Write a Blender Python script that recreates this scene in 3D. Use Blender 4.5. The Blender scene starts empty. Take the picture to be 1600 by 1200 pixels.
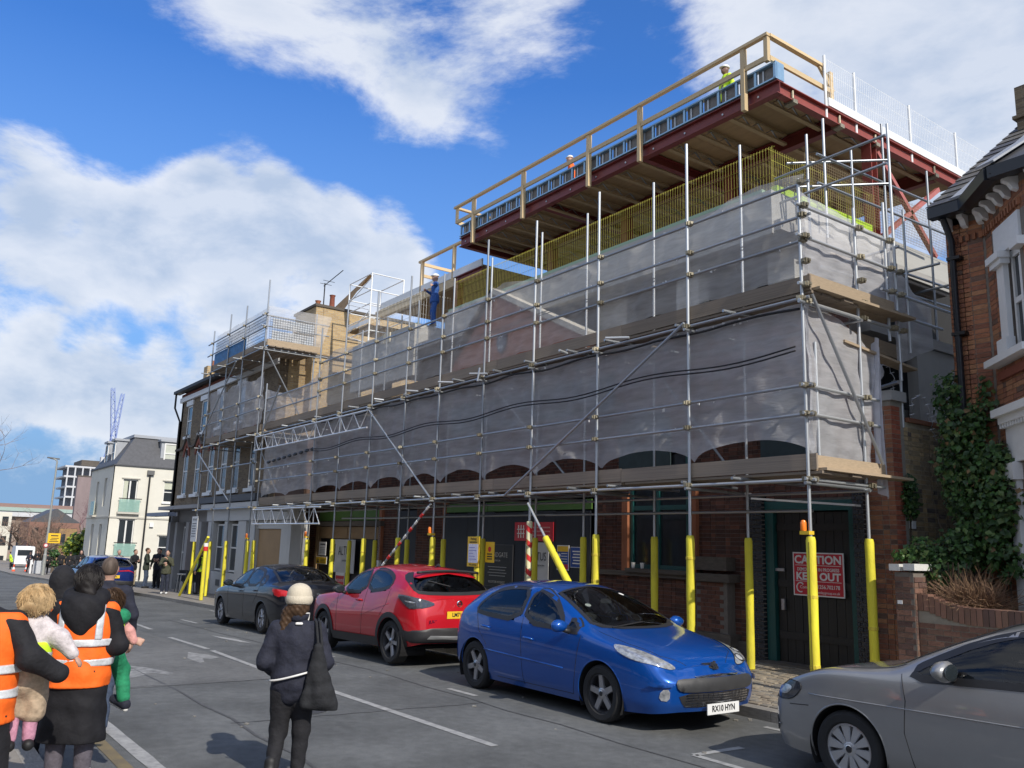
import bpy, bmesh, math, random
import numpy as np
from mathutils import Vector, Matrix
from mathutils.bvhtree import BVHTree
from mathutils.geometry import delaunay_2d_cdt
random.seed(7); RNG = np.random.default_rng(7)
PI = math.pi
SC = bpy.context.scene; C = SC.collection

# ------------------------------------------------------------------ camera, world, sun, exposure
cam = bpy.data.cameras.new('camera'); co = bpy.data.objects.new('camera', cam); C.objects.link(co); SC.camera = co
co.matrix_world = Matrix(((0.588, 0.134, 0.798, 0), (0.809, -0.133, -0.573, 0), (0.029, 0.982, -0.187, 1.95), (0, 0, 0, 1))).normalized()
cam.sensor_fit = 'HORIZONTAL'; cam.sensor_width = 36; cam.lens = 1331/1600*36
cam.clip_start = 0.1; cam.clip_end = 6000
SUN_EL, SUN_AZ = math.radians(38.0), math.radians(-2.5)      # azimuth from +X towards +Y
sd = Vector((math.cos(SUN_EL)*math.cos(SUN_AZ), math.cos(SUN_EL)*math.sin(SUN_AZ), math.sin(SUN_EL)))
sl = bpy.data.lights.new('sun', 'SUN'); sl.energy = 2.05; sl.angle = math.radians(0.53); sl.color = (1, .93, .83)
so = bpy.data.objects.new('sun', sl); C.objects.link(so); so.rotation_euler = sd.to_track_quat('Z', 'Y').to_euler()
so.location = (20, 5, 40)
W = bpy.data.worlds.new('World'); SC.world = W; W.use_nodes = True
SC.view_settings.view_transform = 'Standard'; SC.view_settings.look = 'None'
SC.view_settings.exposure = 1.12; SC.view_settings.gamma = 1.0; SC.view_settings.use_curve_mapping = False
SC.cycles.transparent_max_bounces = 24; SC.cycles.max_bounces = 8
def world():
    nt = W.node_tree; N = nt.nodes; L = nt.links; N.clear()
    def n(t, **k):
        x = N.new(t)
        for a, b in k.items(): setattr(x, a, b)
        return x
    def mth(op, a, b=None, c=None, clamp=False):
        x = n('ShaderNodeMath', operation=op, use_clamp=clamp)
        for i, q in enumerate((a, b, c)):
            if q is None: continue
            if hasattr(q, 'is_output'): L.new(q, x.inputs[i])
            else: x.inputs[i].default_value = q
        return x.outputs[0]
    tc = n('ShaderNodeTexCoord'); D = tc.outputs['Generated']
    sky = n('ShaderNodeTexSky', sky_type='NISHITA', sun_disc=False, sun_elevation=SUN_EL, sun_rotation=PI/2-SUN_AZ,
            air_density=1.05, dust_density=.25, ozone_density=3.2, altitude=60)
    # warp the direction a little so that the cloud edges billow
    sep = n('ShaderNodeSeparateXYZ'); L.new(D, sep.inputs[0])
    den = mth('ADD', mth('MAXIMUM', sep.outputs[2], 0.0), .55)
    comb = n('ShaderNodeCombineXYZ')
    L.new(mth('DIVIDE', sep.outputs[0], den), comb.inputs[0]); L.new(mth('DIVIDE', sep.outputs[1], den), comb.inputs[1])
    L.new(mth('MULTIPLY', sep.outputs[2], 1.6), comb.inputs[2])
    def noise(scale, det, rough, off=(0, 0, 0), dist=0.0):
        mp = n('ShaderNodeMapping'); L.new(comb.outputs[0], mp.inputs[0]); mp.inputs['Location'].default_value = off
        x = n('ShaderNodeTexNoise'); L.new(mp.outputs[0], x.inputs['Vector'])
        x.inputs['Scale'].default_value = scale; x.inputs['Detail'].default_value = det; x.inputs['Roughness'].default_value = rough
        x.inputs['Distortion'].default_value = dist
        return x.outputs['Fac']
    f = noise(4.6, 12, .64, (3.1, 1.7, .4), .18)
    # cloud banks and clearings: directions, inner and outer radius (degrees), weight
    tot = mth('SUBTRACT', mth('MULTIPLY', mth('SUBTRACT', f, .5), 3.9), -.8)  # extra cloud cover added outside the view as fill light for the facade
    for d, ri, ro, w in CLOUDS:
        v = Vector(d).normalized()
        dp = n('ShaderNodeVectorMath', operation='DOT_PRODUCT'); L.new(D, dp.inputs[0]); dp.inputs[1].default_value = v
        mr = n('ShaderNodeMapRange', interpolation_type='SMOOTHSTEP'); L.new(dp.outputs['Value'], mr.inputs[0])
        mr.inputs[1].default_value = math.cos(math.radians(ro)); mr.inputs[2].default_value = math.cos(math.radians(ri))
        mr.inputs[3].default_value = 0; mr.inputs[4].default_value = w
        tot = mth('ADD', tot, mr.outputs[0])
    mask = n('ShaderNodeMapRange', interpolation_type='SMOOTHSTEP'); L.new(tot, mask.inputs[0])
    mask.inputs[1].default_value = .02; mask.inputs[2].default_value = 1.0; mask.inputs[3].default_value = 0; mask.inputs[4].default_value = .9
    # lit and shaded sides of the clouds: compare the density with the density a step towards the sun
    g = noise(4.6, 8, .58, (3.1-.035, 1.7-.01, .4-.075), .18); h = noise(4.6, 8, .58, (3.1, 1.7, .4), .18)
    lit = mth('ADD', mth('MULTIPLY', mth('SUBTRACT', h, g), 3.2), .72, clamp=True)
    thick = n('ShaderNodeMapRange'); L.new(tot, thick.inputs[0]); thick.inputs[1].default_value = .5; thick.inputs[2].default_value = 1.7
    thick.inputs[3].default_value = 0; thick.inputs[4].default_value = .45
    lit2 = mth('SUBTRACT', lit, thick.outputs[0], clamp=True)
    cc = n('ShaderNodeMix', data_type='RGBA'); L.new(lit2, cc.inputs['Factor'])
    cc.inputs['A'].default_value = (2.05, 2.45, 3.1, 1); cc.inputs['B'].default_value = (3.6, 3.72, 3.95, 1)
    # haze low down
    low = n('ShaderNodeMapRange'); L.new(sep.outputs[2], low.inputs[0]); low.inputs[1].default_value = .06; low.inputs[2].default_value = .5
    low.inputs[3].default_value = 1.; low.inputs[4].default_value = 0
    hz = n('ShaderNodeMix', data_type='RGBA'); L.new(low.outputs[0], hz.inputs['Factor'])
    gain = n('ShaderNodeMix', data_type='RGBA', blend_type='MULTIPLY'); gain.inputs['Factor'].default_value = 1
    L.new(sky.outputs[0], gain.inputs['A']); gain.inputs['B'].default_value = (.25, .49, .81, 1)
    L.new(gain.outputs['Result'], hz.inputs['A']); hz.inputs['B'].default_value = (1.0, 1.75, 2.85, 1)
    mx = n('ShaderNodeMix', data_type='RGBA'); L.new(mask.outputs[0], mx.inputs['Factor'])
    L.new(hz.outputs['Result'], mx.inputs['A']); L.new(cc.outputs['Result'], mx.inputs['B'])
    bg = n('ShaderNodeBackground'); bg.inputs['Strength'].default_value = .115
    L.new(mx.outputs['Result'], bg.inputs[0])
    out = n('ShaderNodeOutputWorld'); L.new(bg.outputs[0], out.inputs[0])
CLOUDS = [((-0.755, 0.535, 0.378), 46, 75, -0.9), ((-0.832, 0.203, 0.517), 1, 8, 0.36), ((-0.808, 0.276, 0.520), 2, 10, 0.34), ((-0.763, 0.365, 0.533), 2, 11, 0.36), ((-0.716, 0.449, 0.535), 2, 10, 0.34), ((-0.664, 0.515, 0.543), 1, 8, 0.28), ((-0.796, 0.361, 0.486), 1, 7, 0.22), ((-0.934, 0.055, 0.354), 1, 4.5, 0.9), ((-0.927, 0.093, 0.363), 1, 4, 0.8), ((-0.921, 0.193, 0.340), 1, 5.5, 1.1), ((-0.891, 0.270, 0.365), 1, 5, 1.1), ((-0.870, 0.336, 0.361), 1, 4.5, 1.05), ((-0.847, 0.413, 0.336), 1, 5, 1.05), ((-0.949, 0.135, 0.284), 2, 6, 0.8), ((-0.964, 0.088, 0.250), 2, 4.5, 0.6), ((-0.929, 0.233, 0.287), 2, 7, 0.8), ((-0.896, 0.328, 0.299), 2, 6.5, 0.75), ((-0.848, 0.441, 0.296), 1, 3.5, 0.5), ((-0.940, 0.264, 0.215), 1, 4, 0.4), ((-0.873, 0.406, 0.272), 1, 5, 0.55), ((-0.984, 0.084, 0.159), 1, 4.5, 0.95), ((-0.976, 0.134, 0.169), 1, 4.5, 0.95), ((-0.970, 0.184, 0.161), 1, 4.5, 0.9), ((-0.958, 0.240, 0.156), 1, 4.5, 0.85), ((-0.987, 0.112, 0.117), 2, 6, 0.2), ((-0.975, 0.198, 0.097), 2, 6, 0.22), ((-0.540, 0.650, 0.535), 1, 8, 0.34), ((-0.480, 0.698, 0.531), 2, 9, 0.36), ((-0.415, 0.763, 0.496), 2, 11, 0.4), ((-0.343, 0.798, 0.495), 2, 11, 0.4), ((-0.302, 0.840, 0.451), 3, 12, 0.55), ((-0.384, 0.820, 0.425), 2, 9, 0.45), ((-0.359, 0.861, 0.360), 2, 8, 0.3), ((-0.770, 0.454, 0.449), 1, 5, 0.35), ((-0.788, 0.415, 0.455), 0.5, 4, 0.28), ((-0.745, 0.489, 0.454), 0.5, 4, 0.28), ((-0.886, 0.099, 0.453), 4, 9, -0.5), ((-0.901, 0.130, 0.414), 2, 6, -0.45), ((-0.864, 0.269, 0.426), 2, 6, -0.45), ((-0.828, 0.374, 0.419), 2, 6, -0.45), ((-0.747, 0.528, 0.404), 3, 8, -0.5), ((-0.611, 0.578, 0.541), 1, 5, -0.3), ((-0.628, 0.614, 0.479), 2, 6, -0.35), ((-0.791, 0.488, 0.369), 2, 5, -0.5), ((-0.975, 0.095, 0.199), 1, 3.2, -0.8), ((-0.966, 0.160, 0.202), 1, 3, -0.8), ((-0.958, 0.217, 0.189), 1, 2.5, -0.5)]
world()

# ------------------------------------------------------------------ materials
MATS = {}
def mat(name, rgb, rough=.6, metal=0., var=.12, scale=6., bump=0., bscale=30., rnd=0., coat=0., spec=.5, alpha=1., transl=0., rgb2=None, stretch=(1, 1, 1), emit=0.):
    if name in MATS: return MATS[name]
    m = bpy.data.materials.new(name); m.use_nodes = True; nt = m.node_tree; N = nt.nodes; L = nt.links
    p = N['Principled BSDF']; p.inputs['Roughness'].default_value = rough; p.inputs['Metallic'].default_value = metal
    p.inputs['Coat Weight'].default_value = coat; p.inputs['Coat Roughness'].default_value = .04
    p.inputs['Specular IOR Level'].default_value = spec
    if emit:
        p.inputs['Emission Color'].default_value = (*rgb, 1); p.inputs['Emission Strength'].default_value = emit
    tc = N.new('ShaderNodeTexCoord'); mp = N.new('ShaderNodeMapping'); L.new(tc.outputs['Object'], mp.inputs[0]); mp.inputs['Scale'].default_value = stretch
    nz = N.new('ShaderNodeTexNoise'); L.new(mp.outputs[0], nz.inputs['Vector'])
    nz.inputs['Scale'].default_value = scale; nz.inputs['Detail'].default_value = 6; nz.inputs['Roughness'].default_value = .62
    if rnd:
        oi = N.new('ShaderNodeObjectInfo'); av = N.new('ShaderNodeVectorMath'); av.operation = 'SCALE'
        cx = N.new('ShaderNodeCombineXYZ')
        for i in range(3): L.new(oi.outputs['Random'], cx.inputs[i])
        L.new(cx.outputs[0], av.inputs[0]); av.inputs['Scale'].default_value = 37.
        ad = N.new('ShaderNodeVectorMath'); L.new(mp.outputs[0], ad.inputs[0]); L.new(av.outputs[0], ad.inputs[1]); L.new(ad.outputs[0], nz.inputs['Vector'])
    mr = N.new('ShaderNodeMapRange'); L.new(nz.outputs['Fac'], mr.inputs[0]); mr.inputs[1].default_value = .28; mr.inputs[2].default_value = .72
    mx = N.new('ShaderNodeMix'); mx.data_type = 'RGBA'; L.new(mr.outputs[0], mx.inputs['Factor'])
    a = tuple(c*(1-var) for c in rgb); b = tuple(min(1, c*(1+var)) for c in rgb)
    if rgb2: a, b = rgb, rgb2
    mx.inputs['A'].default_value = (*a, 1); mx.inputs['B'].default_value = (*b, 1)
    col = mx.outputs['Result']
    if rnd:
        hs = N.new('ShaderNodeMix'); hs.data_type = 'RGBA'; hs.blend_type = 'MULTIPLY'; hs.inputs['Factor'].default_value = 1
        r2 = N.new('ShaderNodeMapRange'); L.new(oi.outputs['Random'], r2.inputs[0]); r2.inputs[3].default_value = 1-rnd; r2.inputs[4].default_value = 1+rnd
        c2 = N.new('ShaderNodeCombineColor'); [L.new(r2.outputs[0], c2.inputs[i]) for i in range(3)]
        L.new(col, hs.inputs['A']); L.new(c2.outputs[0], hs.inputs['B']); col = hs.outputs['Result']
    L.new(col, p.inputs['Base Color'])
    if bump:
        n2 = N.new('ShaderNodeTexNoise'); L.new(mp.outputs[0], n2.inputs['Vector']); n2.inputs['Scale'].default_value = bscale; n2.inputs['Detail'].default_value = 5
        bp = N.new('ShaderNodeBump'); bp.inputs['Strength'].default_value = bump; bp.inputs['Distance'].default_value = .02
        L.new(n2.outputs['Fac'], bp.inputs['Height']); L.new(bp.outputs[0], p.inputs['Normal'])
    if transl:
        tb = N.new('ShaderNodeBsdfTranslucent'); L.new(col, tb.inputs[0]); ms = N.new('ShaderNodeMixShader'); ms.inputs[0].default_value = transl
        L.new(p.outputs[0], ms.inputs[1]); L.new(tb.outputs[0], ms.inputs[2]); L.new(ms.outputs[0], N['Material Output'].inputs[0])
    if alpha < 1:
        src = N['Material Output'].inputs[0].links[0].from_socket
        tr = N.new('ShaderNodeBsdfTransparent'); ms = N.new('ShaderNodeMixShader'); ms.inputs[0].default_value = alpha
        L.new(tr.outputs[0], ms.inputs[1]); L.new(src, ms.inputs[2]); L.new(ms.outputs[0], N['Material Output'].inputs[0])
    MATS[name] = m; return m

# ------------------------------------------------------------------ mesh helpers
def V3(*a): return Vector(a)
class MB:
    """collects faces; build() links them as ONE mesh object"""
    def __init__(s): s.v = []; s.f = []; s.m = []; s.k = 0
    def mi(s, k): s.k = k; return s
    def add(s, vs, fs):
        o = len(s.v); s.v += [tuple(p) for p in vs]
        s.f += [tuple(i+o for i in q) for q in fs]; s.m += [s.k]*len(fs); return s
    def box(s, a, b):
        x0, y0, z0 = a; x1, y1, z1 = b
        return s.add([(x0, y0, z0), (x1, y0, z0), (x1, y1, z0), (x0, y1, z0), (x0, y0, z1), (x1, y0, z1), (x1, y1, z1), (x0, y1, z1)],
                     [(0, 3, 2, 1), (4, 5, 6, 7), (0, 1, 5, 4), (1, 2, 6, 5), (2, 3, 7, 6), (3, 0, 4, 7)])
    def obox(s, c, ax, ay, az):
        c = Vector(c); ax, ay, az = Vector(ax), Vector(ay), Vector(az)
        vs = [c+sx*ax+sy*ay+sz*az for sz in (-1, 1) for sx, sy in ((-1, -1), (1, -1), (1, 1), (-1, 1))]
        return s.add(vs, [(0, 3, 2, 1), (4, 5, 6, 7), (0, 1, 5, 4), (1, 2, 6, 5), (2, 3, 7, 6), (3, 0, 4, 7)])
    def beam(s, p, q, w, h, up=(0, 0, 1)):
        p, q = Vector(p), Vector(q); d = (q-p); l = d.length; d = d/l
        sx = d.cross(Vector(up)); sx = sx.normalized() if sx.length > 1e-6 else Vector((1, 0, 0)); u = sx.cross(d)
        return s.obox((p+q)/2, d*(l/2), sx*(w/2), u*(h/2))
    def tube(s, pts, r, n=8, cap=True):
        pts = [Vector(p) for p in pts]; rs = r if isinstance(r, (list, tuple)) else [r]*len(pts)
        o = len(s.v); ref = None
        for i, p in enumerate(pts):
            d = (pts[min(i+1, len(pts)-1)]-pts[max(i-1, 0)]); d = d.normalized() if d.length else Vector((0, 0, 1))
            if ref is None: ref = d.orthogonal().normalized()
            ref = (ref-d*ref.dot(d)); ref = ref.normalized() if ref.length > 1e-6 else d.orthogonal().normalized()
            b = d.cross(ref)
            for j in range(n):
                t = 2*PI*j/n; s.v.append(tuple(p+(ref*math.cos(t)+b*math.sin(t))*rs[i]))
        for i in range(len(pts)-1):
            for j in range(n):
                s.f.append((o+i*n+j, o+i*n+(j+1) % n, o+(i+1)*n+(j+1) % n, o+(i+1)*n+j)); s.m.append(s.k)
        if cap:
            s.f.append(tuple(o+j for j in reversed(range(n)))); s.f.append(tuple(o+(len(pts)-1)*n+j for j in range(n))); s.m += [s.k]*2
        return s
    def lathe(s, prof, c=(0, 0, 0), ax=(0, 0, 1), n=24):
        c = Vector(c); ax = Vector(ax).normalized(); e = ax.orthogonal().normalized(); g = ax.cross(e); o = len(s.v)
        for r, h in prof:
            for j in range(n):
                t = 2*PI*j/n; s.v.append(tuple(c+ax*h+(e*math.cos(t)+g*math.sin(t))*r))
        for i in range(len(prof)-1):
            for j in range(n):
                s.f.append((o+i*n+j, o+i*n+(j+1) % n, o+(i+1)*n+(j+1) % n, o+(i+1)*n+j)); s.m.append(s.k)
        return s
    def prism(s, poly, fn, d0, d1):
        """poly of (a,b) extruded; fn(a,b,d)->point"""
        n = len(poly); vs = [fn(a, b, d0) for a, b in poly]+[fn(a, b, d1) for a, b in poly]
        return s.add(vs, [tuple(range(n)), tuple(reversed(range(n, 2*n)))]+[(i, i+n, (i+1) % n+n, (i+1) % n) for i in range(n)])
    def grid(s, fn, us, vs_):
        nu, nv = len(us), len(vs_); vs = [fn(u, v) for u in us for v in vs_]
        return s.add(vs, [(i*nv+j, (i+1)*nv+j, (i+1)*nv+j+1, i*nv+j+1) for i in range(nu-1) for j in range(nv-1)])
    def ball(s, c, r, n=10):
        r = r if isinstance(r, (tuple, list)) else (r, r, r); k = n//2
        o = len(s.v)
        for i in range(k+1):
            a = PI*i/k
            for j in range(n):
                t = 2*PI*j/n; s.v.append((c[0]+r[0]*math.sin(a)*math.cos(t), c[1]+r[1]*math.sin(a)*math.sin(t), c[2]+r[2]*math.cos(a)))
        for i in range(k):
            for j in range(n):
                s.f.append((o+i*n+j, o+(i+1)*n+j, o+(i+1)*n+(j+1) % n, o+i*n+(j+1) % n)); s.m.append(s.k)
        return s
    def mesh(s, name, mats, smooth=False, fix=True):
        me = bpy.data.meshes.new(name); me.from_pydata(s.v, [], s.f)
        for m in (mats if isinstance(mats, (list, tuple)) else [mats]): me.materials.append(m)
        if len(me.polygons) == len(s.m): me.polygons.foreach_set('material_index', s.m)
        if fix:
            bm = bmesh.new(); bm.from_mesh(me); bmesh.ops.recalc_face_normals(bm, faces=bm.faces); bm.to_mesh(me); bm.free()
        if smooth is True: me.polygons.foreach_set('use_smooth', [True]*len(me.polygons))
        elif smooth: me.shade_smooth() if False else sm_angle(me, smooth)
        me.update(); return me
    def build(s, name, mats, parent=None, smooth=False, fix=True, **k):
        return link(name, s.mesh(name, mats, smooth, fix), parent, **k)
def sm_angle(me, deg):
    me.polygons.foreach_set('use_smooth', [True]*len(me.polygons))
    bm = bmesh.new(); bm.from_mesh(me); a = math.radians(deg)
    for e in bm.edges: e.smooth = not (len(e.link_faces) == 2 and e.calc_face_angle(0) > a)
    bm.to_mesh(me); bm.free()
MW = {}
def link(name, data, parent=None, mw=None, kind=None, label=None, cat=None, group=None):
    o = bpy.data.objects.new(name, data); C.objects.link(o)
    mw = mw or Matrix.Identity(4)
    if parent is not None:
        o.parent = parent; o.matrix_parent_inverse = MW[parent.name].inverted()
    o.matrix_basis = mw; MW[o.name] = mw.copy()
    if kind: o['kind'] = kind
    if label: o['label'] = label
    if cat: o['category'] = cat
    if group: o['group'] = group
    return o
def thing(name, label, cat, loc=(0, 0, 0), rz=0., group=None):
    return link(name, None, None, Matrix.Translation(loc) @ Matrix.Rotation(rz, 4, 'Z'), label=label, cat=cat, group=group)
def tag(o, label, cat, group=None):
    o['label'] = label; o['category'] = cat
    if group: o['group'] = group
    return o
def clone(root, mw, label, group=None):
    """a copy of a thing with copies of its parts and sub-parts; meshes are shared"""
    r = root.copy(); C.objects.link(r); r.matrix_basis = mw; r['label'] = label; MW[r.name] = mw.copy()
    if group: r['group'] = group
    for ch in list(root.children):
        c = ch.copy(); C.objects.link(c); c.parent = r
        for g in ch.children:
            d = g.copy(); C.objects.link(d); d.parent = c
    return r
def frame(x, d):  # matrix with z along d
    d = Vector(d).normalized(); q = d.to_track_quat('Z', 'Y'); return Matrix.Translation(x) @ q.to_matrix().to_4x4()
_unit = {}
def unit_tube(m, n=10):
    k = (m.name, n)
    if k not in _unit:
        _unit[k] = MB().tube([(0, 0, 0), (0, 0, 1)], 1, n).mesh('tube_'+m.name, m, smooth=40)
    return _unit[k]
def tube(name, p, q, r, m, parent, n=10, **k):
    p, q = Vector(p), Vector(q); d = q-p
    return link(name, unit_tube(m, n), parent, frame(p, d) @ Matrix.Diagonal((r, r, d.length, 1)), **k)
def unit_box(m, bev=0.):
    k = (m.name, 'b', bev)
    if k not in _unit:
        b = MB()
        if bev:
            e = 1-bev
            bm = bmesh.new(); bmesh.ops.create_cube(bm, size=1)
            me = bpy.data.meshes.new('box_'+m.name); bmesh.ops.bevel(bm, geom=bm.edges[:], offset=bev, segments=1, affect='EDGES'); bm.to_mesh(me); bm.free(); me.materials.append(m)
            _unit[k] = me
        else: _unit[k] = b.box((-.5, -.5, -.5), (.5, .5, .5)).mesh('box_'+m.name, m)
    return _unit[k]
def box(name, a, b, m, parent, **k):
    a, b = Vector(a), Vector(b); c = (a+b)/2; s = b-a
    return link(name, unit_box(m), parent, Matrix.Translation(c) @ Matrix.Diagonal((abs(s.x), abs(s.y), abs(s.z), 1)), **k)
def plank(name, p, q, w, h, m, parent, up=(0, 0, 1), **k):
    p, q = Vector(p), Vector(q); d = q-p; l = d.length; d.normalize(); sx = d.cross(Vector(up))
    sx = sx.normalized() if sx.length > 1e-6 else Vector((1, 0, 0)); u = sx.cross(d)
    mw = Matrix(((d.x*l, sx.x*w, u.x*h, (p.x+q.x)/2), (d.y*l, sx.y*w, u.y*h, (p.y+q.y)/2), (d.z*l, sx.z*w, u.z*h, (p.z+q.z)/2), (0, 0, 0, 1)))
    return link(name, unit_box(m), parent, mw, **k)
def text(name, s, p, size, m, parent, right=(1, 0, 0), up=(0, 0, 1), align='CENTER', sx=1., ext=.001, bold=0.):
    c = bpy.data.curves.new(name, 'FONT'); c.body = s; c.size = size; c.align_x = align; c.align_y = 'CENTER'; c.extrude = ext; c.offset = bold; c.resolution_u = 3
    c.materials.append(m); r, u = Vector(right).normalized(), Vector(up).normalized(); n = r.cross(u)
    mw = Matrix(((r.x*sx, u.x, n.x, p[0]), (r.y*sx, u.y, n.y, p[1]), (r.z*sx, u.z, n.z, p[2]), (0, 0, 0, 1)))
    o = bpy.data.objects.new('tmp', c); me = bpy.data.meshes.new_from_object(o); bpy.data.objects.remove(o); bpy.data.curves.remove(c); me.name = name
    return link(name, me, parent, mw)
def ground(x):
    """height of the road: level by the site, falling away down the street"""
    return float(np.interp(-x, [-1e3, 12, 36, 80, 300], [0, 0, -.45, -1.5, -4.]))
# ------------------------------------------------------------------ the setting: road, pavements, markings
asph = mat('asphalt', (.108, .112, .111), .9, var=.16, scale=1.1, bump=.35, bscale=140)
def speckle(m, a=.55):
    nt = m.node_tree; N = nt.nodes; L = nt.links; p = N['Principled BSDF']; src = p.inputs['Base Color'].links[0].from_socket; tc = N.new('ShaderNodeTexCoord'); out = src
    for sc, lo, hi, d0, d1 in ((85, .3, .7, 1-a*.55, 1+a*.55), (9, .35, .68, .86, 1.1), (.55, .36, .62, .82, 1.12), (2.2, .62, .74, 1, .72)):
        nz = N.new('ShaderNodeTexNoise'); L.new(tc.outputs['Object'], nz.inputs[0]); nz.inputs['Scale'].default_value = sc; nz.inputs['Detail'].default_value = 4; mr = N.new('ShaderNodeMapRange'); L.new(nz.outputs[0], mr.inputs[0])
        for i, q in enumerate((lo, hi, d0, d1)): mr.inputs[i+1].default_value = q
        mx = N.new('ShaderNodeVectorMath'); mx.operation = 'SCALE'; L.new(out, mx.inputs[0]); L.new(mr.outputs[0], mx.inputs['Scale']); out = mx.outputs[0]
    L.new(out, p.inputs['Base Color']); return m
speckle(asph)
asph2 = mat('asphalt_patch', (.135, .136, .132), .9, var=.12, scale=2, bump=.3, bscale=140)
speckle(asph2)
slabm = mat('paving', (.21, .19, .165), .9, var=.22, scale=2.2, bump=.25, bscale=70, rnd=.12)
kerbm = mat('kerb_granite', (.25, .235, .21), .85, var=.25, scale=9, bump=.2, rnd=.12)
paintw = mat('road_paint', (.40, .40, .385), .8, rgb2=(.2, .2, .2), scale=9)
paintw2 = mat('road_paint_worn', (.34, .34, .33), .85, rgb2=(.1, .1, .1), scale=7)
painty = mat('road_paint_yellow', (.22, .17, .08), .85, rgb2=(.12, .1, .07), scale=5)
gm = mat('ground_earth', (.1, .1, .085), .95, var=.3, scale=.4)
KX = [30, 20, 10, 0, -6, -12, -18, -24, -30, -36, -47, -58, -69, -80, -110, -150, -200, -300, -600]
def strip(name, y0, y1, dz, m, xs=None, **k):
    xs = xs or KX; b = MB(); b.grid(lambda x, y: (x, y, ground(x)+dz), xs, np.linspace(y0, y1, 5))
    return b.build(name, m, kind='structure', **k)
strip('ground', -250, 600, -.03, gm, [300]+KX)
strip('road', 1.3, 8.75, 0., asph)
b = MB(); b.grid(lambda x, y: (x, y, ground(x)-.006), np.linspace(-44, -60, 5), np.linspace(8.7, 60, 4)); b.build('side_road', asph, kind='structure')
def pavement(x0, x1, y0, y1, dz=.12):
    n = max(2, int(abs(x1-x0)/6)+1); b = MB()
    b.grid(lambda x, y: (x, y, ground(x)+dz), np.linspace(x0, x1, n), [y0, y1])
    return b.build('pavement', slabm, kind='structure')
pavement(30, -45.2, 8.88, 13.4); pavement(-60.5, -300, 8.88, 14); pavement(30, -120, 1.17, -6)
kmesh = {}
def kerb_run(x0, x1, y0, y1, par):
    n = max(1, round(abs(x1-x0)/.91)); d = (x1-x0)/n
    for i in range(n):
        a = x0+d*i; c = a+d*.992
        plank('kerb_stone', (a, (y0+y1)/2, ground(a)+.03), (c, (y0+y1)/2, ground(c)+.03), abs(y1-y0), .184, kerbm, par)
kr = link('kerb', None, None, Matrix.Translation((-8, 8.8, 0)), kind='structure'); kerb_run(6, -45, 8.75, 8.9, kr)
kr = link('kerb', None, None, Matrix.Translation((-70, 8.8, -1)), kind='structure'); kerb_run(-61, -110, 8.75, 8.9, kr)
kr = link('kerb', None, None, Matrix.Translation((-10, 1.2, 0)), kind='structure'); kerb_run(0, -30, 1.15, 1.3, kr)
# the corner of the far pavement
b = MB(); c0 = (-60.5, 12.5); ar = [(c0[0]+3.75*math.cos(t)*.55, c0[1]+3.75*math.sin(t)) for t in np.linspace(-PI/2, 0, 9)]
b.prism([(p[0], p[1]) for p in ar]+[(-60.5, 12.5)], lambda a, c, d: (a, c, ground(a)+d), .0, .122); b.build('pavement', slabm, kind='structure')
# stone setts in front of the gate
sett = [mat('sett_%s' % n, c, .85, var=.3, scale=20, bump=.3) for n, c in (('brown', (.24, .2, .15)), ('grey', (.2, .18, .15)), ('tan', (.3, .255, .19)))]
pv = link('sett_paving', None, None, Matrix.Translation((-8, 10.5, .12)), kind='structure')
rest = MB(); k = 0
for j in range(36):
    y = 8.95+j*.105; x = -11.6+random.random()*.2
    while x < -5.2:
        w = .13+random.random()*.1; z = .125+random.random()*.014; near = -9.3 < x < -6.6 and 8.9 < y < 11.2
        if near and k < 290:
            k += 1; link('sett', unit_box(sett[random.randrange(3)], .08), pv, Matrix.Translation((x+w/2, y+.05, z-.03)) @ Matrix.Rotation(random.uniform(-.05, .05), 4, 'X') @ Matrix.Diagonal((w-.014, .09, .08, 1)))
        else: rest.mi(random.randrange(3)).box((x+.007, y, z-.06), (x+w-.007, y+.09, z+.008))
        x += w
rest.build('setts', sett, pv, kind='stuff')
# road markings, each a thin coat just above the asphalt
def marking(name, pts, w, m, closed=False):
    b = MB()
    if closed:
        b.add([(x, y, ground(x)+.005) for x, y in pts], [tuple(range(len(pts)))])
    else:
        P = [Vector((x, y)) for x, y in pts]; vs = []
        for i, p in enumerate(P):
            d = (P[min(i+1, len(P)-1)]-P[max(i-1, 0)]).normalized(); s = Vector((-d.y, d.x))*w/2*(.93+.14*random.random())
            vs += [(p.x+s.x, p.y+s.y, ground(p.x)+.005), (p.x-s.x, p.y-s.y, ground(p.x)+.005)]
        b.add(vs, [(2*i, 2*i+1, 2*i+3, 2*i+2) for i in range(len(P)-1)])
    return b.build(name, m, kind='structure')
def seg(a, c, n=7): return [(a[0]+(c[0]-a[0])*i/n, a[1]+(c[1]-a[1])*i/n) for i in range(n+1)]
for a, c in (((-10.95, 5.06), (-7.3, 5.17)), ((-19.1, 5.12), (-16.5, 5.13)), ((-16.2, 5.12), (-13.2, 4.98)), ((-24.2, 5.35), (-21.2, 5.26)), ((-33, 5.5), (-28, 5.45)), ((-44, 5.5), (-39, 5.5)), ((-4.2, 5.2), (-1, 5.2))):
    marking('centre_line', seg(a, c), .1, paintw)
marking('edge_line', seg((-12.4, 2.25), (-10.6, 2.13))+seg((-10.4, 2.12), (-7.4, 2.16), 12), .135, paintw)
marking('yellow_line', seg((-11.4, 1.93), (-7.6, 1.93), 12), .11, painty)
marking('painted_arrow', [(-14.75, 3.28), (-14.3, 3.52), (-13.45, 3.72), (-13.3, 3.6), (-13.6, 3.45), (-13.05, 2.98), (-13.2, 2.92), (-13.9, 3.2)], 0, paintw2, True)
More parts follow.
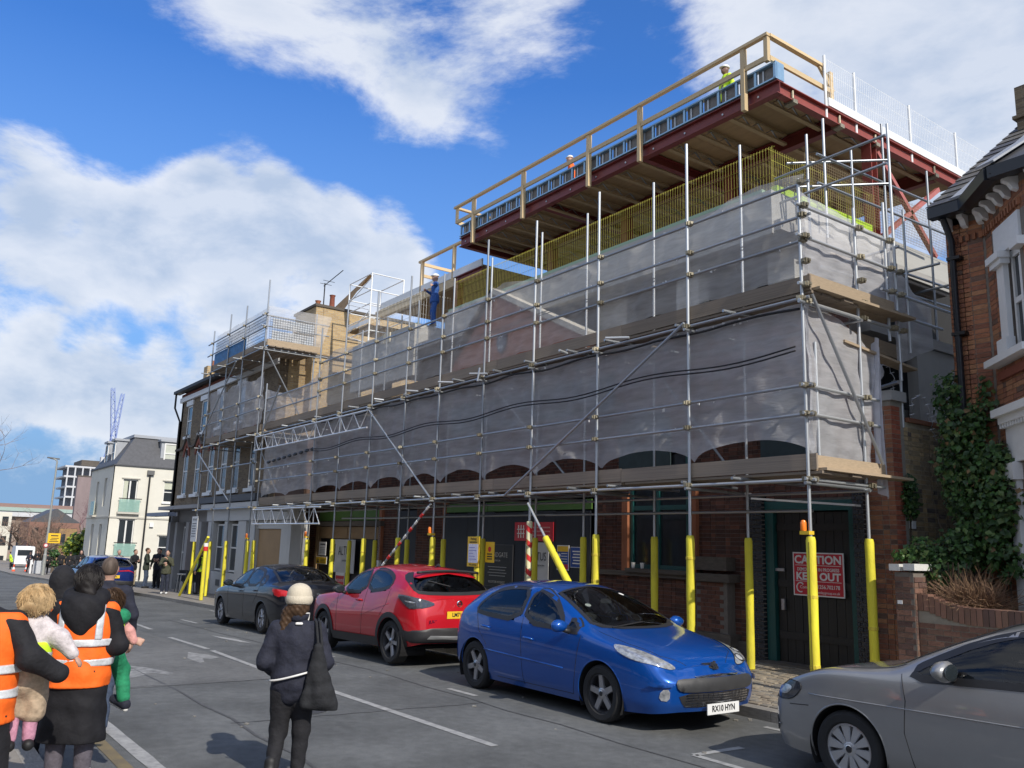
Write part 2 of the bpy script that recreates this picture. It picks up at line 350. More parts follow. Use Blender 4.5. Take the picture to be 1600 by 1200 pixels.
marking('painted_arrow', [(-16.1, 4.66), (-15.6, 4.86), (-15.1, 4.9), (-14.9, 4.7), (-15.1, 4.62), (-14.6, 4.5), (-14.5, 4.4), (-15.2, 4.4)], 0, paintw2, True)
marking('painted_arrow', [(-19.2, 6.0), (-18.2, 6.2), (-17.2, 6.2), (-17.5, 6.08), (-18.4, 5.98)], 0, paintw, True)
for a, c in (((-10.4, 6.56), (-9.75, 6.58)), ((-15.1, 6.62), (-14.3, 6.64)), ((-6.06, 6.67), (-6.04, 7.36)), ((-6.06, 6.67), (-5.4, 6.66)), ((-24.0, 6.7), (-22.6, 6.7)), ((-27.5, 8.5), (-24.8, 8.5)), ((-6.6, 8.45), (-5.2, 8.45))):
    marking('bay_line', seg(a, c, 3), .085, paintw)
b = MB(); b.grid(lambda x, y: (x, y, ground(x)+.0035), np.linspace(-22, -12.2, 6), [2.4, 4.95]); b.build('road_patch', asph2, kind='structure')
for x, y, r in ((-9.9, 4.2, .3), (-13.5, 6.0, .26)):
    MB().lathe([(.001, .006), (r, .006), (r+.03, .004)], (x, y, ground(x)), n=20).build('manhole_cover', mat('iron', (.05, .05, .05), .6, bump=.4, bscale=60), kind='structure')

tar = mat('tar_seam', (.05, .05, .052), .8, rgb2=(.1, .1, .1), scale=14)
rs9 = random.Random(5)
for x0, y0, x1, y1, w in ((-25, 3.35, -4, 3.3, .035), (-21.8, 2.4, -21.9, 4.95, .03), (-12.3, 2.4, -12.2, 4.95, .03), (-24, 6.35, -3, 6.4, .025), (-9.5, 3.3, -9.3, 6.4, .02), (-6.8, 2.3, -6.2, 5.0, .018), (-16, 5.1, -15.4, 6.5, .02)):
    n = 22; marking('tar_seam', [(x0+(x1-x0)*i/n+rs9.gauss(0, .02), y0+(y1-y0)*i/n+rs9.gauss(0, .02)) for i in range(n+1)], w, tar)
for x, y in ((-12.6, 8.55), (-26.5, 8.55), (-5.9, 8.5)):
    gr_ = link('drain_grate', None, None, Matrix.Translation((x, y, ground(x))), kind='structure')
    for k in range(7): box('grate_bar', (x-.2+k*.06, y-.17, ground(x)-.01), (x-.17+k*.06, y+.17, ground(x)+.008), MATS['iron'], gr_)
lit_ = MB()
for _ in range(90):
    x, y = rs9.uniform(-22, -4), rs9.choice((rs9.uniform(8.2, 8.72), rs9.uniform(2.2, 8.2))); s_ = rs9.uniform(.008, .022); lit_.obox((x, y, ground(x)+s_*.3+.003), (s_, s_*.4, 0), (-s_*.4, s_*.8, .002), (0, 0, s_*.3))
lit_.build('road_grit', mat('grit', (.2, .19, .17), .9, var=.5), kind='stuff')

# ------------------------------------------------------------------ brickwork
def cells(w, h, holes):
    xs = sorted({0, w, *[min(max(q, 0), w) for o in holes for q in (o[0], o[2])]}); zs = sorted({0, h, *[min(max(q, 0), h) for o in holes for q in (o[1], o[3])]})
    out = []
    for i in range(len(xs)-1):
        for j in range(len(zs)-1):
            cx, cz = (xs[i]+xs[i+1])/2, (zs[j]+zs[j+1])/2
            if not any(o[0] < cx < o[2] and o[1] < cz < o[3] for o in holes): out.append((xs[i], zs[j], xs[i+1], zs[j+1]))
    return out
def wall(name, O, U, w, h, th, m, parent, holes=(), **k):
    """a wall with openings: O lower corner, U direction, thickness th away from the viewer side"""
    U = Vector(U).normalized(); N = U.cross(Vector((0, 0, 1))); O = Vector(O); b = MB()
    for x0, z0, x1, z1 in cells(w, h, list(holes)):
        vs = [O+U*x-N*d+Vector((0, 0, z)) for d in (0, th) for x, z in ((x0, z0), (x1, z0), (x1, z1), (x0, z1))]
        b.add(vs, [(0, 1, 2, 3), (7, 6, 5, 4), (0, 4, 5, 1), (1, 5, 6, 2), (2, 6, 7, 3), (3, 7, 4, 0)])
    return b.build(name, m, parent, **k)
BR = {}
def bricks(parent, O, U, w, h, mats, individual=0, holes=(), L=.225, c=.075, flem=False, z_from=None, name='brick', key=None):
    """bricks standing 7 mm proud of the mortar wall; the ones that show largest are parts, the rest one part"""
    U = Vector(U).normalized(); Zv = Vector((0, 0, 1)); N = U.cross(Zv); O = Vector(O); rest = MB(); items = []
    nz = int(h/c+.01)
    for j in range(nz):
        x = -(L/2 if j % 2 else 0); z = j*c; i = 0
        while x < w-.02:
            l = L if not (flem and (i+j) % 2) else L/2
            a, e = max(x, 0), min(x+l, w); x += l; i += 1
            if e-a < .05: continue
            cx = (a+e)/2
            if any(o[0]-.03 < cx < o[2]+.03 and o[1]-.03 < z+c/2 < o[3]+.03 for o in holes): continue
            items.append((cx, z+c/2, e-a))
    if individual: items.sort(key=key or (lambda t: t[1]))
    for k, (cx, cz, l) in enumerate(items):
        p = O+U*cx+Zv*cz+N*random.uniform(-.0035, .002); mi = random.choices(range(len(mats)), weights=[4, 3, 2, 1][:len(mats)])[0]
        hx, hz, d = l/2-.005, c/2-.005, .012
        if k < individual:
            kk = (round(l, 3), mats[mi].name, c)
            if kk not in BR:
                BR[kk] = MB().add([(-hx, -d+.005, -hz), (hx, -d+.005, -hz), (hx, -d+.005, hz), (-hx, -d+.005, hz), (-hx, d, -hz), (hx, d, -hz), (hx, d, hz), (-hx, d, hz)],
                                  [(0, 3, 2, 1), (4, 5, 6, 7), (0, 1, 5, 4), (1, 2, 6, 5), (2, 3, 7, 6), (3, 0, 4, 7)]).mesh('brick', mats[mi])
            n = -N
            mw = Matrix(((U.x, n.x, 0, p.x), (U.y, n.y, 0, p.y), (U.z, n.z, 1, p.z), (0, 0, 0, 1)))
            link(name, BR[kk], parent, mw)
        else:
            rest.mi(mi).obox(p, U*hx, -N*d, Zv*hz)
    if rest.f: rest.build('brickwork', mats, parent, kind='stuff')
def bm4(tag_, cols, rnd=.16):
    return [mat('brick_%s_%s' % (tag_, n), c, .88, var=.22, scale=14, bump=.35, bscale=60, rnd=rnd) for n, c in cols]
red = bm4('red', (('a', (.32, .135, .07)), ('b', (.24, .1, .06)), ('c', (.36, .175, .09)), ('d', (.15, .09, .065))))
stock = bm4('stock', (('a', (.42, .33, .2)), ('b', (.31, .25, .165)), ('c', (.48, .36, .2)), ('d', (.17, .14, .12))))
engin = bm4('glazed', (('a', (.022, .024, .03)), ('b', (.03, .03, .034)), ('c', (.018, .02, .026))))
for m in engin: m.node_tree.nodes['Principled BSDF'].inputs['Roughness'].default_value = .25
brown = bm4('brown', (('a', (.15, .085, .06)), ('b', (.11, .062, .05)), ('c', (.19, .1, .07))))
dkred = bm4('old', (('a', (.125, .052, .035)), ('b', (.085, .04, .03)), ('c', (.155, .065, .042))))
mortar = mat('mortar', (.3, .28, .24), .95, var=.15, scale=12); mortard = mat('mortar_dark', (.16, .14, .12), .95, var=.2, scale=9)
white = mat('white_paint', (.74, .75, .75), .5, var=.05); steel = mat('galvanised', (.36, .38, .40), .4, metal=.75, var=.16, scale=5, rnd=.14)
steelw = mat('galvanised_bright', (.52, .54, .55), .42, metal=.6, var=.08, rnd=.1); rust = mat('coupler_steel', (.3, .27, .2), .55, metal=.7, var=.35, scale=30, rnd=.3)
conc = mat('concrete', (.39, .385, .36), .85, var=.13, scale=1.6, bump=.12, bscale=25); concd = mat('concrete_slab', (.33, .32, .3), .9, var=.15, scale=2)
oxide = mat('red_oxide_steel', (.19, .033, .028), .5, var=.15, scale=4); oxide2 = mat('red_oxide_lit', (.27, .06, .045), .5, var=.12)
ply = mat('plywood', (.36, .235, .12), .7, var=.16, scale=3, stretch=(1, 6, 1), rnd=.12); timber = mat('softwood', (.62, .47, .27), .65, var=.14, scale=3, stretch=(1, 7, 7), rnd=.1)
joistm = mat('joist_wood', (.42, .3, .17), .75, var=.15, scale=3, stretch=(7, 1, 7), rnd=.1)
board = mat('scaffold_board', (.235, .19, .145), .85, var=.24, scale=2.5, stretch=(1, 8, 8), bump=.15, rnd=.16)
boardL = mat('scaffold_board_pale', (.36, .28, .19), .85, var=.2, scale=2.5, stretch=(8, 1, 8), rnd=.12)  # paler copy of board: sunlight on the return sides put into the colour
black = mat('black', (.012, .012, .013), .6, var=.2); dark = mat('void_dark', (.02, .02, .02), .9)
yfoam = mat('yellow_foam', (.55, .47, .04), .66, rgb2=(.82, .74, .04), scale=5, stretch=(1, 1, .35), rnd=.1, bump=.3, bscale=40); hivis = mat('hivis_yellow', (.62, .9, .03), .7, var=.08)
teal = mat('teal_paint', (.012, .075, .07), .4, var=.2); gunm = mat('gate_timber', (.018, .016, .014), .55, var=.5, scale=4, stretch=(9, 9, 1), bump=.2)
glassd = mat('window_glass', (.03, .036, .042), .05, var=.3, scale=1.5, spec=.6)
hoard = mat('hoarding_navy', (.013, .016, .024), .55, var=.2); limeg = mat('lime_membrane', (.42, .62, .04), .7, var=.1); greenf = mat('green_fascia', (.07, .15, .025), .6, var=.15)
net = mat('debris_net', (.80, .80, .82), .75, var=.16, scale=2.2, stretch=(1, 1, 6), alpha=.54, transl=.4, bump=.5, bscale=7)
net2 = mat('debris_net_upper', (.82, .80, .77), .75, var=.16, scale=2.2, stretch=(1, 1, 6), alpha=.4, transl=.4, bump=.5, bscale=7)
meshy = mat('barrier_yellow', (.42, .39, .05), .5, var=.08); meshw = mat('barrier_white', (.78, .8, .8), .4, var=.05)
studm = mat('stud_steel_blue', (.30, .47, .62), .35, metal=.55, var=.12); insul = mat('sheathing_grey', (.22, .2, .18), .85, var=.15)
S_cap = mat('cap_yellow', (.8, .6, .05), .5)
# ------------------------------------------------------------------ the building under construction
B1 = thing('building_under_construction', 'red brick front with new concrete storey and red steel roof behind scaffolding', 'building', (-18, 12.6, .12))
YF = 12.6
wh = [(21.4, 0, 23.2, 2.72), (18.0, 1.45, 19.6, 3.9), (10.6, 0, 16.9, 2.95), (7.8, 0, 9.0, 2.9), (2.0, 0, 6.9, 2.55)]
wall('street_wall', (-31.1, YF, .12), (1, 0, 0), 23.2, 6.2, .3, mortard, B1, [(a, b_, c, d) for a, b_, c, d in wh])
bricks(B1, (-31.1, YF, .12), (1, 0, 0), 23.2, 6.15, dkred, 280, wh, flem=True, key=lambda t: -(t[0] if t[1] < 2.75 else t[0]-40))
link('void', unit_box(dark), B1, Matrix.Translation((-19.5, 13.25, 1.6)) @ Matrix.Diagonal((22.8, .05, 3, 1)))  # dark sheet behind the openings, shade of the interior as colour
# plinth, pier with cap and base blocks
stone = mat('dark_stone', (.1, .085, .07), .85, var=.3, scale=6, bump=.2)
terra = mat('terracotta', (.3, .11, .05), .7, var=.15, scale=4)
box('plinth', (-14.2, 12.5, .12), (-10.05, 12.62, .42), stone, B1)
pier = link('pier', None, B1, Matrix.Translation((-10.8, 12.5, .12)))
box('pier_shaft', (-11.15, 12.38, .5), (-10.42, 12.6, 1.42), mortard, pier)
box('pier_base', (-11.3, 12.3, .12), (-10.3, 12.6, .52), stone, pier); box('pier_cap', (-11.3, 12.28, 1.42), (-10.3, 12.6, 1.56), stone, pier)
box('pier_block', (-11.25, 12.34, 1.62), (-10.4, 12.6, 1.86), stone, pier)
rest = MB()
for j in range(12):
    for i in range(4):
        x = -11.13+i*.18+(.09 if j % 2 else 0)
        if x+.17 < -10.42: rest.mi(random.randrange(4)).box((x+.004, 12.372, .53+j*.0735), (x+.172, 12.4, .53+j*.0735+.064))
rest.build('brickwork', dkred, pier, kind='stuff')
for x, zt in ((-13.3, 3.1), (-11.42, 3.1), (-20.5, 3.1), (-24.3, 3.1)):
    box('pilaster', (x, 12.5, 1.4), (x+.17, 12.6, zt), terra, B1)
box('stone_string', (-14.2, 12.48, 1.42), (-11.45, 12.6, 1.52), stone, B1); box('window_sill', (-13.1, 12.4, 1.5), (-11.4, 12.62, 1.58), stone, B1)
# the teal framed window with two sashes
wf = link('window', None, B1, Matrix.Translation((-12.3, 12.6, 1.6)))
for x in (-13.1, -12.35, -11.55): box('frame_bar', (x, 12.56, 1.57), (x+.075, 12.66, 3.9), teal, wf)
for z in (1.57, 2.75): box('frame_bar', (-13.02, 12.57, z), (-11.5, 12.655, z+.09), teal, wf)
for x in (-13.03, -12.28): box('pane', (x, 12.62, 1.65), (x+.7, 12.63, 3.85), glassd, wf)
# black glazed brick piers beside the gate
for x0, x1 in ((-10.02, -9.68), (-7.92, -7.72)):
    p = link('glazed_brick_pier', None, B1, Matrix.Translation(((x0+x1)/2, 12.55, .12)))
    rest = MB(); k = 0
    for j in range(38):
        z = .13+j*.075; hw = (x1-x0)/2
        for i in range(2):
            a, c = (x0, x0+hw*(1.2 if j % 2 else .7)) if i == 0 else (x0+hw*(1.2 if j % 2 else .7), x1)
            link('brick', unit_box(engin[random.randrange(3)], .08), p, Matrix.Translation(((a+c)/2, 12.52, z+.034)) @ Matrix.Diagonal((c-a-.008, .17, .067, 1)))
    box('mortar', (x0+.005, 12.45, .12), (x1-.005, 12.6, 2.95), mortard, p)
# gate
gt = link('gate', None, B1, Matrix.Translation((-8.8, 12.62, .12)))
for a, c in (((-9.67, 12.52, .12), (-9.5, 12.66, 2.85)), ((-8.04, 12.52, .12), (-7.9, 12.66, 2.85)), ((-9.5, 12.52, 2.68), (-8.04, 12.66, 2.85))): box('gate_frame', a, c, teal, gt)
for i in range(9):
    x = -9.48+i*.159; box('gate_board', (x, 12.6+.004*(i % 2), .16), (x+.151, 12.66, 2.66), gunm, gt)
for z in (.55, 1.4, 2.35): box('gate_rail', (-9.47, 12.575, z), (-8.06, 12.602, z+.12), gunm, gt)
box('latch', (-9.52, 12.55, 1.66), (-9.32, 12.575, 1.71), steel, gt); box('lever', (-9.38, 12.53, 1.02), (-9.32, 12.575, 1.2), steel, gt)
box('threshold', (-9.7, 12.3, .1), (-7.85, 12.62, .17), stone, B1)
# navy hoarding, lime fascia above it
hb = link('hoarding', None, B1, Matrix.Translation((-17.3, 12.48, .12)))
for i in range(5):
    x = -20.4+i*1.232; box('hoarding_panel', (x, 12.46, .12), (x+1.226, 12.48, 2.76+.02*(i % 2)), hoard, hb)
for i in range(3):
    x = -20.3+i*2.02; box('fascia_panel', (x, 12.5, 2.8), (x+2.0, 12.53, 3.02), greenf, B1)
box('fascia_panel', (-28.9, 12.5, 2.62), (-24.3, 12.53, 2.95), greenf, B1)
for i in range(2):
    x = -28.9+i*2.35; box('plywood_header', (x, 12.52, 2.03), (x+2.3, 12.55, 2.42), ply, B1)
    box('shop_door', (x+.1, 12.6, .12), (x+2.2, 12.64, 2.02), hoard, B1)
box('door_frame', (-29.1, 12.5, .12), (-28.92, 12.62, 2.5), ply, B1); box('door_frame', (-24.3, 12.5, .12), (-24.18, 12.62, 2.5), white, B1); box('lintel', (-29.1, 12.45, 2.44), (-24.1, 12.6, 2.6), stone, B1)
box('side_door', (-23.25, 12.64, .12), (-22.15, 12.68, 2.9), hoard, B1)
# arches of the first floor windows, seen dimly through the net
fas = mat('sign_fascia', (.03, .05, .055), .6, var=.15)
box('name_fascia', (-20.2, 12.46, 4.92), (-13.6, 12.58, 5.75), fas, B1)
text('lettering', 'AUDREY  SMITH', (-17.0, 12.45, 5.33), .55, mat('lettering_dark', (.012, .012, .014), .5), B1, align='CENTER', sx=.95, ext=.01)
for x in (-12.7, -9.0):
    aw = link('arched_window', None, B1, Matrix.Translation((x, 12.58, 3.6)))
    MB().prism([(-.75, 0), (.75, 0), (.75, .9)]+[(.75*math.cos(t), .9+.38*math.sin(t)) for t in np.linspace(.2, PI-.2, 9)]+[(-.75, .9)], lambda a, c, d: (x+a, 12.57-d, 3.55+c), 0, .02).build('pane', fas, aw)
# old gable with its stone coping and shield
GA = (-17.5, 8.42); gl, gr = (-19.75, 6.3), (-13.95, 6.3)
MB().prism([gl, gr, (-14.0, 6.62), GA, (-19.6, 6.65)], lambda a, c, d: (a, d, c), 12.0, 12.35).build('gable', mat('gable_brick', (.32, .12, .075), .9, var=.25, scale=9, stretch=(1, 1, 3), bump=.3), B1)
MB().beam((GA[0]-.1, 12.1, GA[1]+.02), (-13.75, 12.1, 6.55), .5, .13).build('coping', mat('coping_stone', (.5, .47, .4), .8), B1)
MB().beam((GA[0], 12.1, GA[1]+.04), (-19.85, 12.1, 6.6), .5, .1).build('coping', stone, B1)
sh = link('shield', None, B1, Matrix.Translation((-17.2, 11.98, 6.98)))
MB().prism([(-.2, .24), (-.1, .2), (0, .25), (.1, .2), (.2, .24), (.19, -.05), (.12, -.2), (0, -.28), (-.12, -.2), (-.19, -.05)], lambda a, c, d: (-17.15+a, d, 6.98+c), 11.94, 12.0).build('plaque', mat('slate_blue', (.06, .08, .12), .6), sh)
tw = mat('letter_white', (.7, .7, .68), .6)
text('lettering', 'ST', (-17.15, 11.935, 7.06), .19, tw, sh); text('lettering', '66', (-17.15, 11.935, 6.87), .19, tw, sh)
# new concrete frame
box('floor_slab', (-26.4, 12.25, 7.66), (-8.95, 21, 7.86), concd, B1); box('floor_slab', (-30.5, 12.7, 4.4), (-8.3, 21, 4.62), concd, B1)
for a, c in (((-20.35, 12.2, 7.62), (-9.1, 12.4, 8.45)), ((-26.4, 12.2, 6.9), (-22.1, 12.4, 8.5)), ((-22.28, 12.402, 7.9), (-22.1, 14.3, 8.5)), ((-22.1, 14.1, 7.862), (-20.55, 14.3, 8.45)), ((-20.35, 12.402, 7.862), (-20.17, 14.3, 8.45))):
    box('concrete_upstand', a, c, conc, B1)
box('concrete_upstand', (-9.28, 12.402, 7.62), (-9.1, 21, 8.45), conc, B1)
for x0, x1, y in ((-16.2, -15.3, 12.75), (-14.5, -13.6, 12.9), (-11.8, -11.2, 12.6), (-25.6, -24.9, 12.7), (-9.9, -9.3, 13.1)): box('concrete_column', (x0, y, 4.62), (x1, y+.3, 7.66), conc, B1)
for x in (-9.2, ): box('concrete_column', (x-.7, 14.2, .12), (x, 15.1, 4.4), conc, B1)
box('side_void', (-9.0, 13.4, .12), (-8.95, 21, 7.6), dark, B1); box('concrete_wall', (-8.15, 14.75, 3.2), (-7.95, 16.2, 5.75), conc, B1); box('floor_slab', (-8.9, 13.2, 5.76), (-7.9, 17.5, 5.95), concd, B1)  # first box is a dark backdrop painted as the unlit inside
for k in range(8):
    x, y = -8.6+.1*(k % 2), 14.9+k*.19; tube('rebar', (x, y, 5.95), (x, y, 7.15+.1*(k % 2)), .012, oxide, B1); MB().lathe([(.001, .07), (.04, .06), (.055, .02), (.02, .015), (.02, 0)], (x, y, 7.1+.1*(k % 2)), n=8).build('rebar_cap', S_cap, B1)
box('back_wall', (-30.5, 17.6, .12), (-9, 17.7, 7.6), mat('block_grey', (.16, .16, .155), .9), B1)
box('waterproofing', (-22.05, 14.06, 8.451), (-20.5, 14.09, 8.85), limeg, B1); box('waterproofing', (-26.3, 12.42, 8.5), (-22.3, 12.46, 8.62), mat('green_membrane', (.16, .3, .05), .7), B1)
box('waterproofing', (-9.26, 12.41, 8.452), (-9.12, 15.5, 8.6), limeg, B1); box('waterproofing', (-20.2, 12.2, 8.452), (-9.3, 12.38, 8.52), mat('mint_membrane', (.3, .42, .3), .7), B1)
box('corner_block', (-24.1, 12.17, 8.2), (-23.65, 12.198, 8.52), mat('packer_cream', (.62, .56, .42), .8), B1)
# red steel frame
def isec(name, p, q, h, w, m, par, flat=False):
    p, q = Vector(p), Vector(q); d = (q-p).normalized(); u = Vector((0, 0, 1)) if abs(d.z) < .9 else Vector((0, 1, 0)); t = .018; b = MB()
    off = u*(h/2-t/2); b.beam(p+off, q+off, w, t, u); b.beam(p-off, q-off, w, t, u); b.beam(p, q, .014, h-2*t, u)
    return b.build(name, m, par)
zb, zt = 10.57, 10.84
isec('edge_beam', (-20.45, 12.7, (zb+zt)/2), (-9.2, 12.7, (zb+zt)/2), zt-zb, .16, oxide, B1)
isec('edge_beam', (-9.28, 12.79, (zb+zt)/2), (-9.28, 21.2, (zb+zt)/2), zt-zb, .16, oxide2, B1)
isec('edge_beam', (-20.37, 12.79, (zb+zt)/2), (-20.37, 17, (zb+zt)/2), zt-zb, .16, oxide, B1)
isec('inner_beam', (-20.29, 14.7, 10.66), (-9.37, 14.7, 10.66), .3, .18, oxide, B1); isec('inner_beam', (-20.29, 18.6, 10.68), (-9.37, 18.6, 10.68), .3, .18, oxide, B1)
for x in (-12.9, -16.6): isec('cross_beam', (x, 12.8, 10.7), (x, 14.6, 10.7), .22, .14, oxide, B1); isec('cross_beam', (x, 14.8, 10.7), (x, 18.5, 10.7), .22, .14, oxide, B1)
for x, y, z0, z1 in ((-9.35, 15.9, 7.9, 10.57), (-12.05, 14.7, 7.9, 10.51), (-15.5, 14.7, 7.9, 10.51), (-18.6, 14.7, 7.9, 10.51), (-9.35, 19.6, 7.9, 10.57)):
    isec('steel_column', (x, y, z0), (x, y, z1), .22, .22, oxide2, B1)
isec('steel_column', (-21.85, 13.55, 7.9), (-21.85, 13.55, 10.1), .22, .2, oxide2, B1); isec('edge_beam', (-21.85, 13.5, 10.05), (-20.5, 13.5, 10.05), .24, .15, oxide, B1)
for p, q in (((-9.3, 16.1, 10.45), (-9.3, 18.3, 8.6)), ((-9.3, 18.6, 10.3), (-9.3, 16.2, 8.6))): MB().beam(p, q, .1, .1).build('steel_brace', mat('oxide_pink', (.42, .13, .11), .5), B1)
for x in np.linspace(-20.1, -9.6, 12):
    for dx, n in ((0, 1),):
        MB().lathe([(.022, 0), (.022, .02), (.001, .022)], (x+random.uniform(-.1, .1), 12.694, 10.7), (0, -1, 0), 8).build('bolt', steelw, B1)
# timber joists and the plywood deck above them
for i, x in enumerate(np.arange(-19.95, -9.5, .86)):
    for y0, y1 in ((12.75, 14.6), (14.8, 18.5)):
        b = MB(); b.beam((x, y0, 10.82), (x, y1, 10.82), .1, .045); b.beam((x, y0, 10.615), (x, y1, 10.615), .1, .045); j = b.build('joist', joistm, B1)
        if y0 < 15:
            w = MB(); n = 8
            for t in range(n):
                a = y0+(y1-y0)*t/n; c = y0+(y1-y0)*(t+1)/n
                w.beam((x, a, 10.64 if t % 2 else 10.8), (x, c, 10.8 if t % 2 else 10.64), .03, .012)
            w.build('metal_web', steel, j)
for i, x in enumerate(np.arange(-20.4, -9.3, 1.23)):
    for y in (12.66, 15.1, 17.55): box('deck_sheet', (x, y, 10.846), (min(x+1.225, -9.25), y+2.44, 10.868), ply, B1)
box('roof_kerb', (-9.3, 14.3, 10.88), (-9.2, 21, 11.06), meshw, B1)
# stud parapet
sp = link('stud_parapet', None, B1, Matrix.Translation((-15, 12.66, 10.87)))
for z in (10.872, 11.2): box('track', (-20.42, 12.6, z), (-9.22, 12.72, z+.03), studm, sp)
n = 24
for i in range(n+1):
    x = -20.4+i*(11.13/n); box('stud', (x, 12.615, 10.902), (x+.055, 12.66, 11.2), studm, sp)
    if i < n:
        box('sheathing', (x+.06, 12.69, 10.9), (x+11.13/n-.002, 12.715, 11.2), insul, sp)
        box('stud_web', (x+.17, 12.66, 10.92), (x+.2, 12.685, 11.18), steelw, sp)
box('stud', (-9.27, 12.60, 10.872), (-9.215, 12.86, 11.232), studm, sp)

# timber guard rails, white mesh fence, yellow barriers: each its own thing
g1 = thing('timber_guard_rail', 'pale softwood guard rail bolted along the front edge of the new roof', 'guard rail', (-15, 12.5, 10.6))
def tb(name, p, q, par, w=.05, h=.1, m=timber): return plank(name, p, q, w, h, m, par)
tb('top_rail', (-20.6, 12.52, 11.8), (-9.3, 12.52, 11.8), g1, .1, .06); tb('mid_rail', (-20.5, 12.54, 11.33), (-9.33, 12.54, 11.33), g1)
for x in (-19.6, -17.2, -14.56, -12.82, -9.92): plank('post', (x, 12.545, 10.45), (x, 12.545, 11.77), .09, .1, timber, g1, up=(0, 1, 0))
plank('post', (-9.36, 12.545, 11.25), (-9.36, 12.545, 11.77), .09, .09, timber, g1, up=(0, 1, 0))
tb('top_rail', (-9.33, 12.57, 11.8), (-9.33, 14.35, 11.8), g1, .1, .06); tb('mid_rail', (-9.33, 12.58, 11.33), (-9.33, 14.5, 11.33), g1)
tb('top_rail', (-20.55, 12.57, 11.8), (-20.55, 14.0, 11.8), g1, .1, .06); tb('mid_rail', (-20.5, 12.58, 11.33), (-20.5, 14.0, 11.33), g1)
plank('post', (-20.5, 12.545, 11.3), (-20.5, 12.545, 11.77), .07, .07, timber, g1, up=(0, 1, 0))
tb('brace', (-9.33, 14.2, 11.78), (-9.33, 14.65, 11.35), g1, .05, .1); plank('post', (-9.33, 14.55, 10.88), (-9.33, 14.55, 11.75), .09, .1, timber, g1, up=(0, 1, 0))
for y in (13.15, 14.7, 16.0, 18.4):
    MB().box((-9.4, y-.07, 10.52), (-9.18, y+.07, 10.6)).tube([(-9.25, y, 10.58), (-9.25, y, 10.8)], .03).build('clamp', rust, g1)
g2 = thing('timber_guard_rail', 'lower timber guard rail left of the red roof edge with white band below', 'guard rail', (-23, 13.5, 10.2))
tb('top_rail', (-24.35, 13.5, 11.3), (-20.6, 13.5, 11.3), g2, .1, .07); tb('end_rail', (-24.3, 13.55, 11.25), (-24.3, 15.6, 11.25), g2, .05, .1); tb('end_rail', (-24.3, 13.55, 10.85), (-24.3, 15.6, 10.85), g2, .05, .1)
for x in (-24.15, -22.13): plank('post', (x, 13.5, 10.1), (x, 13.5, 11.26), .09, .1, timber, g2, up=(0, 1, 0))
box('lower_roof_fascia', (-27, 13.45, 10.2), (-20.45, 13.5, 10.42), white, B1); box('lower_roof_deck', (-27, 13.5, 10.2), (-20.45, 17, 10.24), ply, B1)
box('glulam_beam', (-27.4, 13.46, 9.92), (-22.0, 13.6, 10.19), timber, B1)
def panel(par, p, q, h, m, bent=False, dz=.3, step=.055, name='wire_panel', r=.0032):
    p, q = Vector(p), Vector(q); d = q-p; l = d.length; d.normalize(); nrm = d.cross(Vector((0, 0, 1))); b = MB(); n = int(l/step)
    for i in range(n+1):
        c = p+d*(l*i/n); pts = [c, c+Vector((0, 0, h))]
        if bent: pts += [c+Vector((0, 0, h+.02))-nrm*.09]
        b.tube(pts, r, 3, False)
    for z in np.arange(0, h+.01, dz): b.tube([p+Vector((0, 0, z)), q+Vector((0, 0, z))], r*1.2, 3, False)
    if bent: b.tube([p+Vector((0, 0, h+.02))-nrm*.09, q+Vector((0, 0, h+.02))-nrm*.09], r*1.2, 3, False)
    return b.build(name, m, par, fix=False)
f1 = thing('mesh_fence', 'white wire mesh fence running back along the right edge of the roof', 'fence', (-9.25, 17, 10.9))
ys = [14.27, 15.32, 17.47, 19.52, 21.26]
for i, y in enumerate(ys):
    tube('post', (-9.26, y, 10.6), (-9.26, y, 12.0), .03, meshw, f1)
    if i < 4: panel(f1, (-9.22, y+.03, 11.0), (-9.22, ys[i+1]-.03, 11.0), .92, meshw, step=.07)
f2 = thing('edge_barrier', 'yellow wire mesh edge barrier standing on the concrete upstand under the red roof', 'barrier', (-15, 12.3, 8.5))
for i in range(5):
    x = -20.1+i*2.2; panel(f2, (x, 12.3, 8.5), (x+2.17, 12.3, 8.5), .84, meshy, True, r=.0032, step=.066)
for i in range(2): panel(f2, (-9.19, 12.35+i*1.7, 8.5), (-9.19, 14.02+i*1.7, 8.5), .84, meshy, True, r=.0032, step=.066)
f3 = thing('edge_barrier', 'pale wire mesh barrier on the concrete block left of the red column', 'barrier', (-24, 12.4, 8.55))
for i in range(2): panel(f3, (-26.3+i*2.1, 12.35, 8.55), (-24.25+i*2.1, 12.35, 8.55), 1.0, steelw, step=.09)
panel(f3, (-22.15, 12.4, 8.55), (-22.15, 14.0, 8.55), 1.0, steelw, step=.09)
f4 = thing('mesh_fence', 'brown wire mesh fence on the right side of the concrete floor', 'fence', (-9.0, 15, 8.45))
for i in range(3): panel(f4, (-9.0, 13.1+i*2.2, 8.47), (-9.0, 15.25+i*2.2, 8.47), .95, mat('mesh_brown', (.2, .15, .08), .7), step=.06, dz=.06)
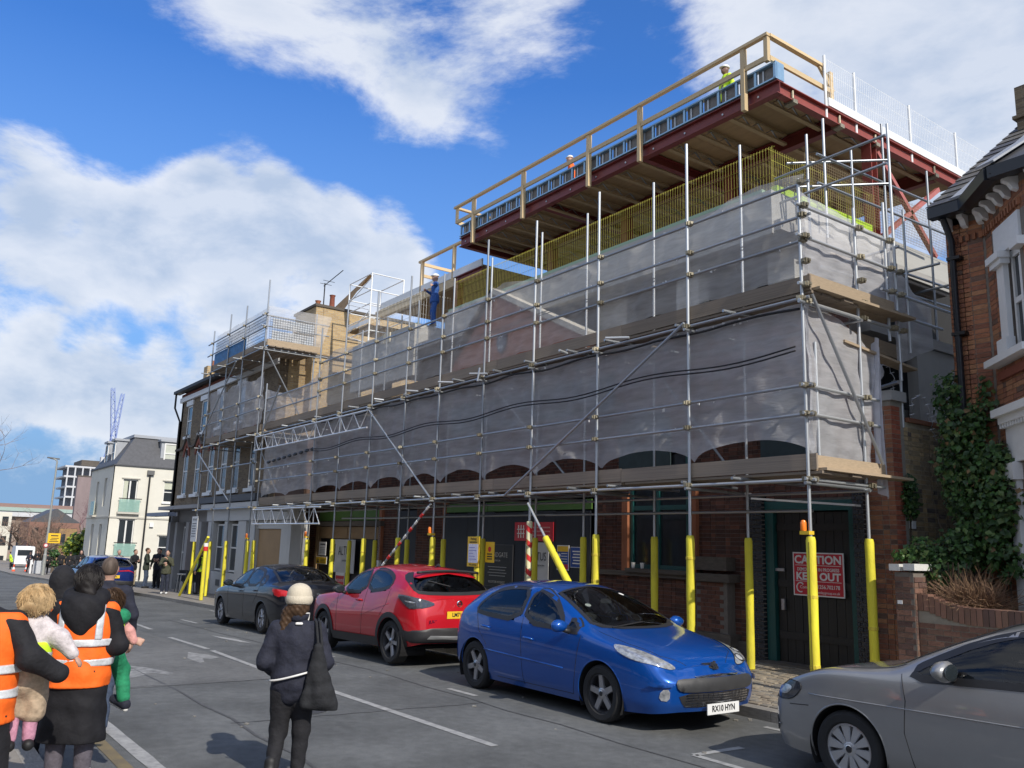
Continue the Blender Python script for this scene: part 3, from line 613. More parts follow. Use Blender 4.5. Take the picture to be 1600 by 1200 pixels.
# white access tower on the roof
t1 = thing('access_tower', 'white aluminium access tower standing at the left end of the site', 'access tower', (-28, 13.5, 8.4))
for x in (-28.95, -27.1):
    for y in (13.1, 14.4): tube('leg', (x, y, 8.4), (x, y, 11.55), .028, meshw, t1)
for z in (8.9, 9.4, 9.9, 10.4, 10.9, 11.53):
    for y in (13.1, 14.4): tube('rung', (-28.95, y, z), (-27.1, y, z), .02, meshw, t1)
    for x in (-28.95, -27.1): tube('rung', (x, 13.1, z), (x, 14.4, z), .02, meshw, t1)
for k in range(4): tube('brace', (-28.95 if k % 2 else -27.1, 13.08, 8.9+k*.62), (-27.1 if k % 2 else -28.95, 13.08, 9.5+k*.62), .016, meshw, t1)
box('platform', (-28.9, 13.1, 9.62), (-27.15, 14.4, 9.66), ply, t1)
box('toe_rail', (-28.9, 13.07, 9.68), (-27.15, 13.09, 9.83), meshw, t1)
S_tie = mat('tie_white', (.7, .7, .68), .7)
# ------------------------------------------------------------------ the scaffolds
SF = thing('scaffold', 'long galvanised scaffold with grey debris nets wrapped round the red brick building', 'scaffold', (-16, 10.2, .12))
YO, YI, XR = 10.2, 11.4, -7.13
R = .0242
def gz(x): return ground(x)+.12
outer = [(-7.13, 7.38), (-9.3, 8.77), (-11.51, 8.64), (-13.46, 8.65), (-15.25, 8.74), (-17.12, 8.4), (-18.77, 8.75), (-20.63, 8.77), (-22.55, 8.74), (-24.35, 8.43), (-28.9, 7.3)]
inner = [(-9.14, 9.07), (-11.26, 9.09), (-13.24, 9.06), (-14.83, 9.09), (-16.85, 9.01), (-18.6, 8.9), (-20.46, 8.7), (-22.33, 8.6), (-24.0, 8.5), (-27.2, 7.0)]
plate = mat('base_plate_yellow', (.55, .4, .06), .7)
cup = MB().box((-.045, -.05, -.035), (.045, .05, .035)).box((-.06, -.02, -.02), (.075, .02, .02)).box((-.02, -.07, -.025), (.02, .06, .025)).mesh('coupler', rust)
def coupler(x, y, z, par=None): link('coupler', cup, par or SF, Matrix.Translation((x+.03, y, z)) @ Matrix.Rotation(random.uniform(-.3, .3), 4, 'Z'))
foam_me = MB().lathe([(.035, 0), (.062, .01), (.066, .3), (.063, .8), (.068, 1.2), (.064, 1.7), (.066, 1.98), (.055, 2.03), (.03, 2.035)], n=12).mesh('foam_sleeve', yfoam, smooth=40)
def foam(x, y, z0, z1, par, m=None):
    link('foam_sleeve', foam_me, par, Matrix.Translation((x, y, z0)) @ Matrix.Rotation(random.uniform(0, 6), 4, 'Z') @ Matrix.Diagonal((1, 1, (z1-z0)/2.03, 1)))
for x, zt_ in outer:
    tube('standard', (x, YO, gz(x)), (x, YO, zt_), R, steelw if x > -14 else steel, SF)
    box('base_plate', (x-.09, YO-.09, gz(x)), (x+.09, YO+.09, gz(x)+.015), plate, SF)
    if x != -13.46: foam(x, YO, gz(x)+.02, gz(x)+2.07, SF)
for x, zt_ in inner:
    tube('standard', (x, YI, gz(x)), (x, YI, zt_), R, steelw if x > -20 else steel, SF); foam(x, YI, gz(x)+.02, gz(x)+2.07, SF)
    box('base_plate', (x-.09, YI-.09, gz(x)), (x+.09, YI+.09, gz(x)+.015), plate, SF)
for i, (x, _) in enumerate(outer+[(XR, 0)]):
    y = YO if i < len(outer) else 11.6
    if i in (0, 2, 3, 6): MB().tube([(x+.012, y-.066, gz(x)+.06), (x+.004, y-.069, gz(x)+.9), (x+.014, y-.066, gz(x)+2.0)], .006, 4).build('foam_split', mat('split_dark', (.2, .17, .02), .8), SF)
    if x != -13.46:
        for h in random.sample((.35, .8, 1.25, 1.7), 2): MB().lathe([(.066, 0), (.0705, .006), (.0705, .045), (.066, .05)], (x, y, gz(x)+h), n=12).build('tape_band', mat('tape_yellow', (.62, .5, .05), .5, var=.3, scale=20), SF)
# the striped sleeve
stw = mat('tape_white', (.78, .78, .76), .6); str_ = mat('tape_red', (.62, .03, .03), .6)
fs = MB().lathe([(.03, 0), (.06, .01), (.06, 2.28), (.03, 2.3)], (-13.46, YO, gz(-13.46)+.05), n=12).build('striped_sleeve', mat('sleeve_cream', (.75, .72, .45), .6), SF, smooth=40)
for k in range(8):
    b = MB(); z0 = gz(-13.46)+.2+k*.27
    for i in range(12):
        t0, t1 = 2*PI*i/12, 2*PI*(i+1)/12; h0, h1 = .1*abs(math.sin(t0/2)), .1*abs(math.sin(t1/2))
        f = lambda t, h: (-13.46+.0625*math.cos(t), YO+.0625*math.sin(t), z0+h)
        b.add([f(t0, h0), f(t1, h1), f(t1, h1+.11), f(t0, h0+.11)], [(0, 1, 2, 3)])
    b.build('red_stripe', str_, fs, fix=False)
def ledger(z, x0, x1, y, m=steel, cp=None, par=None, step=6.3):
    x = x0
    while x > x1+.1:
        e = max(x1, x-step); tube('ledger', (x+.12, y, z+random.uniform(-.012, .012)), (e-.12, y, z+random.uniform(-.012, .012)), R, m, par or SF); x = e
    if cp:
        for cx, _ in cp:
            if x1-.1 < cx < x0+.1: coupler(cx, y-.03, z, par)
oy = YO-.05
for z, x1 in ((2.97, -28.9), (3.88, -28.9), (4.28, -28.9), (5.54, -29.0), (6.44, -24.4), (6.82, -24.4), (7.33, -24.4)): ledger(z, -7.1, x1, oy if z < 6 else YO+.05, steelw if z < 3 else steel, outer)
for z in (2.88, 5.42): ledger(z, -7.1, -28.9, YI+.05, steel)
for z in (2.62,): ledger(z, -8, -24.4, YI-.05, steel)
for z in (6.3, 6.75): ledger(z, -24.4, -29.0, YO+.05)
for x, _ in outer:
    for z in (2.91, 5.47): tube('transom', (x+.07, YO-.18, z), (x+.07, YI+.2, z), R, steel, SF)
for x in np.arange(-8.2, -28, -1.32):
    for z in (3.02, 5.6): tube('transom', (x+random.uniform(-.2, .2), YO-random.uniform(.1, .3), z), (x, YI+.2, z), R, steel, SF)
for x in (-10.6, -15.0, -16.4, -18.0, -19.8, -12.3): tube('stub_tube', (x, YO-.08, 5.6), (x+random.uniform(-.5, .2), YO-.3, 5.62), R, steelw, SF)
# boards underfoot and toe boards
for z in (3.05, 5.63):
    x = -7.0; k = 0
    while x > -28.8:
        l = 3.9 if x-3.9 > -28.9 else x+28.9
        for r in range(5):
            sh_ = random.uniform(-.06, .06); plank('scaffold_board', (x+sh_, YO+.17+r*.235, z+.02), (x-l+sh_+.02, YO+.17+r*.235, z+.02), .225, .038, board, SF)
        x -= 3.9
    x = -7.02; z0 = z+.045
    while x > -28.8:
        l = 3.9 if x-3.9 > -28.9 else x+28.9
        plank('toe_board', (x, YO+.055, z0+.115+random.uniform(-.01, .01)), (x-l+.01, YO+.055, z0+.115+random.uniform(-.01, .01)), .036, .225, board, SF); x -= 3.9
plank('toe_board', (XR+.06, YO+.08, 3.2), (XR+.06, 12.0, 3.2), .036, .225, boardL, SF); plank('toe_board', (XR+.06, YO+.08, 5.82), (XR+.06, 12.5, 5.82), .036, .225, boardL, SF)
for z, e in ((3.04, 12.35), (5.62, 12.7)):
    for r in range(2): plank('scaffold_board', (XR-.12+r*.235, YO+.1, z+.075), (XR-.12+r*.235, e+.15*r, z+.075), .225, .038, boardL, SF)
plank('scaffold_board', (XR-.1, 11.2, 5.1), (XR-.1, 13.2, 4.95), .225, .038, boardL, SF); plank('scaffold_board', (XR-.35, 11.6, 5.35), (XR-.35, 13.4, 5.3), .038, .225, boardL, SF)
# the right-hand return
for y, z0, z1 in ((11.6, .12, 7.3), (12.45, 5.3, 7.62), (12.72, 4.7, 9.1), (10.47, 3.2, 4.96), (13.05, 5.2, 6.65)):
    tube('standard', (XR, y, z0), (XR, y, z1), R, steelw, SF)
foam(XR, 11.6, .14, 2.2, SF); box('base_plate', (XR-.09, 11.51, .12), (XR+.09, 11.69, .135), plate, SF)
for z, y1 in ((2.97, 12.0), (3.88, 11.95), (4.28, 11.95), (5.5, 12.8), (6.48, 12.9), (6.95, 12.6), (6.1, 14.3), (5.75, 14.0)):
    tube('ledger', (XR+.05, YO-.15, z) if z < 6 or z > 6.4 else (XR+.05, 12.2, z), (XR+.05, y1, z), R, steelw, SF)
    for y in (YO, 11.6, 12.45, 12.72):
        if y < y1: coupler(XR+.05, y, z)
tube('ledger', (-8.7, 13.2, 4.6), (-7.0, 12.4, 4.62), .03, steel, SF); tube('standard', (-7.3, 13.0, 4.0), (-7.3, 13.0, 5.2), R, steelw, SF)
for (x, y, z0, z1) in ((-8.6, 12.6, 7.5, 9.45), (-8.45, 12.9, 7.5, 9.8), (-8.35, 13.6, 7.3, 9.4), (-8.3, 14.6, 6.6, 10.2), (-8.2, 16.0, 6.0, 9.6), (-8.3, 15.2, 7, 8.6)):
    tube('standard', (x, y, z0), (x, y, z1), R, steelw if y < 13 else steel, SF)
for z in (9.0, 8.45, 7.3, 6.9): tube('ledger', (-8.4, 12.6, z), (-8.22, 17.4, z), R, steel, SF)
for z in (9.02, 8.55): tube('ledger', (-9.0, 12.55, z), (-8.0, 14.2, z+.2), R, steel, SF)
for z in (8.25, 8.75): tube('ledger', (-9.2, 12.45, z), (-7.1, 12.6, z+.1), R, steel, SF)
for y in (13, 14.3, 15.6): tube('transom', (-9, y, 7.0), (-7.2, y, 7.02), R, steel, SF)
for r in range(3): plank('scaffold_board', (-8.8+r*.24, 12.6, 7.1), (-8.8+r*.24, 16.5, 7.1), .225, .038, board, SF)
plank('soffit_board', (-9.4, 11.9, 2.86), (-7.6, 12.1, 2.72), .2, .03, white, SF)
# diagonal braces
for p, q in (((-9.3, YO-.1, 5.6), (-14.2, YO-.1, 2.95)), ((-20.7, YO-.1, 5.5), (-17.1, YO-.1, 2.95)), ((XR+.13, YO+.05, 5.6), (XR+.13, 11.85, 3.3)), ((-15.3, YO+.3, 5.4), (-12.6, YO+.3, 3.2)), ((-22.5, YI, 5.4), (-20.5, YI, 3.1)), ((-11.3, YI, 5.4), (-9.3, YI, 3.1)), ((-15.25, YO-.12, 5.75), (-15.05, YO-.3, 5.4)), ((-28.9, YO-.08, 5.4), (-27.4, YO-.08, 7.0))):
    tube('brace', p, q, R, steel, SF)
p, q = Vector((-13.4, YO-.1, 2.78)), Vector((-11.3, YO-.25, .6)); tube('raker', p, q, R, steelw, SF)
link('foam_sleeve', foam_me, SF, frame(p+(q-p)*.3, q-p) @ Matrix.Diagonal((1, 1, .95, 1)))
p, q = Vector((-17.1, YO-.1, 2.85)), Vector((-19.6, YO-.35, .9)); tube('raker', p, q, R, steelw, SF)
for k in range(11):
    c = p+(q-p)*(.03+k*.085); tube('tape_wrap', c, c+(q-p)*.035, .031+.006*(k % 2), (stw, str_)[k % 2], SF)
# lattice beams across the doorway bay
alu = mat('aluminium', (.72, .73, .74), .38, metal=.6, var=.08)
def lattice(x0, x1, z1, z0, y):
    b = link('lattice_beam', None, SF, Matrix.Translation(((x0+x1)/2, y, z0)))
    for z in (z0, z1): tube('chord', (x0, y, z), (x1, y, z), .025, alu, b)
    n = int(abs(x1-x0)/.42)
    for i in range(n):
        a = x0+(x1-x0)*i/n; c = x0+(x1-x0)*(i+1)/n; tube('lattice_bar', (a, y, z0 if i % 2 else z1), (c, y, z1 if i % 2 else z0), .013, alu, b, n=6)
        if i % 4 == 0: tube('lattice_bar', (a, y, z0), (a, y, z1), .016, alu, b, n=6)
lattice(-28.9, -23.3, 2.9, 2.42, YO-.12); lattice(-29.3, -20.6, 5.42, 4.95, YO-.12)
# debris nets
def wrk(x, z, a=.02): return 1.5*a*(.8*math.sin(x*3.1+z*6.2)*math.sin(z*3.7+x*.9)+math.sin(x*5.1+z*2.3)+.7*math.sin(x*11.3-z*6.1)+.5*math.sin(z*17+x*3.7))
ox = sorted([x for x, _ in outer]+[-26.7])
def lower_edge(x):
    for a, c in zip(ox, ox[1:]):
        if a <= x <= c:
            t = (x-a)/(c-a); return 3.33+.27*(1-(2*t-1)**2)**.6*(.35+.65*min(1, (x+29)/9))
    return 3.33
b = MB(); b.grid(lambda x, t: (x, YO+.1+.10*math.sin(t*PI)*.4+wrk(x, t*2, .014), lower_edge(x)*(1-t)+5.52*t), np.linspace(-28.9, XR+.02, 330), np.linspace(0, 1, 22)); b.build('debris_net', net, SF, smooth=True, fix=False)
b = MB(); b.grid(lambda x, t: (x, YO+.1+wrk(x, t*2, .016), 5.93+(7.42+.13*math.sin(x*.8+1)+.05*math.sin(x*2.9)-5.93)*t), np.linspace(-24.4, XR+.02, 280), np.linspace(0, 1, 18)); b.build('debris_net', net2, SF, smooth=True, fix=False)
b = MB(); b.grid(lambda x, t: (x, YO+.1+wrk(x, t*2, .016), 5.93+(7.1-.35*math.sin((x+29)*.68)-5.93)*t), np.linspace(-29.2, -24.4, 70), np.linspace(0, 1, 18)); b.build('debris_net', net, SF, smooth=True, fix=False)
b = MB(); b.grid(lambda y, t: (XR-.05+wrk(y*1.3, t*2, .009)+.05*math.sin(t*PI)-.06*max(0, y-11.6), y+(.42*math.exp(-((t-.84)/.13)**2)-.16)*max(0, (y-11)/1.05)**1.5, 3.3+(5.5-.42*max(0, (y-10.8)/1.25)**1.4-3.3)*t), np.linspace(10.28, 12.05, 60), np.linspace(0, 1, 26)); b.build('debris_net', net, SF, smooth=True, fix=False)
b = MB(); b.grid(lambda y, t: (XR-.05+wrk(y*1.3, t*2, .009), y, 5.9+(7.25-.25*(y-10.2)/2.6-5.9)*t), np.linspace(10.28, 12.75, 50), np.linspace(0, 1, 20)); b.build('debris_net', net, SF, smooth=True, fix=False)
b = MB(); b.grid(lambda u, t: (XR-.02+.07*math.sin(u*9), 11.93+.2*u*(1-t)+.12*t*t, 3.0+2.3*t-.2*u), np.linspace(0, 1, 16), np.linspace(0, 1, 16)); b.build('net_flap', mat('net_white', (.7, .7, .74), .8, alpha=.8, transl=.3), SF, smooth=True, fix=False)
b = MB(); b.grid(lambda u, t: (XR-.1+.05*math.sin(u*7), 12.8+1.1*u, 5.0+1.6*t*(1-.5*u)+.4*u), np.linspace(0, 1, 14), np.linspace(0, 1, 14)); b.build('net_flap', net, SF, smooth=True, fix=False)
kn = MB(); rk = random.Random(4)
for z in (3.88, 4.28, 5.46, 6.44, 6.82, 7.3):
    for _ in range(26):
        x = rk.uniform(-24 if z > 6 else -28.5, -7.3); kn.obox((x, YO+.06, z+rk.uniform(-.04, .04)), (rk.uniform(.006, .02), 0, rk.uniform(-.01, .01)), (0, .008, 0), (0, 0, rk.uniform(.006, .03)))
kn.build('net_ties', S_tie, SF, kind='stuff')
# black cables strung along the front
cab = mat('cable_black', (.012, .012, .014), .5)
def cable(pts, r=.013): return MB().tube(pts, r, 6).build('cable', cab, SF, smooth=True)
for dz in (0, .06): cable([(x, YO-.1, 4.52+dz+.05*math.sin(x*1.7)+.012*(x+28)) for x in np.linspace(-24.6, -7.2, 70)])
for k in range(9):
    x = -28.2+k*.46; MB().ball((x, YO+.03, 4.5+.022*k), (.2, .03, .055), 8).build('cable_coil', cab, SF, smooth=True)
for dz in (0, .05): cable([(x, YO+.18, 6.62+dz+.03*math.sin(x*1.3)) for x in np.linspace(-19, -7.2, 50)], .009)
cable([(x, YO+.03, 5.46+.02*math.sin(x*3)-.03*abs(math.sin(x*1.1))) for x in np.linspace(-24, -7.2, 90)], .02)

# ------------------------------------------------------------------ the scaffold on the dark brick pub
PS = thing('scaffold', 'smaller scaffold on the dark brick pub with blue sheets round its platform', 'scaffold', (-32, 10.2, -.3))
po = [(-29.5, 11.24), (-31.8, 10.75), (-33.7, 10.8), (-35.8, 10.5)]
for x, zt_ in po:
    tube('standard', (x, YO, gz(x)), (x, YO, zt_), R+.002, steel, PS); foam(x, YO, gz(x)+.02, gz(x)+2.07, PS); tube('standard', (x, 12.1, 5.4), (x, 12.1, 10.3), R+.002, steel, PS)
    for z in (5.5, 8.62): tube('transom', (x+.06, YO-.4, z), (x+.06, 12.3, z), R, steel, PS)
for z in (3.0, 4.55, 5.55, 6.45, 6.9, 8.68, 9.45, 9.95):
    tube('ledger', (-29.2, YO-.05, z), (-36.3, YO-.05, z), R+.002, steel, PS)
    for x, _ in po: coupler(x, YO-.05, z, PS)
for z in (8.68, 9.5, 9.9): tube('ledger', (-29.45, YO-.2, z), (-29.45, 12.6, z), R+.002, steel, PS)
for z in (5.62, 8.72):
    for r in range(7): plank('scaffold_board', (-29.3, YO+.2+r*.27, z+.04), (-35.9, YO+.2+r*.27, z+.04), .225, .038, board, PS)
    plank('toe_board', (-29.4, YO+.05, z+.18), (-35.9, YO+.05, z+.18), .036, .225, board, PS); plank('toe_board', (-29.38, YO+.05, z+.18), (-29.38, 12.3, z+.18), .036, .225, boardL, PS)
for p, q in (((-35.9, YO-.12, 6.0), (-32.2, YO-.12, 8.6)), ((-36.2, YO-.12, 5.4), (-31.7, YO-.12, 3.3)), ((-29.5, YO+.1, 8.6), (-29.5, 11.7, 6.4)), ((-31.6, 11.0, 5.5), (-29.8, 11.2, 3.6))): tube('brace', p, q, R, steel, PS)
b = MB(); b.grid(lambda x, t: (x, YO+.1+wrk(x, t*2, .02), 5.95+(7.75-5.95)*t-.1*t*math.sin(x*2)), np.linspace(-35.9, -29.5, 70), np.linspace(0, 1, 18)); b.build('debris_net', net, PS, smooth=True, fix=False)
b = MB(); b.grid(lambda x, t: (x, YO+.08+wrk(x, t*2, .01), 9.5+.75*t), np.linspace(-35.6, -29.5, 50), np.linspace(0, 1, 6)); b.build('debris_net', net2, PS, smooth=True, fix=False)
b = MB(); b.grid(lambda y, t: (-29.42+wrk(y, t*2, .01), y+.35*t*(y-10.2)/2, 8.9+1.35*t), np.linspace(10.2, 12.3, 30), np.linspace(0, 1, 14)); b.build('debris_net', net2, PS, smooth=True, fix=False)
bluep = mat('sheet_blue', (.02, .13, .32), .5, var=.35, scale=3)
for i in range(5):
    x = -35.6+i*.78; box('blue_sheet', (x, YO+.03, 9.0), (x+.77, YO+.045, 9.45), bluep, PS)
for i in range(3): panel(PS, (-35.6+i*2.03, YO+.06, 8.95), (-33.6+i*2.03, YO+.06, 8.95), 1.0, mat('wire_dark', (.12, .13, .15), .6), step=.12, dz=.12, r=.007)
panel(PS, (-29.4, 10.3, 8.95), (-29.4, 12.0, 8.95), .95, mat('wire_dark', (.12, .13, .15), .6), step=.09, dz=.09, r=.006)
for z in (9.4, 9.85): box('white_sheet', (-29.44, 10.4, z-.4), (-29.43, 12.0, z-.03), mat('sheet_white', (.62, .66, .7), .6, alpha=.75), PS)
# short posts and a leaning yellow tube on the pavement in front of the pub
lp = thing('leaning_tube', 'yellow wrapped tube leaning across the pavement in front of the grey shopfront', 'scaffold tube', (-34, 9.4, gz(-34)))
tube('pole', (-34.1, 9.35, gz(-34)+.05), (-31.7, 9.5, gz(-32)+2.2), .05, yfoam, lp)
sp_ = thing('short_post', 'short yellow post with red and white tape round its top on the pavement', 'post', (-31.2, 9.3, gz(-31)))
foam(-31.2, 9.3, gz(-31), gz(-31)+1.95, sp_); tube('tape_wrap', (-31.2, 9.3, gz(-31)+1.7), (-31.2, 9.3, gz(-31)+1.85), .08, str_, sp_); tube('tape_wrap', (-31.2, 9.3, gz(-31)+1.85), (-31.2, 9.3, gz(-31)+1.97), .08, stw, sp_)
# warning lights on the poles
amber = mat('amber_lens', (.9, .22, .02), .25, var=.05)
def beacon(x, y, z, label):
    t = thing('warning_light', label, 'warning light', (x, y, z), group='amber warning lights on the scaffold poles')
    MB().lathe([(.001, .15), (.03, .14), (.042, .11), (.042, .02), (.038, 0)], (x-.08, y-.04, z), n=12).build('lens', amber, t, smooth=40)
    box('bracket', (x-.12, y-.075, z-.05), (x+.03, y+.04, z-.001), mat('bracket_yellow', (.75, .5, .03), .6), t)
beacon(XR, YO, 2.27, 'amber warning light on the pole before the green framed gate')
beacon(-17.12, YO, gz(-17)+2.16, 'amber warning light on the pole behind the red car roof')
beacon(-24.35, YO, gz(-24)+2.16, 'amber warning light on the pole beside the boarded dark shop entrance')
beacon(-29.5, YO, gz(-29)+2.16, 'amber warning light on the pole before the grey shopfront pillar')

# ------------------------------------------------------------------ signs
S_red = mat('sign_red', (.52, .02, .035), .45, var=.06); S_wht = mat('sign_white', (.72, .71, .68), .5, var=.05); S_yel = mat('sign_yellow', (.8, .5, .02), .5, var=.06); S_blu = mat('sign_blue', (.02, .07, .3), .5); S_blk = mat('sign_black', (.015, .015, .017), .5)
S_gry = mat('poster_grey', (.5, .5, .49), .6, var=.05)
def sign(name, label, cat, x0, x1, z0, z1, y, m, edge=None, e=.02):
    t = thing(name, label, cat, ((x0+x1)/2, y, z0)); box('board', (x0, y-.006, z0), (x1, y+.006, z1), edge or m, t)
    if edge: box('face', (x0+e, y-.009, z0+e), (x1-e, y-.0062, z1-e), m, t)
    return t
y = 12.545
t = sign('warning_sign', 'red and white caution keep out sign fixed to the dark gate', 'sign', -9.13, -8.17, 1.28, 1.99, y, S_red, S_wht, .022)
yt = y-.011
text('lettering', 'CAUTION', (-8.65, yt, 1.865), .185, S_wht, t, sx=1.06, bold=.006); text('lettering', 'DEMOLITION IN PROGRESS', (-8.65, yt, 1.71), .075, S_wht, t, sx=.86, bold=.001)
text('lettering', 'KEEP OUT', (-8.65, yt, 1.595), .17, S_wht, t, sx=1.08, bold=.006); text('lettering', '01256.702178', (-8.48, yt, 1.435), .085, S_wht, t, sx=.95, bold=.001)
text('lettering', 'comleygroup.co.uk', (-8.48, yt, 1.345), .062, S_wht, t, sx=.95); text('lettering', 'Comley', (-8.89, yt, 1.42), .07, S_wht, t)
for z in (1.775, 1.515): box('rule', (-9.08, yt, z), (-8.22, yt+.001, z+.008), S_wht, t)
MB().tube([(-8.99+.07*math.cos(a), yt, 1.415+.075*math.sin(a)) for a in np.linspace(.7, 5.2, 14)], .012, 5).build('emblem', S_wht, t)
text('gate_number', '20', (-8.77, 12.565, 2.5), .16, mat('numeral', (.06, .06, .06), .4), gt)
y = 12.44
t = sign('poster', 'pale grey poster with thin black lettering on the navy hoarding behind the striped pole', 'poster', -16.55, -15.66, 1.0, 2.05, y, S_gry)
text('lettering', 'ALTUS', (-16.05, y-.008, 1.72), .27, S_blk, t, sx=.8); text('lettering', 'construction', (-15.98, y-.008, 1.53), .07, S_blk, t); box('rule', (-16.5, y-.008, 1.5), (-16.47, y-.0065, 1.95), S_blk, t)
t = sign('poster', 'pale grey poster with thin black lettering on the dark shop doors', 'poster', -27.4, -25.75, .92, 2.0, y, S_gry)
text('lettering', 'ALTUS', (-26.5, y-.008, 1.62), .42, S_blk, t, sx=.8); text('lettering', 'construction', (-26.4, y-.008, 1.32), .11, S_blk, t); box('rule', (-27.3, y-.008, 1.25), (-27.24, y-.0065, 1.85), S_blk, t)
t = sign('notice_board', 'red notice board with white emblem high on the navy hoarding', 'sign', -17.0, -15.5, 2.08, 2.52, y, S_red)
for k in range(3): box('rule', (-16.45, y-.008, 2.38-k*.09), (-15.62, y-.0065, 2.41-k*.09), mat('sign_pink', (.6, .25, .24), .6), t)
for k in range(3): box('emblem', (-16.86+k*.1, y-.008, 2.15), (-16.83+k*.1, y-.0065, 2.45), S_wht, t)
for k in range(2): box('emblem', (-16.9, y-.009, 2.24+k*.1), (-16.6, y-.0078, 2.265+k*.1), S_wht, t)
t = sign('notice_board', 'black notice board with small grey lettering on the navy hoarding', 'sign', -18.35, -17.05, .95, 1.98, y, S_blk, mat('frame_grey', (.06, .06, .065), .5), .015)
tg = mat('letter_grey', (.3, .3, .29), .6)
text('lettering', 'WYNDGATE', (-17.7, y-.012, 1.72), .17, tg, t, sx=.9); text('lettering', 'LONDON', (-17.7, y-.012, 1.58), .06, tg, t)
for k in range(4): box('rule', (-18.1+.06*(k % 2), y-.012, 1.42-.07*k), (-17.3-.05*(k % 2), y-.0105, 1.435-.07*k), tg, t)
text('lettering', 'REGISTER INTEREST', (-17.7, y-.012, 1.06), .08, tg, t)
t = sign('safety_sign', 'tall safety sign of yellow blue and red bands on the navy hoarding', 'sign', -15.35, -14.93, 1.45, 2.0, y, S_blu, S_wht)
box('band', (-15.33, y-.012, 1.86), (-14.95, y-.0105, 1.98), S_yel, t); box('band', (-15.33, y-.012, 1.47), (-14.95, y-.0105, 1.58), S_red, t)
for k in range(2): MB().lathe([(.001, .004), (.045, .004), (.045, 0)], (-15.27, y-.0095, 1.66+k*.11), (0, -1, 0), 12).build('symbol', S_wht, t)
for k in range(4): box('rule', (-15.19, y-.012, 1.63+k*.06), (-14.98, y-.0105, 1.645+k*.06), S_wht, t)
t = sign('safety_sign', 'square blue safety sign beside the tall banded one on the hoarding', 'sign', -14.88, -14.35, 1.52, 1.97, y, S_blu, S_wht, .012)
for k in range(5): box('rule', (-14.8+.03*(k % 2), y-.012, 1.6+k*.065), (-14.43-.04*(k % 2), y-.0105, 1.625+k*.065), S_wht, t)
t = sign('safety_sign', 'small yellow warning sign under the white notice on the dark shop doors', 'sign', -28.8, -27.9, 1.14, 1.4, y, S_yel, S_wht)
MB().prism([(-.09, 0), (.09, 0), (0, .16)], lambda a, c, d: (-28.6+a, d, 1.19+c), y-.014, y-.0105).build('symbol', S_blk, t)
for k in range(3): box('rule', (-28.4, y-.012, 1.2+k*.05), (-28.0, y-.0105, 1.22+k*.05), S_blk, t)
t = sign('notice', 'white paper notice on the dark shop doors above the yellow sign', 'notice', -28.6, -28.02, 1.44, 1.9, y, S_wht)
box('rule', (-28.5, y-.008, 1.8), (-28.1, y-.0065, 1.84), S_blk, t)
for k in range(4): box('rule', (-28.52, y-.008, 1.52+k*.06), (-28.1, y-.0065, 1.53+k*.06), mat('frame_grey', (.06, .06, .065), .5), t)
t = sign('safety_sign', 'small red and white sign below the grey poster on the dark shop doors', 'sign', -27.1, -26.4, .5, .95, y, S_red, S_wht, .03)
text('lettering', 'NO ENTRY', (-26.75, y-.012, .66), .13, S_wht, t); box('band', (-27.07, y-.012, .82), (-26.43, y-.0105, .92), S_wht, t)
t = sign('safety_sign', 'small yellow warning triangle sign low beside the grey poster on the hoarding', 'sign', -16.3, -15.9, 1.03, 1.13, y-.02, S_yel)
text('lettering', 'Site', (-16.1, y-.03, 1.08), .1, S_blk, t)
t = thing('parking_sign', 'yellow edged parking bay suspension notice strapped to a yellow pole', 'sign', (-15.25, YO-.1, 1.5))
box('board', (-15.5, YO-.095, 1.5), (-15.06, YO-.085, 2.12), S_yel, t); box('paper', (-15.46, YO-.099, 1.58), (-15.1, YO-.0955, 1.97), mat('paper', (.72, .73, .85), .6), t)
text('lettering', 'Parking', (-15.28, YO-.097, 2.075), .075, S_blk, t, bold=.001); text('lettering', 'suspension', (-15.28, YO-.097, 2.01), .065, S_blk, t, bold=.001); text('lettering', 'No parking', (-15.28, YO-.097, 1.54), .06, S_blk, t)
for k in range(5): box('rule', (-15.43, YO-.101, 1.65+k*.06), (-15.15-.06*(k % 3), YO-.0992, 1.66+k*.06), mat('ink_blue', (.15, .15, .5), .6), t)
t = thing('parking_sign', 'small yellow no stopping plate beside the parking suspension notice', 'sign', (-14.9, YO+.05, 1.6))
box('board', (-15.02, YO+.04, 1.6), (-14.7, YO+.05, 2.02), S_yel, t); MB().lathe([(.001, .004), (.055, .004), (.055, 0)], (-14.86, YO+.038, 1.87), (0, -1, 0), 14).build('symbol', S_red, t)
for k in range(3): box('rule', (-14.95, YO+.036, 1.66+k*.05), (-14.77, YO+.0385, 1.685+k*.05), S_blk, t)
t = thing('parking_sign', 'white notice on a pole before the grey shopfront by the leaning tube', 'sign', (-35.8, YO-.1, 1.5))
box('board', (-36.1, YO-.095, 1.75), (-35.3, YO-.08, 2.75), S_wht, t)
for k in range(6): box('rule', (-36.0, YO-.099, 1.95+k*.1), (-35.5+.05*(k % 2), YO-.0955, 1.98+k*.1), mat('frame_grey', (.06, .06, .065), .5), t)
text('lettering', 'SITE RULES', (-35.7, YO-.098, 2.62), .11, S_blk, t)
# two paper cups on the window sill
cupm = mat('paper_cup', (.75, .74, .7), .6)
for k, (x, lb) in enumerate(((-12.92, 'white paper cup on the window sill, nearer the terracotta pilaster'), (-12.66, 'white paper cup on the window sill, farther from the terracotta pilaster'))):
    tag(MB().lathe([(.001, 0), (.03, 0), (.043, .11), (.04, .112), (.001, .1)], (x, 12.47, 1.581), n=12).build('paper_cup', cupm, smooth=40), lb, 'cup', 'paper cups on the window sill')
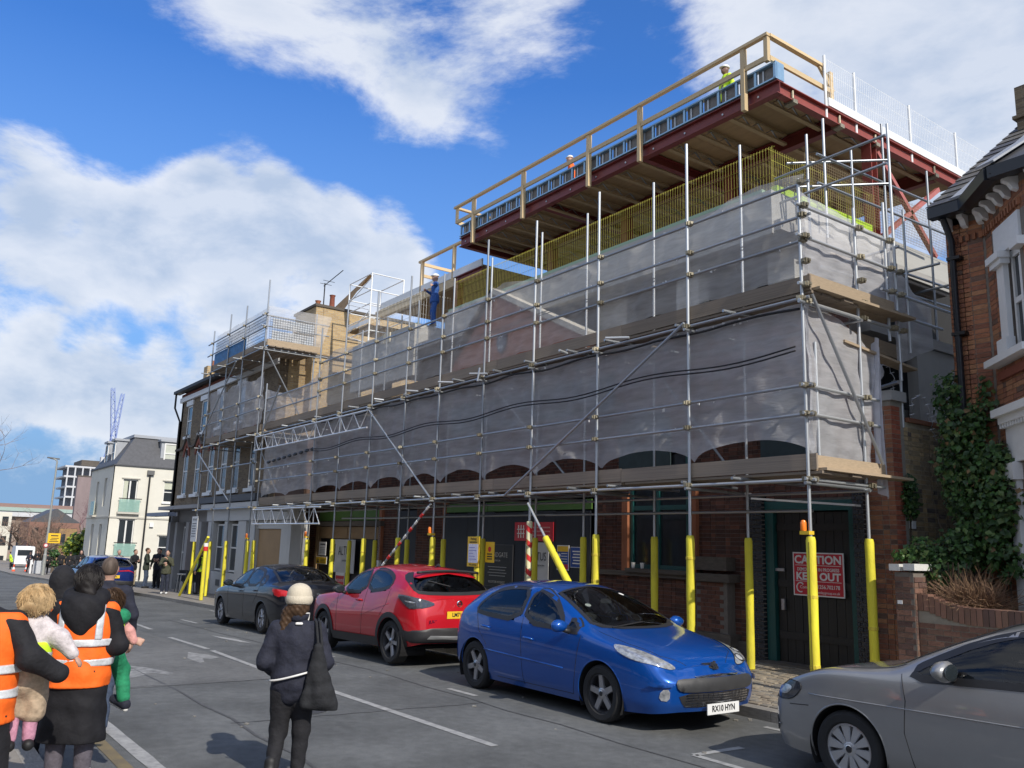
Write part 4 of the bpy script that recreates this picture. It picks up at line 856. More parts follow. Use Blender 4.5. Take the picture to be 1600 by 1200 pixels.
# ------------------------------------------------------------------ the dark brick pub on the corner
PB = thing('pub_building', 'dark stock brick corner pub with pointed red window arches and grey ground floor shopfront', 'building', (-38, 11.4, -.5))
stk = mat('stock_brick_wall', (.13, .1, .065), .9, var=.3, scale=3, bump=.5, bscale=18, stretch=(1, 1, 3))
def brickmat(name, base, dk, mort_c, sc=(1, 1, 1)):
    m = mat(name, base, .9); nt = m.node_tree; N = nt.nodes; L = nt.links; p = N['Principled BSDF']
    tc = N.new('ShaderNodeTexCoord'); sp_ = N.new('ShaderNodeSeparateXYZ'); L.new(tc.outputs['Object'], sp_.inputs[0]); ad = N.new('ShaderNodeMath'); L.new(sp_.outputs[0], ad.inputs[0]); L.new(sp_.outputs[1], ad.inputs[1])
    cb = N.new('ShaderNodeCombineXYZ'); L.new(ad.outputs[0], cb.inputs[0]); L.new(sp_.outputs[2], cb.inputs[1])
    b = N.new('ShaderNodeTexBrick'); L.new(cb.outputs[0], b.inputs['Vector']); b.inputs['Scale'].default_value = 1; b.inputs['Brick Width'].default_value = .225; b.inputs['Row Height'].default_value = .075; b.inputs['Mortar Size'].default_value = .006
    b.inputs['Color1'].default_value = (*base, 1); b.inputs['Color2'].default_value = (*dk, 1); b.inputs['Mortar'].default_value = (*mort_c, 1); L.new(b.outputs['Color'], p.inputs['Base Color'])
    bp = N.new('ShaderNodeBump'); bp.inputs['Strength'].default_value = .6; bp.inputs['Distance'].default_value = .01; bp.invert = True; L.new(b.outputs['Fac'], bp.inputs['Height']); L.new(bp.outputs[0], p.inputs['Normal'])
    return m
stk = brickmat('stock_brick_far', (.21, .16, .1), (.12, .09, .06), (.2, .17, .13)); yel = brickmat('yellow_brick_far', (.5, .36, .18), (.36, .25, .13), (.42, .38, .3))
redb = mat('red_arch_brick', (.2, .06, .035), .85, var=.2, scale=12)
greyp = mat('grey_render', (.3, .295, .29), .7, var=.08); greyl = mat('grey_shopfront', (.52, .52, .51), .6, var=.06); slate = mat('slate', (.07, .072, .08), .6, var=.2, scale=5)
w1 = [-42.7, -40.72, -38.65, -36.8, -35.2, -33.2]
w2 = [-42.85, -40.5, -38.0, -35.2]
X0, X1, Yp, Z0 = -44.4, -31.1, 11.4, 3.35
holes = [(x-X0-.38, 3.9-Z0, x-X0+.38, 6.15-Z0) for x in w1]+[(x-X0-.4, 6.75-Z0, x-X0+.4, 8.25-Z0) for x in w2]
wall('front_wall', (X0, Yp, Z0), (1, 0, 0), X1-X0, 5.6, .35, stk, PB, holes)
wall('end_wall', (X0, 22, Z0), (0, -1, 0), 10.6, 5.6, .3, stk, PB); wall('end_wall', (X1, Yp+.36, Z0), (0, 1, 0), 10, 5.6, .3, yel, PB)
wall('lower_wall', (X0, Yp+.3, -.9), (1, 0, 0), X1-X0, 4.25, .3, greyp, PB); wall('lower_wall', (X0, 22, -.9), (0, -1, 0), 10.6, 4.25, .3, greyp, PB)
sashw = mat('sash_white', (.7, .7, .68), .5)
def sash(par, x0, x1, z0, z1, y, m=sashw, mid=True, U=0):
    """sash window in a plane: U 0 runs along X at y, U 1 runs along Y at plane x=y"""
    w = link('window', None, par, Matrix.Translation((x0, y, z0) if not U else (y, x0, z0)))
    f = (lambda a, c, d0, d1, z0, z1: ((a, y+d0, z0), (c, y+d1, z1))) if not U else (lambda a, c, d0, d1, z0, z1: ((y-d1, a, z0), (y-d0, c, z1)))
    t = .07*min(1, (x1-x0)/.7)
    for a, c, za, zb_ in ((x0, x0+t, z0, z1), (x1-t, x1, z0, z1), (x0+t, x1-t, z0, z0+t), (x0+t, x1-t, z1-t, z1))+(((x0+t, x1-t, (z0+z1)/2-.03, (z0+z1)/2+.03),) if mid else (((x0+x1)/2-t*.7, (x0+x1)/2+t*.7, z0+t, z1-t),)):
        box('frame', *f(a, c, .06, .12, za, zb_), m, w)
    box('pane', *f(x0+t, x1-t, .09, .095, z0+t, z1-t), glassd, w); return w
for x in w1:
    w = sash(PB, x-.38, x+.38, 3.9, 6.15, Yp-.05)
    b = MB(); ar = [(-.38, 5.75), (-.2, 6.1), (0, 6.3), (.2, 6.1), (.38, 5.75), (.56, 5.75), (.4, 6.24), (0, 6.56), (-.4, 6.24), (-.56, 5.75)]
    b.prism(ar, lambda a, c, d: (x+a, Yp-d, c), .001, .05); b.build('arch', redb, PB)
    box('sill', (x-.55, Yp-.12, 3.74), (x+.55, Yp+.1, 3.88), white, PB)
for x in w2:
    sash(PB, x-.4, x+.4, 6.75, 8.25, Yp-.05); box('sill', (x-.5, Yp-.1, 6.62), (x+.5, Yp+.1, 6.74), white, PB); box('window_head', (x-.55, Yp-.06, 8.26), (x+.55, Yp+.05, 8.5), white, PB)
pts = []
for i, x in enumerate(w1): pts += [(x-.85, 6.15), (x-.55, 6.2), (x, 6.78), (x+.55, 6.2)]
pts.append((X1, 6.15)); pts.insert(0, (X0-.1, 6.15))
for a, c in zip(pts, pts[1:]): MB().beam((a[0], Yp-.05, a[1]), (c[0], Yp-.05, c[1]), .12, .1).build('drip_mould', stone, PB)
box('eaves_band', (X0-.05, Yp-.12, 8.55), (X1, Yp+.01, 8.78), white, PB); box('eaves_brick', (X0, Yp-.06, 8.781), (X1, Yp+.3, 8.96), redb, PB); box('gutter', (X0-.25, Yp-.42, 8.98), (X1, Yp-.1, 9.12), black, PB)
MB().add([(X0-.25, Yp-.4, 9.12), (X1, Yp-.4, 9.12), (X1, 16.5, 11.2), (X0+3, 16.5, 11.2), (X0-.25, 22, 9.12), (X1, 22, 9.12)], [(0, 1, 2, 3), (0, 3, 4), (3, 2, 5, 4)]).build('roof', slate, PB)
MB().tube([(X0-.2, Yp-.3, 9.0), (X0-.2, Yp-.3, 8.3), (X0+.12, Yp-.08, 7.6), (X0+.12, Yp-.08, -.4)], .05, 8).build('downpipe', black, PB)
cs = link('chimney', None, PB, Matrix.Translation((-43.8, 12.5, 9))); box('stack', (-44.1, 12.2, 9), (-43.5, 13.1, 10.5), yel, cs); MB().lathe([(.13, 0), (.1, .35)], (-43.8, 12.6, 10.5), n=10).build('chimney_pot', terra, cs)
# shopfronts
box('cornice', (X0-.4, Yp-.55, 3.18), (-38.0, Yp+.28, 3.34), greyp, PB); box('cornice', (-37.98, Yp-.45, 3.12), (-28.0, Yp+.28, 3.3), greyl, PB); box('fascia', (-38.0, Yp-.15, 2.62), (-28.2, Yp+.28, 3.1), greyl, PB)
box('lead_roof', (-38.2, Yp-.5, 3.345), (-31.2, Yp-.02, 3.6), slate, PB); box('awning', (X0-.6, Yp-1.0, 2.85), (-41.2, Yp-.56, 3.02), mat('awning_grey', (.22, .25, .32), .6), PB)
for x, w_, m in ((-44.35, .5, greyp), (-43.0, .35, greyp), (-41.2, .45, greyp), (-39.3, .5, greyp), (-37.8, .7, greyl), (-35.6, .35, greyl), (-33.9, .9, greyl), (-32.5, .5, greyl), (-29.3, .9, greyl)):
    box('shop_pilaster', (x, Yp-.12, ground(x)+.1), (x+w_, Yp+.28, 2.6), m, PB)
box('stall_riser', (-37.1, Yp-.05, -.5), (-33.9, Yp+.28, .55), greyl, PB); box('lower_wall', (-31.1, Yp+.3, -.4), (-28.3, Yp+.5, 2.6), greyl, PB); box('upper_wall', (-31.1, Yp+.2, 3.31), (-28.3, Yp+.5, 5.4), mat('old_brick_dim', (.1, .06, .045), .9), PB)
for a, c in ((-37.0, -35.7), (-35.2, -34.0)): sash(PB, a, c, .6, 2.5, Yp)
for a, c in ((-43.8, -43.05), (-42.5, -41.3)): sash(PB, a, c, .0, 2.4, Yp+.1)
box('door', (-40.6, Yp+.1, -.42), (-39.4, Yp+.2, 2.3), mat('door_rust', (.3, .09, .04), .6), PB)
box('boarded_door', (-31.95, Yp+.05, -.25), (-29.4, Yp+.1, 2.3), ply, PB); box('door_frame', (-32.0, Yp, 2.31), (-29.3, Yp+.2, 2.6), greyl, PB)
pv_ = mat('vent_grey', (.12, .12, .12), .6); box('vent', (-36.3, Yp-.07, .0), (-35.8, Yp-.05, .25), pv_, PB)
# yellow brick party wall with chimney pots, and an aerial
YW = thing('party_wall', 'tall sunlit yellow stock brick wall rising between the pub and the new building', 'wall', (-31, 13, 0))
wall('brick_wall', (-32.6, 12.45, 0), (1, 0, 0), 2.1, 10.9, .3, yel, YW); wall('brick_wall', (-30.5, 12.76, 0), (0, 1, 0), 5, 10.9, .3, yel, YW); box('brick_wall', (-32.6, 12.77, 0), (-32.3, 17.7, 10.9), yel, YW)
box('wall_top', (-32.7, 12.4, 10.9), (-30.45, 17.8, 11.0), stone, YW); box('band', (-32.66, 12.4, 8.9), (-30.46, 17.75, 9.0), stone, YW)
MB().add([(-32.6, 13.6, 11.0), (-30.4, 13.6, 11.0), (-28.4, 13.6, 11.9), (-28.4, 13.8, 11.9), (-32.6, 13.8, 11.0)], [(0, 1, 2), (0, 2, 3, 4)]).build('roof_verge', ply, YW)
for k, (x, y) in enumerate(((-33.6, 12.9), (-33.0, 13.3), (-32.2, 13.2), (-31.7, 13.6))):
    MB().lathe([(.13, 0), (.16, .1), (.12, .15), (.1, .55+.2*(k % 2)), (.13, .62+.2*(k % 2))], (x, y, 11.0 if x > -32.7 else 10.3), n=10).build('chimney_pot', (terra, redb)[k % 2], YW, smooth=40)
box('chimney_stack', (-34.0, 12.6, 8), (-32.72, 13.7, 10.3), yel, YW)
ae = thing('aerial', 'thin television aerial on a mast above the yellow brick wall', 'aerial', (-32.1, 13.4, 11))
tube('mast', (-32.1, 13.4, 10.9), (-32.1, 13.4, 12.4), .025, black, ae); tube('boom', (-32.2, 13.4, 12.3), (-30.6, 13.5, 12.6), .018, black, ae)
for k in range(2): tube('element', (-32.0+k*.3, 13.15, 12.33+k*.055), (-32.0+k*.3, 13.65, 12.33+k*.055), .01, black, ae)

# ------------------------------------------------------------------ the cream rendered block across the side road
WB = thing('apartment_building', 'cream rendered corner block with grey slate mansard and dormers beyond the pub', 'building', (-64, 14, -1.1))
cream = mat('cream_render', (.66, .64, .56), .85, var=.07, scale=.8); creamd = mat('render_band', (.5, .48, .42), .85); leadm = mat('lead_grey', (.33, .35, .38), .6, var=.15)
we = [(12.62, 3.42, 13.55, 5.6), (15.25, 4.2, 16.0, 5.6), (12.6, .4, 13.6, 2.95), (15.25, .4, 16.05, 1.9)]
wall('end_wall', (-62, 12, -1.3), (0, 1, 0), 9, 7.8, .3, cream, WB, [(a-12, z0+1.3, c-12, z1+1.3) for a, z0, c, z1 in we])
wf_ = [(-64.9, 3.8, -64.1, 5.75), (-67.6, 3.3, -66.8, 5.6), (-65.0, .3, -64.1, 2.6), (-67.8, .2, -66.9, 2.6)]
wall('front_wall', (-70, 12, -1.3), (1, 0, 0), 7.995, 7.8, .3, cream, WB, [(a+70, z0+1.3, c+70, z1+1.3) for a, z0, c, z1 in wf_])
for a, z0, c, z1 in we: sash(WB, a, c, z0, z1, -62.05, sashw, z1-z0 < 2, 1)
for a, z0, c, z1 in wf_: sash(WB, a, c, z0, z1, 12.05, sashw, False)
curt = mat('curtain_pale', (.5, .52, .42), .8)
box('blind', (-62.13, 15.3, 5.1), (-62.11, 15.95, 5.54), curt, WB); box('curtain', (-62.13, 12.7, 3.5), (-62.11, 12.95, 5.5), curt, WB)
gg = mat('glass_green', (.35, .55, .48), .15, alpha=.55)
for z in (3.42, .5):
    bl = link('balcony', None, WB, Matrix.Translation((-61.9, 13.1, z))); box('balcony_slab', (-61.998, 12.4, z-.12), (-61.75, 13.8, z), creamd, bl); box('glass_panel', (-61.79, 12.45, z+.02), (-61.77, 13.75, z+.85), gg, bl); tube('rail', (-61.78, 12.4, z+.9), (-61.78, 13.85, z+.9), .03, black, bl)
bl = link('balcony', None, WB, Matrix.Translation((-67.2, 11.9, 3.3))); box('balcony_slab', (-67.9, 11.75, 3.1), (-66.5, 11.998, 3.22), creamd, bl); box('glass_panel', (-67.85, 11.78, 3.24), (-66.55, 11.8, 4.2), gg, bl)
box('string_course', (-61.998, 11.95, 3.02), (-61.94, 21, 3.12), creamd, WB); box('string_course', (-70, 11.94, 3.02), (-61.94, 11.998, 3.12), creamd, WB); box('roof_edge', (-70.1, 11.9, 6.5), (-61.9, 21, 6.58), slate, WB)
for a, z0, c, z1 in we: box('window_head', (-61.998, a-.12, z1+.05), (-61.93, c+.12, z1+.13), creamd, WB); box('window_sill', (-61.998, a-.08, z0-.1), (-61.9, c+.08, z0-.02), white, WB)
tube('downpipe', (-61.9, 14.25, -1), (-61.9, 14.25, 6.0), .055, black, WB); box('hopper', (-61.99, 14.05, 6.0), (-61.8, 14.5, 6.3), pv_, WB); box('alarm_box', (-61.99, 14.55, 2.5), (-61.85, 14.8, 2.75), white, WB)
mr_ = [(-62.0, 12.05), (-62, 21), (-70, 21), (-70, 12.05)]; mt = [(-63.2, 13.3), (-63.2, 21), (-69, 21), (-69, 13.3)]
MB().add([(x, y, 6.58) for x, y in mr_]+[(x, y, 8.6) for x, y in mt], [(0, 1, 5, 4), (0, 4, 7, 3), (3, 7, 6, 2)]).build('mansard', slate, WB)
box('roof_deck', (-69.1, 13.2, 8.6), (-63.1, 21, 8.8), leadm, WB)
def dormer(c, U):
    d = link('dormer', None, WB, Matrix.Translation(c)); x, y, z = c
    if U: box('cheeks', (x-1.2, y-.65, z), (x-.1, y+.65, z+1.65), leadm, d); box('cap', (x-1.3, y-.75, z+1.65), (x+.05, y+.75, z+1.8), leadm, d); a = sash
    else: box('cheeks', (x-.55, y+.1, z), (x+.55, y+1.2, z+1.65), leadm, d); box('cap', (x-.65, y-.05, z+1.65), (x+.65, y+1.3, z+1.8), leadm, d)
    f = (lambda a, b_, e, g, h, i: ((x-.1+a, y+b_, z+e), (x-.1+g, y+h, z+i))) if U else (lambda a, b_, e, g, h, i: ((x+b_, y+.1-g, z+e), (x+h, y+.1-a, z+i)))
    box('pane', *f(.001, -.4, .15, .02, .4, 1.5), mat('pane_bright', (.5, .52, .45), .3) if U else glassd, d)
    for b_, e, h, i in ((-.45, .1, -.36, 1.55), (.36, .1, .45, 1.55), (-.36, .1, .36, .2), (-.36, 1.46, .36, 1.55), (-.36, .8, .36, .87)): box('frame', *f(.001, b_, e, .06, h, i), sashw, d)
dormer((-62.3, 15.55, 6.75), True); dormer((-65.0, 12.3, 6.75), False); dormer((-67.4, 12.3, 6.75), False)

# ------------------------------------------------------------------ the red brick house on the right
mortarh = mat('mortar_house', (.2, .175, .15), .95, var=.15, scale=12)
HS = thing('brick_house', 'red brick Victorian house with white window surrounds and bracketed eaves beside the site', 'house', (-5, 13, .12))
A_ = Vector((-5.8, 12.95, 0)); dC = Vector((1, -1, 0)).normalized(); nC = Vector((-1, -1, 0)).normalized(); LC = 1.35; Bc = A_+dC*LC
wall('front_wall', (-6.4, 12.95, .12), (1, 0, 0), .6, 7.1, .3, mortarh, HS); bricks(HS, (-6.4, 12.95, .12), (1, 0, 0), .6, 7.0, red, 120, flem=True, key=lambda t: -t[1])
wh_ = [(.5, 4.75, 1.12, 6.6)]
wall('bay_wall', A_+Vector((0, 0, .12)), dC, LC, 7.1, .25, mortarh, HS, [(a, b_-.12, c, d-.12) for a, b_, c, d in wh_]); bricks(HS, A_+Vector((0, 0, .12)), dC, LC, 7.0, red, 130, [(.42, 4.6, 1.2, 6.6), (.28, 0, 1.4, 3.95), (.2, 6.1, 1.4, 6.6)], flem=True, key=lambda t: -t[1])
wall('bay_wall', Bc+Vector((.002, 0, .12)), (1, 0, 0), 2.6, 7.1, .25, mortarh, HS, [(.35, 4.63, 2.2, 6.48), (.3, .5, 2.3, 3.6)]); bricks(HS, Bc+Vector((0, 0, .12)), (1, 0, 0), 2.6, 7.0, red, 0, [(.25, 4.5, 2.3, 6.6), (.2, 0, 2.4, 3.95)])
wall('side_wall', (-6.4, 21, .12), (0, -1, 0), 8.05, 7.1, .3, white, HS)  # unseen side, made white to bounce light onto the stock brick wall
wall('far_wall', (-2.4, 12.95, .12), (1, 0, 0), 4.5, 7.1, .3, red[0], HS); wall('side_wall', (2.1, 13.3, .12), (0, 1, 0), 7.7, 7.1, .3, red[0], HS)
for z0, z1 in ((4.75, 6.6), (.62, 3.72)):
    box('bay_pane', (Bc.x+.3, Bc.y+.1, z0), (Bc.x+2.3, Bc.y+.11, z1), glassd, HS)
    for q in (.3, .95, 1.6, 2.24): box('bay_mullion', (Bc.x+q, Bc.y+.02, z0), (Bc.x+q+.07, Bc.y+.098, z1), white, HS)
    box('bay_transom', (Bc.x+.3, Bc.y+.03, (z0+z1)/2), (Bc.x+2.3, Bc.y+.095, (z0+z1)/2+.06), white, HS)
def onC(s, z, o=0): p = A_+dC*s+nC*o; return Vector((p.x, p.y, z))
def cbox(name, s0, s1, z0, z1, o0, o1, m, par):  # a box standing on the canted side of the bay
    c = (onC(s0, z0, o0)+onC(s1, z1, o1))/2; return link(name, unit_box(m), par, Matrix(((dC.x*(s1-s0), nC.x*(o1-o0), 0, c.x), (dC.y*(s1-s0), nC.y*(o1-o0), 0, c.y), (0, 0, z1-z0, c.z), (0, 0, 0, 1))))
bw = link('window', None, HS, Matrix.Translation(onC(.8, 4.75)))
cbox('surround', .42, .66, 4.85, 6.12, -.02, .05, white, bw); cbox('surround', 1.0, 1.12, 4.85, 6.12, -.12, -.02, white, bw)
cbox('cap', .34, .72, 6.12, 6.2, -.02, .11, white, bw); cbox('cap', .3, .74, 6.2, 6.3, -.02, .15, white, bw); cbox('base', .36, .7, 4.83, 5.05, -.02, .1, white, bw)
cbox('lintel', .36, 1.22, 6.301, 6.72, -.02, .04, white, bw); cbox('cap', 1.1, 1.36, 6.18, 6.3, -.02, .13, white, bw)
cbox('sill', .1, 1.42, 4.7, 4.8, -.02, .2, white, bw); cbox('apron', .2, 1.3, 4.5, 4.62, .0, .06, redb, bw)
for a, c, z0, z1 in ((.66, .71, 4.85, 6.3), (.95, 1.0, 4.85, 6.3), (.71, .95, 5.52, 5.6), (.71, .95, 6.2, 6.3)): cbox('sash_bar', a, c, z0, z1, -.12, -.06, sashw, bw)
cbox('pane', .7, .96, 4.85, 6.3, -.1, -.095, glassd, bw)
lw = link('bay_surround', None, HS, Matrix.Translation(onC(.8, 2)))
cbox('cornice', .2, 1.42, 3.95, 4.06, -.02, .2, white, lw); cbox('cornice', .26, 1.4, 3.85, 3.95, -.02, .13, white, lw); cbox('fascia', .3, 1.4, 3.3, 3.85, -.02, .05, white, lw); cbox('pilaster', .34, .6, .9, 3.3, -.02, .08, white, lw); cbox('capital', .3, .64, 3.05, 3.28, -.02, .13, white, lw); cbox('pedestal', .28, .66, .3, .9, -.02, .13, white, lw); cbox('pane', .62, 1.34, .9, 3.3, -.15, -.1, glassd, lw)
for k in range(13): cbox('dentil', .28+k*.088, .325+k*.088, 3.79, 3.85, .05, .12, white, lw)
# brackets, brick dentils, gutter, downpipe
for k in range(3):
    x = -6.32+k*.24; b = MB(); b.prism([(0, 0), (.2, .02), (.2, .07), (.13, .1), (.08, .18), (0, .21)], lambda a, c, d: (x+d, 12.95-a, 7.2-c), -.04, .045); b.build('bracket', white, HS)
for k in range(5):
    s = .14+k*.27; o = onC(s, 7.2); b = MB(); b.prism([(0, 0), (.2, .02), (.2, .07), (.13, .1), (.08, .18), (0, .21)], lambda a, c, d: tuple(o+nC*a+dC*d+Vector((0, 0, -c))), -.04, .045); b.build('bracket', white, HS)
for k in range(6):
    x = Bc.x+.15+k*.3; b = MB(); b.prism([(0, 0), (.2, .02), (.2, .07), (.13, .1), (.08, .18), (0, .21)], lambda a, c, d: (x+d, Bc.y-a, 7.2-c), -.04, .045); b.build('bracket', white, HS)
for k in range(6): box('brick_dentil', (-6.38+k*.1, 12.91, 6.78), (-6.33+k*.1, 12.96, 6.88), red[0], HS)
for k in range(13): cbox('brick_dentil', .03+k*.1, .08+k*.1, 6.78, 6.88, -.01, .05, red[0], HS)
gp = [(-6.46, 12.62, 7.24), (-5.95, 12.62, 7.24), tuple(onC(LC-.1, 7.24, .36)), (2.3, Bc.y-.36, 7.24)]
b = MB()
for a, c in zip(gp, gp[1:]): b.beam(a, c, .16, .17)
b.build('gutter', mat('gutter_black', (.015, .018, .024), .35), HS)
box('soffit', (-6.44, 12.6, 7.2), (-5.9, 13.0, 7.235), stone, HS); MB().add([onC(-.1, 7.21), onC(LC, 7.21), onC(LC, 7.21, .4), onC(-.1, 7.21, .4)], [(0, 1, 2, 3)]).build('soffit', stone, HS)
MB().tube([(-6.3, 12.7, 7.15), (-6.28, 12.8, 6.95), (-6.27, 12.86, 6.8), (-6.26, 12.86, .2)], .05, 10).build('downpipe', mat('gutter_black', (.015, .018, .024), .35), HS, smooth=40)
for z in (6.5, 5.3, 3.9, 2.4): box('pipe_clip', (-6.34, 12.8, z), (-6.14, 12.94, z+.05), black, HS)
# slate roof: each visible slate course is built
rf = link('roof', None, HS, Matrix.Translation((-4, 14, 7.3)))
sl = [mat('slate_%d' % k, c, .6, var=.2, scale=9, rnd=.15) for k, c in enumerate(((.1, .095, .085), (.13, .12, .1), (.075, .075, .08)))]
ro = [Vector((-6.48, 12.55, 7.32)), Vector((-5.95, 12.55, 7.32)), onC(LC-.1, 7.32, .42), Vector((2.4, Bc.y-.42, 7.32))]; rt = [Vector((-6.1, 15.8, 9.9)), Vector((-5.4, 15.8, 9.9)), Vector((-4.4, 14.6, 9.3)), Vector((2.4, 15.0, 9.6))]
b = MB(); b.add(ro+rt, [(i, i+1, 5+i, 4+i) for i in range(3)]); b.build('underlay', slate, rf)
b = MB(); b.add([ro[0], rt[0], Vector((-6.48, 19, 7.32))], [(0, 1, 2)]); b.build('underlay', slate, rf)
rest = MB(); cnt = 0
for i in range(3):
    a, c, d, e = ro[i], ro[i+1], rt[i+1], rt[i]; n = ((c-a).cross(e-a)).normalized(); rows = 16
    for r in range(rows):
        t0, t1 = r/rows, (r+1.25)/rows; p0, q0, p1, q1 = a.lerp(e, t0), c.lerp(d, t0), a.lerp(e, t1), c.lerp(d, t1); m = max(1, int((q0-p0).length/.25)); off = .5 if r % 2 else 0
        for k in range(m+1):
            u0, u1 = max(0, (k-off)/m), min(1, (k+1-off)/m)
            if u1-u0 < .05: continue
            vs = [p0.lerp(q0, u0+.005)+n*.03, p0.lerp(q0, u1-.005)+n*.03, p1.lerp(q1, u1-.005)+n*.008, p1.lerp(q1, u0+.005)+n*.008]
            vs += [v-n*.012 for v in vs]; fs_ = [(0, 1, 2, 3), (0, 4, 5, 1), (1, 5, 6, 2), (3, 7, 4, 0)]
            mi = random.randrange(3)
            if i < 2 and cnt < 240:
                cnt += 1; MB().add(vs, fs_).build('slate', sl[mi], rf)
            else: rest.mi(mi).add(vs, fs_)
rest.build('slates', sl, rf, kind='stuff')
for i in (1, 2): MB().beam(ro[i]+Vector((0, 0, .06)), rt[i]+Vector((0, 0, .06)), .3, .03).build('lead_flashing', leadm, rf)
ck = link('chimney', None, HS, Matrix.Translation((-5.6, 15.3, 9))); box('stack', (-6.05, 15, 8.2), (-4.8, 15.9, 9.5), stk, ck); box('stack_top', (-6.1, 14.95, 9.5), (-4.75, 15.95, 9.56), stk, ck); box('stack', (-6.05, 15, 9.561), (-4.8, 15.9, 10.1), stk, ck)

# ------------------------------------------------------------------ boundary walls and planting
PW = thing('boundary_wall', 'tall stock brick side wall with red brick pillar and pale stone cap beside the gate', 'wall', (-7.1, 13, .12))
box('mortar', (-7.75, 12.65, .12), (-7.3, 13.0, 4.4), mortar, PW); box('cap_stone', (-7.8, 12.6, 4.401), (-7.24, 13.03, 4.56), mat('cap_stone', (.4, .4, .39), .8, var=.1), PW)
bricks(PW, (-7.75, 12.65, .12), (1, 0, 0), .455, 4.27, red, 110, flem=True, key=lambda t: -t[1]); bricks(PW, (-7.3, 12.65, .12), (0, 1, 0), .25, 4.27, bm4('bright', (('a', (.36, .11, .06)), ('b', (.3, .09, .05)))), 50, L=.25, key=lambda t: -t[1])
wall('mortar', (-7.31, 12.9, .12), (0, 1, 0), 3.2, 3.98, .22, mat('mortar_yellow', (.5, .45, .33), .95, var=.2, scale=10), PW); bricks(PW, (-7.31, 12.9, .12), (0, 1, 0), 3.2, 3.9, stock, 130, flem=True, key=lambda t: t[0]*2-t[1])
box('coping_brick', (-7.45, 13.1, 4.1), (-7.26, 16, 4.17), red[0], PW); box('utility_box', (-7.3, 13.0, 2.4), (-7.24, 13.1, 2.52), white, PW)
wire = mat('razor_wire', (.5, .5, .5), .4, metal=.7)
for k, (x, y, z, r) in enumerate(((-7.5, 12.9, 4.8, .24), (-7.33, 13.6, 4.32, .27), (-7.33, 14.3, 4.3, .26), (-7.25, 14.0, 4.1, .22))):
    t = thing('razor_wire_coil', ('coil of razor wire standing on the pale cap stone of the pillar', 'coil of razor wire on the wall coping nearest the pillar', 'coil of razor wire on the wall coping against the ivy', 'small sagging coil of razor wire drooping down the stock brick wall')[k], 'razor wire', (x, y, z-r))
    cl = [(x+.02*math.sin(a*7), y+r*math.cos(a), z+r*math.sin(a)) for a in np.linspace(0, 2*PI, 30)]
    MB().tube(cl, .006, 5).build('coil', wire, t)
    for a in np.linspace(0, 2*PI, 12)[:-1]: MB().tube([(x-.03, y+r*math.cos(a)-.02, z+r*math.sin(a)), (x+.03, y+r*math.cos(a)+.02, z+r*math.sin(a)+.02)], .005, 4).build('barb', wire, t)
LW = thing('garden_wall', 'low brown brick front garden wall with soldier course top, sweeping up to a square pillar', 'wall', (-5, 11.6, .12))
box('mortar', (-6.72, 11.52, .12), (-6.45, 11.85, 1.75), mortard, LW); bricks(LW, (-6.72, 11.52, .12), (1, 0, 0), .27, 1.64, brown, 60); bricks(LW, (-6.45, 11.52, .12), (0, 1, 0), .33, 1.64, brown, 30)
for k, (x0, x1) in enumerate(((-6.77, -6.62), (-6.56, -6.4))): box('cap_block', (x0, 11.47, 1.77+.01*k), (x1, 11.93, 1.86+.01*k), mat('cap_white', (.6, .6, .58), .7, var=.15), LW)
box('number_plate', (-6.69, 11.505, 1.32), (-6.62, 11.511, 1.37), white, LW)
def wtop(x): return 1.33+.14*max(0, min(1, (-5.75-x)/.6))**1.6
b = MB(); xs = np.linspace(-6.44, .8, 30)
for a, c in zip(xs, xs[1:]): b.add([(a, 11.58, .12), (c, 11.58, .12), (c, 11.58, wtop(c)-.02), (a, 11.58, wtop(a)-.02), (a, 11.8, .12), (c, 11.8, .12), (c, 11.8, wtop(c)-.02), (a, 11.8, wtop(a)-.02)], [(0, 1, 2, 3), (7, 6, 5, 4), (3, 2, 6, 7)])
b.build('mortar', mat('mortar_sand', (.27, .24, .19), .95, var=.2, scale=9), LW); bricks(LW, (-6.44, 11.58, .12), (1, 0, 0), 7.0, .98, brown, 180, key=lambda t: t[0])
for k in range(62):
    x = -6.43+k*.078; z = wtop(x); box('soldier_brick', (x, 11.567, z-.22), (x+.068, 11.81, z), brown[random.randrange(3)], LW)
# foliage
leafm = [mat('leaf_%d' % k, c, .45, var=.3, scale=3, transl=.3) for k, c in enumerate(((.045, .105, .028), (.065, .15, .035), (.03, .07, .022), (.13, .2, .06)))]
def leaves(name, par, spots, mats, size=.06, wts=(4, 3, 3, 1), droop=.5):
    b = MB()
    for p, n in spots:
        p = Vector(p); n = Vector(n).normalized(); n = (n+Vector((random.gauss(0, .5), random.gauss(0, .5), random.gauss(.2, .5)))).normalized(); t = n.orthogonal().normalized(); t.rotate(Matrix.Rotation(random.uniform(0, 6.3), 3, n)); s = n.cross(t); l = size*random.choice((.5, .7, .9, 1.1, 1.45))*random.uniform(.85, 1.15); w = l*.42
        b.mi(random.choices(range(len(mats)), weights=wts[:len(mats)])[0]); b.add([p, p+t*l*.45+s*w+n*l*.06, p+t*l-n*l*.15, p+t*l*.45-s*w+n*l*.06, p+t*l*.5-n*l*.02], [(0, 4, 1), (1, 4, 2), (2, 4, 3), (3, 4, 0)])
    return b.build(name, mats, par, fix=False)
IV = thing('climbing_ivy', 'large dark green ivy climbing the house wall and spilling over the stock brick wall', 'ivy', (-6.3, 12.7, .12))
spots = []
